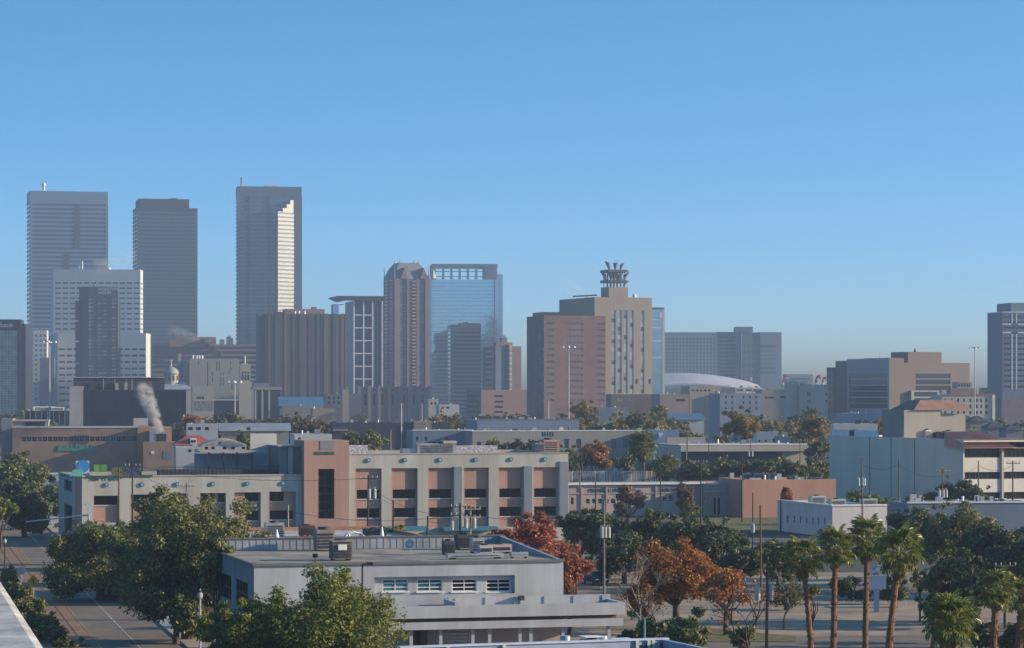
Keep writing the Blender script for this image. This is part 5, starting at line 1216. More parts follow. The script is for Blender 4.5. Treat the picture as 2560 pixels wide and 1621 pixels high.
for lab, p, y in (('satellite dish on the white office roof', 1026, 1385),):
    l = onroof(p, y); t = thing('satellite_dish', lab, 'satellite dish', l, R(-20))
    MB().tube([(0,0,0),(0,0,0.7)], 0.04, 6).obj('stand', steel, t)
    k = MB(); k.tube([(0,0.0,0.75),(0,-0.12,0.8),(0,-0.2,0.84)], [0.05,0.36,0.42], 14, cap=False); k.obj('dish', white_con, t, smooth=True); MB().tube([(0,-0.1,0.6),(0,-0.55,0.9)], 0.02, 5).obj('feed_arm', steel, t)
for lab, p, y in (('small black roof lamp on the front edge of the white office', 788, 1408),):
    l = onroof(p, y); t = thing('roof_lamp', lab, 'lamp', l, 0); MB().tube([(0,0,0),(0,0,0.45)], 0.04, 6).obj('stem', dark_steel, t); MB().box(-0.2,0.2,-0.15,0.15,0.45,0.75).obj('head', dark_steel, t)
# white arch and white cones behind the office
wpz = M('white_plaster', (0.78,0.77,0.74), 0.6)
d = 272; t = thing('arch_sculpture', 'white wavy arch frame rising behind the office roof', 'sculpture', (WX(888, d), d, 0), R(14))
zb_, zp = WZ(1351, d), WZ(1331, d)
pts = [(-1.9,0,zb_-0.2),(-1.4,0,zb_+0.02),(-0.7,0,zp-0.12),(-0.1,0,zp),(0.5,0,zp-0.15),(1.2,0,zb_+0.1),(1.9,0,zb_-0.1)]
MB().tube(pts, 0.13, 6).obj('arch', wpz, t); MB().tube([(-0.6,0,0),(-0.6,0,zp-0.2)], 0.1, 6).tube([(0.5,0,0),(0.5,0,zp-0.25)], 0.1, 6).obj('posts', wpz, t); MB().box(-1.3,1.3,0.1,0.2,0,zb_+0.25).obj('brick_infill', brick_red, t)
for lab, p, yt_ in (('white cone finial left of the wavy arch', 692, 1324), ('white cone finial right of the wavy arch', 955, 1318)):
    t = thing('cone_finial', lab, 'finial', (WX(p, d), d, 0), 0, 'white cone finials'); z0_ = WZ(1352, d)
    MB().tube([(0,0,z0_),(0,0,WZ(yt_, d))], [0.3, 0.06], 10).obj('cone', wpz, t); MB().box(-0.4,0.4,-0.4,0.4,0,z0_).obj('base', wpz, t)
bs = Bld('brick_store', 'orange brick store with pale roof between office and pink building', 'store', 600, 290, 14, 1060, D=22)
zs2 = bs.fz(1345); ob_ = M('orange_brick', (0.40,0.20,0.12), 0.9, 0.12, 0.4)
bs.facade('front', 0, bs.W, 0, zs2, [], ob_); bs.shell(ob_, zs2, roof_pale, front=False, par=0.4)
for lab, p, w_, h_, m_ in (('grey corrugated bin on the brick store roof', 688, 2.0, 1.5, steel), ('dark red cabinet on the brick store roof', 770, 1.6, 1.2, M('dark_red_metal',(0.12,0.04,0.03),0.6)), ('cream vent box on the brick store roof', 765, 0.7, 0.7, cream), ('dark flat cooler on the brick store roof', 940, 2.4, 0.9, dark_w)):
    hv_box(lab, p, 1352, 300, w_, 1.4, h_, m_, rz=14, z=zs2-0.42)

# ------------------------------------------------------------------ nearest roof at the bottom edge
b = Bld('near_rooftop_building', 'nearest roof with blue-white parapet and machines at the bottom edge', 'building', 1000, 160, 20, 1663, D=30)
pbx = M('parapet_blue', (0.30,0.36,0.46), 0.7, 0.1, 0.5); zt = b.fz(1620); W = b.W
MB().box(0, W, -30, -0.31, 0, zt-1.3).obj('wall', pbx, b.root); b.box('roof', roof_grey, 0, W-0.31, -29.9, -0.31, zt-1.296, zt-1.2)
b.box('back_parapet', pbx, 0, W, -0.3, 0, 0, zt); b.box('side_parapet', pbx, W-0.3, W, -30, -0.302, zt-1.29, zt)
b.box('coping', M('coping_pale',(0.5,0.56,0.66),0.6), -0.1, W+0.1, -0.4, 0.08, zt+0.004, zt+0.1)
for p in (1115, 1255, 1587, 1616, 1627): b.box('parapet_post', white_con, b.fu(p)-0.1, b.fu(p)+0.1, -0.42, -0.304, zt-1.19, zt+0.003)
mk = MB(); random.seed(9)
for i in range(7): x = b.fu(1590)+0.16*i; mk.box(x, x+0.08, -0.36, -0.304, zt-0.62, zt-0.3+0.1*random.random())
for i in range(4): x = b.fu(1645)+0.14*i; mk.box(x, x+0.07, -0.36, -0.304, zt-0.75, zt-0.2)
mk.obj('dark_lettering', navy, b.root)
for lab, p, y, w_, h_ in (('white topped cooling unit on the nearest roof', 1486, 1600, 1.1, 0.9), ('second white topped cooling unit on the nearest roof', 1562, 1606, 1.1, 0.8)):
    d_ = 161 + (6 if p > 1500 else 4); t = hv_box(lab, p, y, d_, w_, 1.0, 1.1, M('unit_blue_grey',(0.25,0.31,0.38),0.6), rz=20, z=WZ(y, d_)-1.1)
    MB().box(-w_/2-0.05, w_/2+0.05, -0.05, 1.05, 1.1+0.135, 1.1+0.18).obj('lid', white_paint, t)
for lab, p, y in (('left round galvanised roof ventilator on the nearest roof', 1413, 1585), ('right round galvanised roof ventilator on the nearest roof', 1506, 1585)):
    d_ = 168 if p < 1450 else 170; t = thing('roof_ventilator', lab, 'ventilator', (WX(p, d_), d_, WZ(1612, d_)-0.5), 0, 'galvanised roof ventilators')
    h_ = 1.1; MB().tube([(0,0,0),(0,0,0.55)], 0.2, 10).obj('neck', steel, t); MB().tube([(0,0,0.5),(0,0,0.55),(0,0,1.0),(0,0,1.04)], [0.28,0.3,0.3,0.26], 12).obj('drum', M('galv_pale',(0.5,0.55,0.6),0.4,0.1,1,metal=0.5), t)

# ------------------------------------------------------------------ the roof the camera stands on
t = thing('parking_deck', 'speckled pale concrete parapet in the lower left corner', 'parapet')
pc = M('speckled_concrete', (0.46, 0.45, 0.43), 0.9, 0.22, 9.0, bump=0.5)
ex = lambda y: -0.66 - 0.2264*(y-4.0)
poly = [(ex(-6), -6), (ex(14), 14), (ex(14)-12, 14), (ex(-6)-12, -6)]
MB().prism(poly, 0, 21.30).obj('wall', concrete, t)
lip = [(ex(-6)+0.0, -6), (ex(14)+0.0, 14), (ex(14)-1.6, 14), (ex(-6)-1.6, -6)]
mb_ = MB().prism(lip, 21.304, 21.637); pr = mb_.obj('parapet_top', pc, t)
bv = pr.modifiers.new('bevel', 'BEVEL'); bv.width = 0.02; bv.segments = 2

# ------------------------------------------------------------------ ground, roads, pavements
def sheet(name, pts, z, mat): return structure(name, MB().face([(x, y, z) for x, y in pts]).mesh(name, mat))
gmat = bpy.data.materials.new('city_ground'); gmat.use_nodes = True
t_ = gmat.node_tree; n_ = t_.nodes; bb = n_['Principled BSDF']; bb.inputs['Roughness'].default_value = 0.95; bb.inputs['Specular IOR Level'].default_value = 0.1
tc = n_.new('ShaderNodeTexCoord'); nz_ = n_.new('ShaderNodeTexNoise'); nz_.inputs['Scale'].default_value = 0.02; nz_.inputs['Detail'].default_value = 8
cr_ = n_.new('ShaderNodeValToRGB'); el = cr_.color_ramp.elements
el[0].position, el[0].color = 0.42, (0.055, 0.065, 0.03, 1); el[1].position, el[1].color = 0.52, (0.12, 0.115, 0.10, 1)
e3 = el.new(0.62); e3.color = (0.20, 0.185, 0.16, 1)
t_.links.new(tc.outputs['Object'], nz_.inputs['Vector']); t_.links.new(nz_.outputs['Fac'], cr_.inputs['Fac']); t_.links.new(cr_.outputs['Color'], bb.inputs['Base Color'])
sheet('ground', [(-4000,-200),(4000,-200),(4000,5200),(-4000,5200)], -0.02, gmat)
asph = M('road_concrete', (0.17, 0.14, 0.105), 0.9, 0.15, 0.25); track = M('track_bed', (0.25, 0.15, 0.085), 0.9, 0.15, 0.5); paved = M('pavement_concrete', (0.36, 0.33, 0.28), 0.9, 0.12, 0.4); lot = M('parking_concrete', (0.30, 0.235, 0.165), 0.92, 0.2, 0.16, dirt=(0.16, 0.13, 0.10)); grass_m = M('dry_grass', (0.13, 0.12, 0.045), 0.95, 0.3, 0.8)
yl = M('yellow_line', (0.36, 0.25, 0.07), 0.8, 0.3, 0.6); wl_ = M('white_line', (0.42,0.41,0.38), 0.8, 0.3, 0.5); rail_m = M('rail_steel', (0.07,0.06,0.055), 0.5, 0.1, 1, metal=0.4)
sa = R(12.5); SD = Vector((-math.sin(sa), math.cos(sa))); SR = Vector((math.cos(sa), math.sin(sa))); S0 = Vector((-41.4, 269))
def sp(o, l): p = S0 + SR*o + SD*l; return (p.x, p.y)
def strip_(name, o0, o1, z, mat, l0=-120, l1=700): return sheet(name, [sp(o0,l0), sp(o1,l0), sp(o1,l1), sp(o0,l1)], z, mat)
strip_('road', -7.6, 7.2, 0.0, asph); strip_('track_bed', -3.6, -0.3, 0.005, track)
strip_('pavement', 7.2, 11.0, 0.12, paved); strip_('verge', -11.5, -7.6, 0.10, grass_m)
structure('kerb', MB().face([(*sp(7.2,-120),0),(*sp(7.2,700),0),(*sp(7.2,700),0.12),(*sp(7.2,-120),0.12)]).face([(*sp(-7.6,-120),0),(*sp(-7.6,700),0),(*sp(-7.6,700),0.10),(*sp(-7.6,-120),0.10)]).mesh('kerb', paved))
strip_('road_marking', -0.10, 0.02, 0.010, yl); strip_('road_marking', 3.2, 3.32, 0.008, wl_)
for o in (-2.7, -1.27): strip_('rail', o-0.06, o+0.06, 0.012, rail_m)
# cross street and parking court at the right
def gp_(p, y): d_ = GD(y); return (WX(p, d_), d_)
sheet('parking_court', [(-10, 176), (34, 176), (60, 190), (64, 345), (4, 345), (-2, 250)], 0.0, lot)
sheet('cross_road', [(2, 296), (90, 318), (92, 331), (0, 309)], 0.006, asph)
sheet('service_road', [(8, 236), (70, 250), (70, 263), (6, 249)], 0.006, asph)
sheet('grass_island', [gp_(1660,1590), gp_(1800,1575), gp_(1990,1592), gp_(1990,1606), gp_(1680,1606)], 0.05, grass_m)
sheet('grass_verge', [gp_(2440,1568), gp_(2560,1560), gp_(2560,1580), gp_(2440,1580)], 0.05, grass_m)
for i in range(9):
    x, y = gp_(2080+26*i, 1505+1.5*i); sheet('bay_line', [(x,y),(x+0.13,y),(x+0.9,y+5),(x+0.77,y+5)], 0.010, wl_)
sheet('field', [gp_(1690,1330), gp_(1960,1330), gp_(1960,1292), gp_(1690,1292)], 0.01, grass_m); sheet('pavement', [gp_(1740,1290), gp_(1960,1289), gp_(1960,1283), gp_(1740,1284)], 0.02, paved)
mulch = M('mulch_brown', (0.16, 0.085, 0.05), 0.95, 0.25, 1.2)
sheet('mulch_bed', [gp_(1905,1502), gp_(2035,1500), gp_(2030,1486), gp_(1915,1487)], 0.03, mulch); sheet('mulch_bed', [gp_(1390,1478), gp_(1500,1476), gp_(1500,1466), gp_(1400,1467)], 0.03, mulch)
# raised kerb islands in the parking court
for lab, p, y, w_ in (('left', 2085, 1482, 5.0), ('right', 2160, 1520, 7.0)):
    x, y_ = gp_(p, y); structure('kerb_island', MB().box(x-w_/2, x+w_/2, y_, y_+1.6, 0.0, 0.14).mesh('kerb_island', paved))
# ------------------------------------------------------------------ trees
oak = foliage('live_oak_leaves', [(0.046,0.068,0.023), (0.103,0.125,0.036), (0.170,0.187,0.055), (0.239,0.227,0.068), (0.114,0.137,0.046)], 0.25)
oak_dark = foliage('dark_oak_leaves', [(0.032,0.055,0.026), (0.063,0.095,0.041), (0.109,0.136,0.055), (0.146,0.155,0.063)], 0.25)
laurel = foliage('yellow_green_leaves', [(0.085,0.112,0.022), (0.160,0.188,0.037), (0.235,0.244,0.048), (0.094,0.122,0.027)], 0.3)
red_l = foliage('red_autumn_leaves', [(0.26,0.075,0.045),(0.40,0.13,0.08),(0.46,0.18,0.11),(0.20,0.06,0.04),(0.34,0.14,0.06)], 0.35)
orange_l = foliage('orange_autumn_leaves', [(0.18,0.07,0.025),(0.40,0.13,0.03),(0.46,0.20,0.05),(0.16,0.13,0.03),(0.34,0.10,0.04)], 0.35)
yellow_l = foliage('yellow_autumn_leaves', [(0.30,0.18,0.03),(0.20,0.16,0.03),(0.38,0.23,0.05),(0.12,0.11,0.03)], 0.35)
brown_l = foliage('brown_winter_leaves', [(0.16,0.10,0.06),(0.20,0.13,0.08),(0.10,0.07,0.045)], 0.3)
bark = M('bark_grey_brown', (0.085, 0.065, 0.05), 0.95, 0.25, 2.0); bark_pale = M('bark_pale', (0.19,0.165,0.14), 0.95, 0.2, 2.0)

def leaf_cloud(name, C, N, S, mat, r):
    """One small diamond-shaped leaf spray per point."""
    n = len(C)
    T = r.normal(size=(n, 3)); T -= N*np.sum(T*N, 1, keepdims=True); T /= np.linalg.norm(T, axis=1, keepdims=True) + 1e-9
    B_ = np.cross(N, T); S = S[:, None]
    V = np.empty((n, 4, 3)); k = r.uniform(0.45, 0.75, (n, 1))
    V[:, 0] = C + T*S; V[:, 1] = C + B_*S*k + N*S*0.15; V[:, 2] = C - T*S; V[:, 3] = C - B_*S*k + N*S*0.15
    me = bpy.data.meshes.new(name)
    me.vertices.add(n*4); me.vertices.foreach_set('co', V.reshape(-1))
    me.loops.add(n*4); me.loops.foreach_set('vertex_index', np.arange(n*4, dtype=np.int32))
    me.polygons.add(n); me.polygons.foreach_set('loop_start', np.arange(0, n*4, 4, dtype=np.int32)); me.polygons.foreach_set('loop_total', np.full(n, 4, dtype=np.int32))
    me.materials.append(mat); me.update(calc_edges=True)
    return me

def crown(seed, rx, rz, zc, ncl, nleaf, size, mat, flat=0.75, gap=0.0, ry=None, name='crown'):
    """Crown from uneven leafy clumps set through an ellipsoid; leaves sit mostly on the clumps' outsides."""
    r = np.random.default_rng(seed); ry = ry or rx
    d = r.normal(size=(ncl, 3)); d /= np.linalg.norm(d, axis=1, keepdims=True); d[:, 2] = np.where(d[:, 2] < -0.8, -d[:, 2]*0.5, d[:, 2])
    rad = r.uniform(0.12, 0.80, (ncl, 1))**0.5*0.9
    cc = d*rad*np.array([rx, ry, rz]); cr = r.uniform(0.20, 0.38, ncl)*rx*(1 - gap*0.3)
    ns = max(4, int(ncl*0.55)); ds = r.normal(size=(ns, 3)); ds /= np.linalg.norm(ds, axis=1, keepdims=True); ds[:, 2] = np.where(ds[:, 2] < -0.2, -ds[:, 2], ds[:, 2])
    cc_all = np.vstack([cc, ds*r.uniform(0.88, 1.12, (ns, 1))*np.array([rx, ry, rz])]); cr = np.concatenate([cr, r.uniform(0.07, 0.15, ns)*rx])   # stray sprigs that break the outline
    wgt = cr**2; idx = r.choice(len(cr), nleaf, p=wgt/wgt.sum())
    ld = r.normal(size=(nleaf, 3)); ld /= np.linalg.norm(ld, axis=1, keepdims=True)
    q = (r.uniform(0, 1, (nleaf, 1)))**0.35
    lump = 1 + 0.25*np.sin(ld[:, :1]*5 + idx[:, None]*1.7)*np.cos(ld[:, 1:2]*6 + idx[:, None])
    P = cc_all[idx] + ld*q*lump*cr[idx][:, None]*np.array([1, 1, flat])
    P += r.normal(size=P.shape)*size*0.5
    P[:, 2] += zc
    keep = P[:, 2] > zc - rz*1.0
    P, ld = P[keep], ld[keep]
    N = ld*0.8 + r.normal(size=ld.shape)*0.6 + np.array([0, 0, 0.35]); N /= np.linalg.norm(N, axis=1, keepdims=True)
    S = r.uniform(0.6, 1.3, len(P))*size
    return leaf_cloud(name, P, N, S, mat, r), cc + np.array([0, 0, zc])

def trunk(h, r0, cc, mat, n_limb=8, seed=1, lean=0.0):
    r = random.Random(seed); b = MB()
    fork = (lean*0.5, 0, h)
    b.tube([(0,0,-0.1), (lean*0.2, 0, h*0.5), fork], [r0*1.25, r0, r0*0.85], 9)
    for c in list(cc)[:n_limb]:
        c = Vector(c); mid = Vector(fork).lerp(c, 0.5) + Vector((r.uniform(-.3,.3), r.uniform(-.3,.3), -0.3))
        b.tube([fork, mid, c], [r0*0.6, r0*0.38, r0*0.1], 6)
    return b.mesh('trunk', mat)

def tree(name, label, p, ytop, d, rx, rz, th, mat, seed, ncl=26, nleaf=14000, size=0.2, group=None, ry=None, bk=None, gap=0.0, cat='tree'):
    """Tree whose crown top meets row ytop at distance d."""
    top = WZ(ytop, d); zc = top - rz*1.02
    t = thing(name, label, cat, (WX(p, d), d, 0), 0, group)
    me, cc = crown(seed, rx, rz, zc, ncl, nleaf, size, mat, gap=gap, ry=ry)
    put('crown', me, t); put('trunk', trunk(max(0.6, min(th, zc*0.8)), rx*0.055+0.08, cc, bk or bark, 9, seed), t)
    return t

def bare_tree(name, label, p, d, h, spread, seed, mat, leaf=None, nleaf=0, lean=0, levels=4):
    r = random.Random(seed); b = MB(); tips = []
    def grow(p0, dr, L, rad, lv):
        pts, rr, q = [p0], [rad], p0
        for k in range(3):
            dr = (dr + Vector((r.uniform(-.25,.25), r.uniform(-.25,.25), r.uniform(-.05,.12)))).normalized()
            q = q + dr*L/3; pts.append(q); rr.append(rad*(1-0.2*(k+1)))
        b.tube(pts, rr, 6 if lv > 1 else 4, cap=False)
        if lv == 0: tips.append(q); return
        for k in range(r.choice((3, 3, 4))):
            dd = (dr + Vector((r.uniform(-1,1), r.uniform(-1,1), r.uniform(-.25,.55)))*spread).normalized()
            grow(pts[r.choice((2, 3, 3))], dd, L*r.uniform(.55,.8), rad*0.55, lv-1)
    t = thing(name, label, 'tree', (WX(p, d), d, 0), 0)
    grow(Vector((0,0,-0.1)), Vector((lean,0,1)).normalized(), h*0.36, h*0.026, levels)
    b.obj('branches', mat, t)
    if leaf:
        rg = np.random.default_rng(seed); T_ = np.array([list(x) for x in tips]); i_ = rg.integers(0, len(T_), nleaf)
        P = T_[i_] + rg.normal(size=(nleaf, 3))*0.35; N = rg.normal(size=(nleaf, 3)); N /= np.linalg.norm(N, axis=1, keepdims=True)
        put('leaves', leaf_cloud('leaves', P, N, rg.uniform(0.07, 0.15, nleaf), leaf, rg), t)
    return t

# foreground oaks and shrubs, left
tree('live_oak', 'big live oak at the left with broad dense crown beside the rail street', 468, 1232, 250, 7.4, 6.2, 3.2, oak, 11, 48, 80000, 0.14)
tree('live_oak', 'oak hidden behind the big live oak, shading the rail street', 395, 1262, 322, 5.0, 4.6, 3.0, oak, 17, 26, 16000, 0.22)
tree('live_oak', 'darker live oak behind the big one, leaning over the rail street', 250, 1305, 298, 5.6, 5.0, 3.0, oak, 12, 36, 46000, 0.165)
tree('live_oak', 'hidden far oak added behind the big live oak to shade the street edge', 330, 1305, 350, 4.4, 3.6, 2.4, oak, 19, 22, 11000, 0.22)  # out of sight, added for the shade it throws on the street
tree('live_oak', 'slim oak lobe against the shaded side of the white office', 545, 1325, 233, 2.0, 3.2, 1.6, oak, 18, 14, 8000, 0.18)
tree('live_oak', 'lower limb oak clump at the foot of the big live oak', 440, 1455, 246, 3.9, 2.8, 1.2, oak, 13, 16, 11000, 0.20)
tree('evergreen_tree', 'bright olive tree in front of the white office at bottom centre', 800, 1438, 184, 5.8, 5.0, 2.0, laurel, 14, 48, 72000, 0.11)
tree('evergreen_tree', 'lower olive tree left of the bright one at the bottom edge', 610, 1480, 182, 3.2, 3.8, 1.8, laurel, 15, 26, 32000, 0.11)
tree('evergreen_tree', 'slim leafy shoot tree rising highest before the white office wall', 855, 1412, 187, 1.0, 2.6, 3.0, laurel, 16, 9, 4500, 0.11)
for i, (lab, p, y, d, rx, rz) in enumerate((('dark bush beside the rail street next to the yellow sign', 75, 1490, 262, 2.2, 1.8), ('dark hedge bush left of the rail street at the bottom edge', 130, 1555, 248, 2.3, 1.7), ('yellowish hedge bush at the bottom left edge', 175, 1592, 244, 1.9, 1.5), ('dark bush at the left edge above the parapet', 15, 1415, 300, 2.4, 2.2), ('small shrub under the blue-backed sign', 48, 1452, 285, 1.7, 1.5), ('dark bush at the lower left between the signs', 100, 1525, 255, 1.9, 1.5))):
    tree('bush', lab, p, y, d, rx, rz, 0.6, oak if i != 2 else laurel, 30+i, 12, 4500, 0.13, cat='bush')
tree('dark_tree', 'large dark tree at the left edge in front of the tan brick hall', 35, 1132, 520, 6.6, 5.0, 3, oak, 41, 26, 12000, 0.33)
tree('dark_tree', 'shaded dark tree left of the pink building end', 95, 1195, 455, 5.6, 4.0, 3, oak_dark, 42, 24, 12000, 0.3)
tree('dark_tree', 'second shaded dark tree nearest the pink building end', 60, 1215, 430, 5.0, 4.0, 2.6, oak_dark, 43, 22, 11000, 0.3)
tree('leafy_tree', 'sunlit yellow-green tree cut by the left edge', 2, 1228, 400, 2.2, 3.0, 2, laurel, 44, 12, 5000, 0.22)
tree('grey_tree', 'thin grey-green tree between dark trees and the big live oak', 190, 1300, 360, 3.2, 2.6, 2, foliage('grey_green_leaves', [(0.07,0.075,0.05),(0.10,0.10,0.07),(0.05,0.055,0.035)]), 45, 16, 6000, 0.17)

# centre and right
tree('red_tree', 'red autumn tree at the right end of the white office', 1345, 1285, 262, 4.0, 3.5, 2.5, red_l, 51, 26, 14000, 0.17)
tree('red_tree', 'lower red autumn tree right of the office corner', 1425, 1372, 255, 2.4, 2.4, 2.0, red_l, 52, 16, 6500, 0.16)
tree('red_tree', 'leftmost red autumn tree behind the office roof', 1278, 1305, 268, 2.6, 2.4, 2.0, red_l, 53, 18, 7500, 0.16)
for i, (lab, p, y, d, rx, rz, m_) in enumerate((('dark oak right of the red tree, leftmost in the oak row', 1450, 1270, 345, 3.6, 3.2, oak_dark), ('dark oak behind the grey pole with three transformers', 1530, 1278, 340, 3.8, 3.2, oak_dark), ('dark oak in the middle of the oak row below the clinic', 1625, 1280, 338, 3.9, 3.3, oak_dark), ('dark oak behind the orange autumn tree', 1715, 1283, 330, 4.0, 3.5, oak_dark), ('dark oak right of the orange autumn tree', 1800, 1305, 322, 3.4, 3.0, oak_dark), ('low dark oak under the oak row', 1560, 1330, 325, 4.2, 3.0, oak_dark), ('olive oak left of the tall palms', 1945, 1345, 310, 2.4, 2.6, oak), ('low olive oak left of the tall brown pole', 1855, 1350, 315, 2.6, 2.4, oak_dark))):
    tree('oak_tree', lab, p, y, d, rx, rz, 2.0, m_, 60+i, 22, 10500, 0.19, group='oaks in the row below the clinic')
tree('orange_tree', 'orange autumn tree in the middle of the parking court', 1690, 1350, 262, 4.6, 3.5, 2.2, orange_l, 71, 32, 19000, 0.16)
tree('orange_tree', 'orange-brown thin autumn tree right of the dense orange one', 1815, 1405, 255, 2.6, 2.3, 2.2, orange_l, 72, 20, 4200, 0.15, gap=0.6)
tree('orange_tree', 'small orange tree left of the blue lamp post', 1600, 1420, 258, 1.9, 2.6, 1.8, orange_l, 73, 14, 3000, 0.15, gap=0.6)
tree('green_tree', 'round grey-green tree at the bottom right of the white canopy', 1665, 1508, 200, 3.2, 3.0, 1.2, oak, 74, 24, 17000, 0.15)
tree('green_tree', 'low dark bush beside the canopy end', 1600, 1560, 205, 1.6, 1.6, 0.6, oak_dark, 75, 12, 5000, 0.14)
for i, (lab, p, y, d, rx, rz) in enumerate((('leftmost big oak behind the tall palms', 2290, 1265, 330, 4.2, 3.4), ('big spreading oak behind the fourth palm', 2390, 1260, 320, 5.2, 4.2), ('oak right of the spreading one with pole in front', 2480, 1300, 310, 4.4, 3.6), ('oak at the right edge behind the palms', 2545, 1330, 305, 3.6, 3.4), ('dark round oak right of the fourth palm', 2385, 1380, 270, 2.8, 2.6), ('low dark oak right of the small palm', 2440, 1420, 262, 2.4, 2.2))):
    tree('oak_tree', lab, p, y, d, rx, rz, 2.2, oak if i in (1, 4) else oak_dark, 80+i, 24, 13000, 0.18, group='oaks behind the palms')
for i, (lab, p, y, d, rx, rz, m_) in enumerate((('low hedge shrub left of the leftmost tall palm', 1965, 1455, 285, 2.2, 1.3, oak), ('dark shrub between the second and third palm', 2125, 1432, 300, 2.4, 1.6, oak_dark), ('dark shrub right of the blank sign board', 2235, 1440, 292, 2.2, 1.5, oak_dark), ('round shrub under the small young palm', 2330, 1470, 268, 1.8, 1.5, oak_dark), ('olive hedge shrub behind the bright short palm', 2400, 1500, 246, 2.4, 1.5, oak), ('dark shrub at the foot of the big right palm', 2440, 1545, 226, 1.8, 1.4, oak_dark), ('dark shrub at the right edge below the cut palm', 2540, 1555, 224, 2.0, 1.5, oak_dark), ('small shrub at the foot of the near brown pole', 1850, 1560, 214, 1.2, 0.9, oak))):
    tree('shrub', lab, p, y, d, rx, rz, 0.4, m_, 180+i, 12, 4200, 0.14, cat='shrub')
tree('bush', 'dry round shrub under the tall palms', 2030, 1462, 262, 1.0, 0.9, 0.3, oak, 95, 8, 1500, 0.11, cat='bush')
for i, (lab, p, y, d, rx, rz, m_) in enumerate((('dark shrub tree in front of the grey storage wall', 2392, 1190, 440, 3.2, 2.6, oak_dark), ('dark low shrub left of the white transformer pole', 2318, 1232, 440, 3.6, 1.6, oak_dark), ('tall dark tree at the front of the grey storage building', 2430, 1200, 436, 3.2, 3.0, oak_dark), ('olive shrub behind the roof units of the low white building', 2150, 1228, 470, 3.4, 1.8, oak), ('olive shrub left of the slanted pole', 2225, 1245, 455, 2.4, 1.5, oak), ('small red-orange round tree before the pink wall', 1968, 1222, 468, 1.1, 1.2, red_l), ('brown leafless bush before the clinic lettering', 1570, 1212, 482, 2.9, 2.9, brown_l), ('dark brown vine-covered tree before the clinic', 1710, 1208, 480, 2.2, 3.0, brown_l), ('bright green vine below the slanted pole', 1725, 1258, 468, 1.8, 2.2, laurel), ('yellow-green bush on the brick store', 990, 1318, 310, 1.9, 1.4, laurel))):
    tree('shrub', lab, p, y, d, rx, rz, 0.8, m_, 100+i, 14, 4500, 0.2, cat='shrub')
for i, (lab, p, d, rx, rz, h) in enumerate((('unseen shading oak just beyond the right edge by the service road', 2690, 240, 4.0, 3.6, 9), ('unseen tall shading oak beyond the right edge by the cross road', 2760, 268, 4.6, 4.4, 12), ('unseen shading oak beyond the right edge nearest the camera', 2680, 222, 3.2, 3.0, 8), ('unseen far shading oak beyond the right edge', 2790, 300, 4.4, 4.2, 11))):
    tree('oak_tree', lab, p, HY + (EYE-h)*FPX/d, d, rx, rz, 2.5, oak_dark, 120+i, 20, 7000, 0.24, group='unseen shading oaks added along the right side')  # unseen oaks added to lay shadow bands across the parking court
# trees in the middle distance that stand out
for i, (lab, p, y, d, rx, rz, m_, n_) in enumerate((('yellow autumn tree in front of the brick tower', 1452, 1000, 905, 6.4, 6.0, yellow_l, 7500), ('orange-yellow autumn tree on the skyline of low roofs', 1850, 1022, 720, 5.0, 5.2, yellow_l, 7000), ('yellow tree right of the orange-yellow one', 2040, 1040, 720, 4.2, 3.4, yellow_l, 4000), ('orange autumn tree in front of the grey-beige gallery', 1487, 1095, 585, 3.6, 4.0, orange_l, 4800), ('green tree in front of the charcoal hall', 910, 1078, 600, 5.2, 2.6, oak, 6500), ('small tree left on the roofline of the gallery', 1230, 1098, 610, 2.2, 1.9, oak, 3000), ('small tree in the middle of the gallery roofline', 1290, 1100, 610, 2.6, 1.8, oak_dark, 3000), ('small tree right on the gallery roofline', 1330, 1102, 610, 1.8, 1.7, oak_dark, 2600),
        ('green tree behind the curved roof building', 625, 1072, 640, 3.6, 3.2, oak, 5500), ('orange-brown tree left of the pink tower', 780, 1052, 680, 3.8, 2.2, brown_l, 3500), ('dark cedar above the gallery roof', 1592, 1030, 800, 3.4, 3.0, oak_dark, 4200), ('dark fir behind the hospital lawn', 2025, 1018, 1000, 4.4, 4.0, oak_dark, 4200), ('orange bush in front of the finned building end', 478, 1035, 820, 3.0, 2.8, orange_l, 2600))):
    tree('mid_tree', lab, p, y, d, rx, rz, 2.0, m_, 130+i, 20, n_, 0.28, gap=0.4)
for i, (p, y, d, rx, rz) in enumerate(((1720,1150,590,3.4,2.6),(1765,1158,585,3.0,2.4),(1810,1140,590,3.6,3.0),(1850,1148,585,3.2,2.6),(1900,1150,580,3.8,2.8),(1945,1140,585,3.4,3.0),(1990,1150,580,3.6,2.8),(2035,1155,590,3.6,2.8),(2065,1145,600,3.0,3.0),(2045,1090,650,3.4,4.0),(2010,1100,660,3.2,3.2),(1640,1150,600,2.2,2.2),(1430,1150,600,2.6,2.4),(1560,1130,610,2.6,2.6),(1420,1110,640,3.0,3.0))):
    tree('hedge_tree', 'olive green tree in the tree belt between the clinic and the long shop', p, y, d, rx, rz, 1.5, oak if i % 3 else oak_dark, 160+i, 16, 4200, 0.27, group='tree belt behind the clinic')

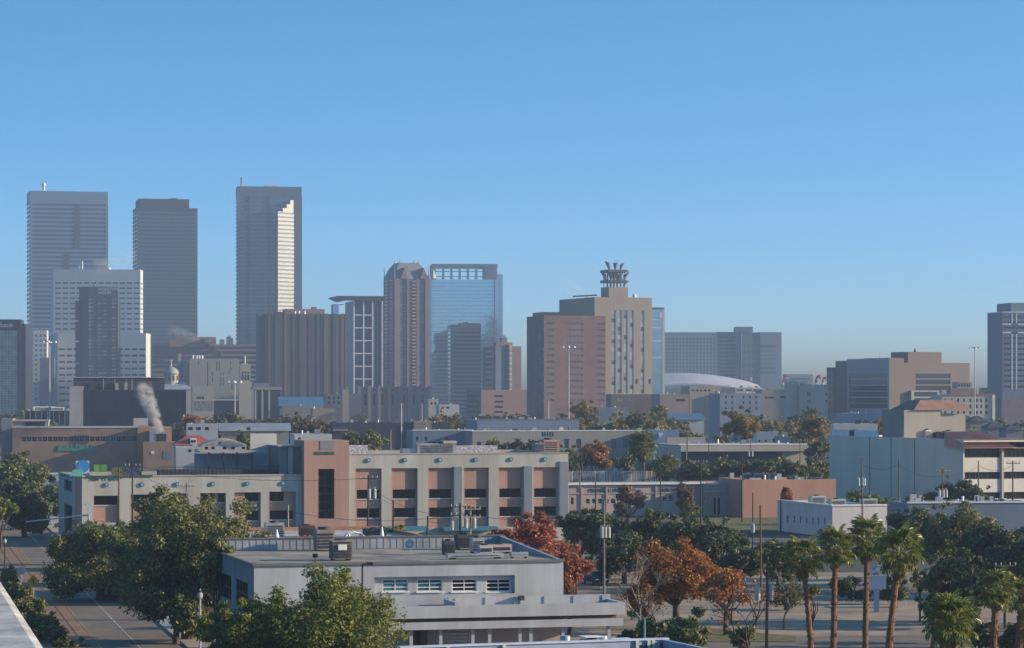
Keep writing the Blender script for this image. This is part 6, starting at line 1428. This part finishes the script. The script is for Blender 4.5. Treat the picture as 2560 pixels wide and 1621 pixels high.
# far trees between the low roofs: one prototype per kind, copied
protos = []
for k, m_ in enumerate((oak_dark, oak, oak_dark, brown_l, oak, yellow_l)):
    t = thing('far_tree', 'small hazy tree among the distant low roofs', 'tree', (0, 0, 0), 0, 'hazy trees among the distant roofs')
    me, cc = crown(200+k, 5.0, 4.2, 7.6, 16, 2600, 0.42, m_, gap=0.3); put('crown', me, t); put('trunk', trunk(4.0, 0.28, cc, bark, 6, k), t); protos.append(t)
rr = random.Random(4); used_p = set()
for i in range(190):
    p = rr.uniform(-40, 2600); d = rr.choice((rr.uniform(880, 1150), rr.uniform(1150, 1900), rr.uniform(1900, 3300)))
    if 170 < p < 480 and d < 960: d += 400
    k = rr.choice((0, 0, 1, 1, 2, 3, 4, 4, 5)); s_ = rr.uniform(0.65, 1.12)
    loc = (WX(p, d), d, 0)
    if k not in used_p: o = protos[k]; o.location = loc; o.scale = (s_, s_, s_); used_p.add(k)
    else: dup(protos[k], loc, rr.uniform(0, 6.28), scale=s_)
for a0, a1, st_, d0, d1 in ((465, 840, 17, 825, 900), (1500, 1720, 20, 830, 890), (1880, 2085, 18, 780, 960), (1090, 1420, 26, 930, 1000), (2200, 2560, 24, 820, 1000), (0, 170, 26, 1020, 1100)):
    p = a0
    while p < a1:
        d = rr.uniform(d0, d1); k = rr.choice((0, 1, 2, 3, 3, 4, 5)); s_ = rr.uniform(0.95, 1.4)
        dup(protos[k], (WX(p, d), d, 0), rr.uniform(0, 6.28), scale=(s_, s_, s_*rr.uniform(0.85, 1.05))); p += st_*rr.uniform(0.6, 1.4)
# the wood that closes the horizon
n = 26000; rw = np.random.default_rng(5)
yy = rw.uniform(3300, 5100, n); xx = rw.uniform(-0.24, 0.24, n)*yy
hgt = 10 + 10*np.clip((yy-3800)/1200, 0, 1) + 3*np.sin(xx*0.011 + yy*0.003) + rw.uniform(-4, 3, n)
P = np.stack([xx, yy, np.clip(hgt, 1, 23)*rw.uniform(0.3, 1, n)], 1); N = rw.normal(size=(n, 3)) + np.array([0, -0.6, 0.5]); N /= np.linalg.norm(N, axis=1, keepdims=True)
o = put('distant_wood', leaf_cloud('distant_wood', P, N, rw.uniform(4, 8, n), oak_dark, rw)); tag(o, 'hazy belt of distant treetops along the horizon', 'wood', kind='stuff')

# bare trees
bare_tree('bare_tree', 'bare leafless tree with dark spreading branches left of the brown pole', 1880, 206, 9.0, 0.95, 3, bark, red_l, 260, levels=4)
bare_tree('bare_tree', 'thin bare grey tree left of the orange tree', 1592, 250, 8.5, 0.75, 5, bark_pale, brown_l, 200, levels=4)
bare_tree('bare_tree', 'bare tree rising through the orange tree by the gallery', 1462, 580, 15.0, 0.55, 8, bark, None, 0, levels=4, lean=-0.12)
bare_tree('bare_tree', 'pale bare tree behind the brown pole and white transformer', 1960, 262, 6.5, 0.9, 9, bark_pale, None, 0, levels=4)
bare_tree('bare_tree', 'small bare tree right of the thin grey one', 1640, 246, 6.0, 0.9, 10, bark, brown_l, 160, levels=3)

# ------------------------------------------------------------------ fan palms
palm_g = foliage('palm_frond_green', [(0.09,0.125,0.028),(0.19,0.21,0.045),(0.32,0.32,0.08),(0.125,0.155,0.035),(0.07,0.095,0.025)], 0.4)
palm_g.node_tree.nodes['Principled BSDF'].inputs['Roughness'].default_value = 0.35
palm_y = foliage('palm_frond_dead', [(0.24,0.17,0.08),(0.16,0.11,0.05)], 0.2)
palm_bark = M('palm_trunk_brown', (0.155, 0.075, 0.04), 0.9, 0.3, 3.0)
def frond_mesh(L, F, seed, mat):
    """Fan leaf: stalk along +X, then folded blades spread in a fan whose tips hang."""
    r = random.Random(seed); b = MB()
    b.tube([(0,0,0),(L*0.5,0,L*0.10),(L,0,L*0.06)], [0.035,0.025,0.02], 4)
    n = 17
    for i in range(n):
        a = math.radians(-125 + 250*i/(n-1)) + r.uniform(-.03,.03); f = F*(1 - 0.22*abs(a)/2.2)*r.uniform(.9,1.05)
        ca, sa_ = math.cos(a), math.sin(a); o = (L, 0, L*0.06)
        def pt(q, w, dz): return (o[0]+ca*f*q - sa_*w, o[1]+sa_*f*q + ca*w, o[2] + dz*f)
        w1 = 0.075*F; droop = 0.42 + 0.25*abs(a)/2
        b.face([pt(.02,-.012,0), pt(.02,.012,0), pt(.55,w1,-.03), pt(.55,-w1,.03)])
        b.face([pt(.55,-w1,.03), pt(.55,w1,-.03), pt(.84,w1*.55,-droop*.45)]); b.face([pt(.55,-w1,.03), pt(.84,w1*.55,-droop*.45), pt(.9,0,-droop)])
    return b.mesh('frond', mat)
FR = [frond_mesh(0.95, 0.85, k, palm_g) for k in range(4)]; FRD = frond_mesh(0.6, 0.8, 9, palm_y)
def palm(label, p, yc, d, ptrunk, size=1.0, nfr=34, seed=1, thick=0.2, group=None, dead=3):
    """Palm with crown centre at (p, yc), trunk meeting the frame's bottom at column ptrunk."""
    r = random.Random(seed); zc = WZ(yc, d); x0 = WX(ptrunk, d); x1 = WX(p, d)
    t = thing('fan_palm', label, 'palm', (x0, d, 0), 0, group); dx = x1-x0
    b = MB(); m = 26; pts, rad = [], []
    for i in range(m):
        f = i/(m-1); pts.append((dx*f*f*0.6+dx*f*0.4, 0, zc*f - 0.1*(1-f))); rad.append(thick*(1.25 - 0.35*f)*(1.0 if i % 2 else 1.14))
    b.tube(pts, rad, 10)
    for i in range(70):                      # cut leaf bases standing off the trunk
        f = r.uniform(.25,.99); a_ = r.uniform(0, 6.28); px_ = dx*f*f*.6+dx*f*.4; rd = thick*(1.25-.35*f)
        q = Vector((px_+math.cos(a_)*rd*.9, math.sin(a_)*rd*.9, zc*f)); b.tube([q, q+Vector((math.cos(a_)*.1, math.sin(a_)*.1, .16))], [.05,.02], 4)
    b.obj('trunk', palm_bark, t)
    for i in range(nfr):
        f = (i+.5)/nfr; el_ = math.radians(78 - 125*f**0.9) + r.uniform(-.12,.12); az = i*2.39996 + r.uniform(-.2,.2)
        o = put('frond', FR[i % 4], t, (dx+0.08*math.cos(az), 0.08*math.sin(az), zc + 0.25 - 0.5*f)); s_ = size*r.uniform(.85,1.1)*(1 - 0.12*f)
        o.rotation_mode = 'XYZ'; o.rotation_euler = (r.uniform(-.35,.35), -el_, az); o.scale = (s_, s_, s_)
    for i in range(dead):
        az = r.uniform(0, 6.28); o = put('dead_frond', FRD, t, (dx, 0, zc-0.45)); o.rotation_euler = (0, 1.25, az); o.scale = (size*.9,)*3
    return t
G = 'tall fan palms in the parking court'
palm('leftmost tall fan palm with shaggy brown trunk', 2007, 1398, 200, 2034, 1.05, 27, 1, 0.17, G, dead=5)
palm('second tall fan palm from the left', 2089, 1372, 203, 2082, 1.0, 30, 2, 0.19, G, dead=2)
palm('third and tallest fan palm', 2168, 1354, 205, 2162, 1.12, 28, 3, 0.18, G, dead=4)
palm('fourth tall fan palm leaning right', 2250, 1384, 199, 2214, 1.2, 31, 4, 0.21, G, dead=9)
palm('small young fan palm right of the tall four', 2300, 1452, 270, 2300, 0.62, 20, 5, 0.08)
palm('short bright fan palm at the bottom right', 2372, 1560, 168, 2368, 1.15, 44, 6, 0.24)
palm('big fan palm left of the right edge', 2490, 1478, 215, 2482, 1.05, 40, 7, 0.22)
palm('fan palm cut by the right edge', 2556, 1492, 220, 2545, 1.0, 38, 8, 0.26)
palm('distant fan palm with grey skirt before the gallery wing', 1606, 1120, 560, 1612, 2.1, 40, 9, 0.25, dead=16)
palm('lower distant fan palm right of the skirted one', 1664, 1172, 540, 1662, 1.8, 36, 10, 0.28, dead=6)
palm('far palm above the blue metal shed', 1648, 1036, 880, 1646, 1.9, 30, 11, 0.3, dead=5)

# ------------------------------------------------------------------ poles, lamps, wires
wood_p = M('pole_wood_brown', (0.13,0.085,0.055), 0.9, 0.2, 2.0); wood_g = M('pole_wood_grey', (0.17,0.16,0.14), 0.9, 0.2, 2.0); wood_d = M('pole_wood_dark', (0.05,0.043,0.038), 0.9, 0.2, 2.0)
can = M('transformer_grey', (0.36,0.38,0.38), 0.5, 0.08, 1.0); porc = M('porcelain', (0.45,0.42,0.40), 0.3)
POLES = {}
def pole(key, label, p, ytop, d, mat, cans=(), arms=1, lean=0.0, r0=0.15, ycan=None):
    h = WZ(ytop, d); t = thing('utility_pole', label, 'utility pole', (WX(p, d), d, 0), R(15), 'wooden utility poles')
    MB().tube([(0,0,-0.1),(lean*h,0,h)], [r0, r0*0.65], 8).obj('pole', mat, t)
    for k in range(arms):
        za = h - 0.4 - 0.9*k; xa = lean*za
        MB().box(xa-1.1, xa+1.1, -0.2, -0.1, za-0.06, za+0.06).obj('crossarm', mat, t)
        for x in (-1.0, -0.45, 0.45, 1.0): MB().tube([(xa+x,-0.15,za+0.06),(xa+x,-0.15,za+0.3)], [0.05,0.07], 6).obj('insulator', porc, t)
    zc_ = WZ(ycan, d) if ycan else h - 2.4
    for x in cans:
        xx_ = lean*zc_ + x
        c_ = MB().tube([(xx_,-0.05,zc_-0.55),(xx_,-0.05,zc_+0.5),(xx_,-0.05,zc_+0.58)], [0.22,0.22,0.16], 12).obj('transformer', can, t)
        MB().tube([(xx_-.1,-0.05,zc_+.58),(xx_-.1,-0.05,zc_+.85)], .045, 5).tube([(xx_+.1,-0.05,zc_+.58),(xx_+.1,-0.05,zc_+.85)], .045, 5).obj('bushing', porc, c_)
    POLES[key] = Vector((WX(p, d)+lean*h, d, h-0.15))
pole('a', 'dark pole with two grey transformers before the first salmon bay', 918, 1188, 330, wood_d, (0.1, 0.75), 1, 0.012, ycan=1235)
pole('b', 'plain dark pole before the second salmon bay', 983, 1250, 340, wood_d, arms=0)
pole('c', 'short dark pole before the third salmon bay', 1066, 1290, 330, wood_d, arms=0, lean=0.02)
pole('d', 'dark pole of the pole pair crowded with fuses', 1150, 1258, 300, wood_d, (-0.9, -0.35), 2, ycan=1312)
pole('e', 'pale wooden pole of the pole pair crowded with fuses', 1176, 1264, 300, M('pole_wood_pale',(0.30,0.26,0.19),0.9,0.15,2), (-0.5, 0.4), 2, ycan=1308)
pole('f', 'grey-green pole with three white transformers beside the parked car', 1510, 1250, 296, wood_g, (-0.25, 0.1, 0.5), 0, ycan=1332)
pole('g', 'tall reddish brown pole left of the palms', 1903, 1262, 300, wood_p, arms=0, lean=-0.01)
pole('h', 'near brown pole with two white transformers by the bare tree', 1915, 1392, 205, wood_p, (-0.75, 0.3), 0, 0.012, ycan=1482)
pole('i', 'thin dark pole behind the tall reddish pole', 1882, 1232, 350, wood_d, (0.0,), 0, ycan=1322, r0=0.11)
pole('j', 'brown pole with transformers before the grey storage wall, leftmost', 2157, 1145, 425, wood_p, (-0.55, 0.15, 0.4), 0, -0.02, ycan=1206)
pole('k', 'slanted reddish pole before the middle of the grey storage wall', 2245, 1146, 425, wood_p, (), 0, 0.012)
pole('l', 'pole with cluster of white transformers right of the storage wall middle', 2356, 1173, 415, wood_p, (-0.5, 0.1, 0.6), 1, ycan=1235)
pole('m', 'dark pole before the red tile roofed front', 2446, 1153, 425, wood_p, (), 0)
pole('n', 'pole with small crossarm near the right edge', 2532, 1152, 420, wood_d, (), 1)
pole('o', 'tall dark pole between clinic wing and pink wall', 1855, 1138, 478, wood_d, (), 0)
pole('q', 'dark pole with fuses before the clinic wing', 1752, 1150, 478, wood_d, (), 1)
pole('r', 'grey pole before the PHYSICAL sign', 1450, 1176, 478, wood_g, (), 0)
pole('s', 'dark pole crossing the PHYSICAL sign', 1489, 1206, 478, wood_d, (), 0)
pole('t', 'dark pole left of the CHIROPRACTIC sign', 1651, 1180, 478, wood_d, (), 0)
pole('u', 'slanted brown pole by the vine-covered tree', 1729, 1215, 470, wood_p, (), 0, 0.03)
pole('v', 'dark pole at the corner of the low white building', 1952, 1235, 445, wood_d, (), 0)
pole('w', 'thin dark pole before the long shop, leftmost', 1718, 1090, 600, wood_d, (), 0, r0=0.12)
pole('x', 'thin dark pole before the long shop, middle', 1772, 1105, 600, wood_d, (), 0, r0=0.12)
pole('y', 'thin dark pole before the long shop, right with fuses', 1876, 1100, 600, wood_d, (-0.4, 0.4), 0, r0=0.12, ycan=1135)
pole('z', 'thin dark pole left of the grey storage building', 2000, 1090, 600, wood_d, (), 0, r0=0.12)
pole('A', 'brown pole in front of the left end of the pink building', 297, 1172, 385, wood_p, (), 0)
pole('B', 'dark pole with crossarm before the low cream section', 331, 1158, 380, wood_d, (), 1)
pole('C', 'short grey pole above the big oak', 466, 1208, 370, wood_g, (), 1)
pole('D', 'pale pole before the last low salmon bay', 720, 1262, 320, M('pole_wood_pale',(0.30,0.26,0.19),0.9,0.15,2), (), 0)
pole('E', 'pole with white crossarm insulators among the right oaks', 2512, 1404, 262, wood_d, (), 1)
pole('F', 'grey pole at the left of the slim palms before the low white building', 2219, 1248, 330, wood_g, (), 0, r0=0.1)
wire_m = M('cable_black', (0.02,0.02,0.022), 0.6)
def wire(label, k0, k1, off=0.0, sag=0.8):
    a_, b_ = POLES[k0], POLES[k1]; pts = []
    for i in range(13):
        f = i/12; q = a_.lerp(b_, f); pts.append((q.x, q.y, q.z - off - sag*4*f*(1-f)))
    o = MB().tube(pts, 0.022, 4).obj('power_line', wire_m); tag(o, label, 'cable', 'power lines')
wire('power line between the two left salmon bay poles', 'a', 'b', 0.3); wire('power line from the low cream section to the first salmon bay', 'B', 'a', 0.2, 1.0); wire('power line from the first bay pole to the pole pair', 'a', 'd', 1.2, 1.0); wire('power line from the third bay pole to the pole pair', 'c', 'd', 0.4)
wire('power line between the oak pole and the low cream pole', 'C', 'B', 0.5); wire('power line from the pale last bay pole to the pole pair', 'D', 'e', 0.6, 1.0); wire('power line between the pole pair and the grey-green pole', 'e', 'f', 0.8, 0.9); wire('power line from the grey-green pole to the tall reddish pole', 'f', 'g', 2.8, 0.7)
wire('power line along the grey storage wall, left span', 'j', 'k', 0.8); wire('power line along the grey storage wall, right span', 'k', 'l', 0.8); wire('power line before the tile roofed front', 'l', 'm', 0.5); wire('power line near the right edge', 'm', 'n', 0.5); wire('power line from the left brown pole to the low cream pole', 'A', 'B', 0.3, 0.2)

def mast(label, p, ytop, d, ring=True, group='tall light masts'):
    h = WZ(ytop, d); t = thing('light_mast', label, 'light mast', (WX(p, d), d, 0), 0, group)
    MB().tube([(0,0,0),(0,0,h)], [0.34, 0.15], 8).obj('pole', M('mast_grey',(0.40,0.41,0.42),0.5), t)
    MB().tube([(-1.9,0,h-0.2),(1.9,0,h-0.2)], 0.14, 6).tube([(0,-1.9,h-0.2),(0,1.9,h-0.2)], 0.14, 6).obj('ring_arm', steel, t)
    for x, y in ((-1.9,0),(1.9,0),(0,-1.9),(0,1.9)): MB().tube([(x,y,h-0.65),(x,y,h-0.1)], [0.5,0.25], 8).obj('lamp_head', white_paint, t)
mast('tall white light mast at the far left', 124, 852, 900); mast('shorter white mast left of the ribbed apartment tower', 587, 952, 900); mast('tall light mast in front of the brick tower', 1422, 865, 960); mast('tall light mast before the cream hotel at the right', 2437, 868, 1100)
for lab, p, yt_, d, m_ in (('white pole at left of the pale brick hall', 1004, 1010, 800, white_paint), ('thin white pole before the pale brick hall', 1055, 1008, 900, steel), ('white pole below the pinkish garage', 1372, 1000, 980, white_paint), ('thin pole before the charcoal hall', 977, 1074, 560, greige), ('pale pole right of the blue wing', 1716, 1092, 640, greige)):
    h = WZ(yt_, d); t = thing('lamp_post', lab, 'lamp post', (WX(p, d), d, 0)); MB().tube([(0,0,0),(0,0,h)], [0.16,0.1], 6).obj('pole', m_, t); MB().box(-0.5,0.5,-0.15,0.15,h,h+0.15).obj('lamp_head', m_, t)
def lamp(label, p, ytop, d, mat, side=1, arm=1.0, ball=False):
    h = WZ(ytop, d); t = thing('street_lamp', label, 'street lamp', (WX(p, d), d, 0))
    MB().tube([(0,0,0),(0,0,h)], [0.11,0.07], 8).obj('post', mat, t)
    if ball:
        MB().tube([(0,0,h-0.75),(0,0,h-0.6),(0,0,h-0.35),(0,0,h-0.25)], [0.1,0.2,0.2,0.12], 10).obj('lantern', can, t); MB().tube([(0,0,h-0.25),(0,0,h)], [0.14,0.03], 8).obj('finial', dark_steel, t)
    else:
        MB().tube([(0,0,h),(side*arm,0,h+0.03)], 0.05, 6).obj('arm', mat, t); MB().box(min(side*arm*0.45, side*arm), max(side*arm*0.45, side*arm), -0.14, 0.14, h-0.05, h+0.14).obj('lamp_head', mat, t)
lamp('black lamp post with short arm before the white office', 906, 1411, 200, dark_steel, 1, 0.75)
lamp('tall post with round lantern beside the big live oak', 500, 1473, 205, steel, 1, 1, True); lamp('blue-grey lamp post with arm to the left by the orange tree', 1622, 1393, 262, M('blue_grey_paint',(0.14,0.18,0.22),0.6), -1, 0.8); lamp('thin blue-green post before the bush by the canopy', 1611, 1545, 178, M('teal_post',(0.10,0.22,0.24),0.6), -1, 0.2)
lamp('double lantern post at the left edge of the rail street', 12, 1343, 330, dark_steel, 1, 1, True); lamp('slim white lamp post by the dark trees at the left', 222, 1262, 380, white_paint, -1, 0.5)
# overhead gantry arm by the dark trees
d = 365; t = thing('signal_gantry', 'long grey signal arm reaching over the rail street', 'signal gantry', (WX(222, d), d, 0)); z_ = WZ(1286, d)
MB().tube([(0,0,0),(0,0,z_)], 0.14, 8).obj('post', steel, t); MB().tube([(0,0,z_-0.1),(-8.2,0,z_-1.0)], [0.12,0.07], 8).obj('arm', steel, t)
# signs
d = 272; t = thing('warning_sign', 'yellow diamond warning sign on a pole beside the rail street', 'road sign', (WX(84, d), d, 0), R(-6)); z_ = WZ(1453, d)
MB().tube([(0,0,0),(0,0,z_)], 0.05, 6).obj('pole', steel, t); s_ = 0.62
MB().face([(0,-0.07,z_-s_),(s_,-0.07,z_),(0,-0.07,z_+s_),(-s_,-0.07,z_)]).face([(0,-0.055,z_-s_),(-s_,-0.055,z_),(0,-0.055,z_+s_),(s_,-0.055,z_)]).obj('panel', M('sign_yellow',(0.52,0.30,0.015),0.5), t)
MB().box(-0.05,0.05,-0.085,-0.075,z_-0.28,z_+0.1).box(-0.2,0.2,-0.084,-0.076,z_+0.08,z_+0.16).obj('symbol', navy, t)
d = 285; t = thing('road_sign', 'grey-backed octagonal sign near the left edge', 'road sign', (WX(54, d), d, 0)); z_ = WZ(1427, d)
MB().tube([(0,0.05,0),(0,0.05,z_)], 0.05, 6).obj('pole', steel, t); MB().tube([(0,-0.02,z_),(0,0.02,z_)], 0.42, 8).obj('panel', M('sign_back',(0.33,0.38,0.42),0.5), t)
d = 282; t = thing('shop_sign', 'blank pale blue sign board on a single post between the palms', 'sign', (WX(2191, d), d, 0)); z_ = WZ(1472, d)
MB().box(-0.26,0.26,-0.15,0.15,0,z_).obj('post', M('sign_post_blue',(0.30,0.36,0.46),0.6), t); MB().box(-0.95,0.95,-0.22,0.22,z_,z_+1.35).obj('panel', M('sign_panel_blue',(0.42,0.50,0.60),0.6), t)

# ------------------------------------------------------------------ cars
tyre = M('tyre', (0.02,0.02,0.02), 0.8); rim = M('rim', (0.35,0.36,0.37), 0.35, metal=0.7); lampw = M('lamp_lens', (0.75,0.75,0.72), 0.2)
def car(label, x, y, rz, paint, group='parked cars'):
    t = thing('parked_car', label, 'car', (x, y, 0), rz, group)
    prof = [(-2.2,0.35),(-2.25,0.75),(-2.05,0.95),(-1.55,1.02),(-0.95,1.45),(0.75,1.47),(1.45,1.05),(2.05,0.92),(2.2,0.7),(2.2,0.35)]
    b_ = MB(); n = len(prof); k = 0
    for yy_ in (-0.86, 0.86): b_.v += [(px_, yy_*(0.82 if z_ > 1.1 else 1.0), z_) for px_, z_ in prof]
    b_.f.append(tuple(range(n))); b_.f.append(tuple(range(2*n-1, n-1, -1))); b_.mi += [0, 0]
    for i in range(n): j = (i+1) % n; b_.f.append((i, n+i, n+j, j)); b_.mi.append(0)
    bd = b_.obj('body', paint, t)
    for s in (-1, 1):
        MB().face([(-1.3,s*0.80,1.06),(1.2,s*0.80,1.06),(0.7,s*0.735,1.4),(-0.9,s*0.735,1.4)]).obj('window', g_dark, t)
        for xw in (-1.35, 1.35):
            w_ = MB().tube([(xw,s*0.68,0.33),(xw,s*0.9,0.33)], 0.33, 14).obj('wheel', tyre, t); MB().tube([(xw,s*0.9,0.33),(xw,s*0.915,0.33)], 0.2, 10).obj('rim', rim, w_)
        MB().box(2.14,2.24,s*0.6-0.16,s*0.6+0.16,0.66,0.8).obj('headlight', lampw, t)
    MB().face([(0.82,-0.66,1.44),(0.82,0.66,1.44),(1.42,0.76,1.09),(1.42,-0.76,1.09)]).face([(-1.0,-0.66,1.45),(-1.55,-0.76,1.05),(-1.55,0.76,1.05),(-1.0,0.66,1.45)]).obj('windscreen', g_dark, t)
x, y = gp_(1487, 1462); car('dark parked car by the grey-green transformer pole', x, y, R(-70), M('car_paint_dark',(0.02,0.022,0.03),0.25,0.02,1,metal=0.4))
x, y = gp_(1735, 1262); car('red parked car before the long shop', x, 575, R(10), M('car_paint_red',(0.30,0.02,0.03),0.3,0.02,1))
x, y = gp_(2195, 1452); car('light blue-grey parked car behind the palms', x+1.5, y+5, R(8), M('car_paint_blue',(0.20,0.26,0.36),0.3,0.02,1))

# ------------------------------------------------------------------ steam plumes
def steam(label, pts, R_, dens, seed, taper=0.5):
    """Drifting vapour: a closed volume round the plume's axis, thinning to nothing towards its edge and broken up by noise."""
    P0, P1 = Vector(pts[0]), Vector(pts[1]); ax = (P1-P0); L = ax.length; ax = ax/L
    m = bpy.data.materials.new('steam_vapour'); m.use_nodes = True; t_ = m.node_tree; n_ = t_.nodes; lk = t_.links.new
    n_.remove(n_['Principled BSDF']); pv = n_.new('ShaderNodeVolumePrincipled'); pv.inputs['Color'].default_value = (0.97,0.97,0.97,1)
    def vm_(op, a_, b_=None):
        q = n_.new('ShaderNodeVectorMath'); q.operation = op
        for k, v in ((0, a_), (1, b_)):
            if v is None: continue
            if isinstance(v, Vector): q.inputs[k].default_value = v
            else: lk(v, q.inputs[k])
        return q
    def ma_(op, a_, b_):
        q = n_.new('ShaderNodeMath'); q.operation = op; q.use_clamp = op == 'SUBTRACT'
        for k, v in ((0, a_), (1, b_)):
            if isinstance(v, (int, float)): q.inputs[k].default_value = v
            else: lk(v, q.inputs[k])
        return q.outputs[0]
    tc = n_.new('ShaderNodeTexCoord'); nz_ = n_.new('ShaderNodeTexNoise'); nz_.inputs['Scale'].default_value = 1.5/R_; nz_.inputs['Detail'].default_value = 5; nz_.inputs['Roughness'].default_value = 0.6
    lk(tc.outputs['Object'], nz_.inputs['Vector'])
    v = vm_('SUBTRACT', tc.outputs['Object'], P0).outputs['Vector']; s_ = vm_('DOT_PRODUCT', v, ax).outputs['Value']
    sc = n_.new('ShaderNodeVectorMath'); sc.operation = 'SCALE'; sc.inputs[0].default_value = ax; lk(s_, sc.inputs['Scale'])
    nd = n_.new('ShaderNodeTexNoise'); nd.inputs['Scale'].default_value = 0.8/R_; lk(tc.outputs['Object'], nd.inputs['Vector'])
    perp = vm_('LENGTH', vm_('SUBTRACT', v, sc.outputs['Vector']).outputs['Vector']).outputs['Value']
    wide = ma_('ADD', ma_('MULTIPLY', s_, (1-taper)*R_/L), taper*R_)
    fall = ma_('SUBTRACT', ma_('ADD', nd.outputs['Fac'], 0.45), ma_('DIVIDE', perp, wide))
    ends = ma_('SUBTRACT', 1.0, ma_('DIVIDE', s_, L*1.02))
    mr = n_.new('ShaderNodeMapRange'); mr.inputs['From Min'].default_value = 0.40; mr.inputs['From Max'].default_value = 0.62; mr.inputs['To Max'].default_value = dens
    lk(nz_.outputs['Fac'], mr.inputs['Value'])
    lk(ma_('MULTIPLY', ma_('MULTIPLY', mr.outputs['Result'], fall), ma_('POWER', ends, 0.7)), pv.inputs['Density'])
    lk(pv.outputs['Volume'], n_['Material Output'].inputs['Volume'])
    b_ = MB(); b_.tube([P0, P0.lerp(P1, .33), P0.lerp(P1, .66), P1], [R_*taper*1.2, R_*1.0, R_*1.25, R_*1.35], 14)
    o = b_.obj('steam_plume', m, smooth=True); tag(o, label, 'steam', kind='stuff')
def pp_(p, y, d): return (WX(p, d), d, WZ(y, d))
steam('white steam plume rising from the cooling unit of the tan hall', [pp_(400,1080,686), pp_(352,962,690)], 2.9, 4.0, 1, 0.45)
steam('faint steam drifting over the white slab block', [pp_(235,668,2290), pp_(345,640,2290)], 11, 0.10, 2, 0.6)
steam('small steam puff over the tan terraces', [pp_(500,846,2000), pp_(420,822,2000)], 6, 0.22, 3, 0.6)
steam('faint pinkish steam left of the lattice aerial tower', [pp_(1478,745,1750), pp_(1395,700,1750)], 6, 0.10, 4, 0.6)

# ------------------------------------------------------------------ haze
hz = MB().box(-4100, 4100, -300, 5300, -1.5, 236).mesh('haze', [])
m = bpy.data.materials.new('haze_air'); m.use_nodes = True; t_ = m.node_tree; t_.nodes.remove(t_.nodes['Principled BSDF'])
pv = t_.nodes.new('ShaderNodeVolumePrincipled'); pv.inputs['Color'].default_value = HAZE_COL; pv.inputs['Density'].default_value = HAZE_DENS; pv.inputs['Anisotropy'].default_value = 0.0
t_.links.new(pv.outputs['Volume'], t_.nodes['Material Output'].inputs['Volume']); hz.materials.append(m)
o = put('haze', hz); o['kind'] = 'stuff'; o['label'] = 'pale morning haze over the whole city'; o['category'] = 'haze'
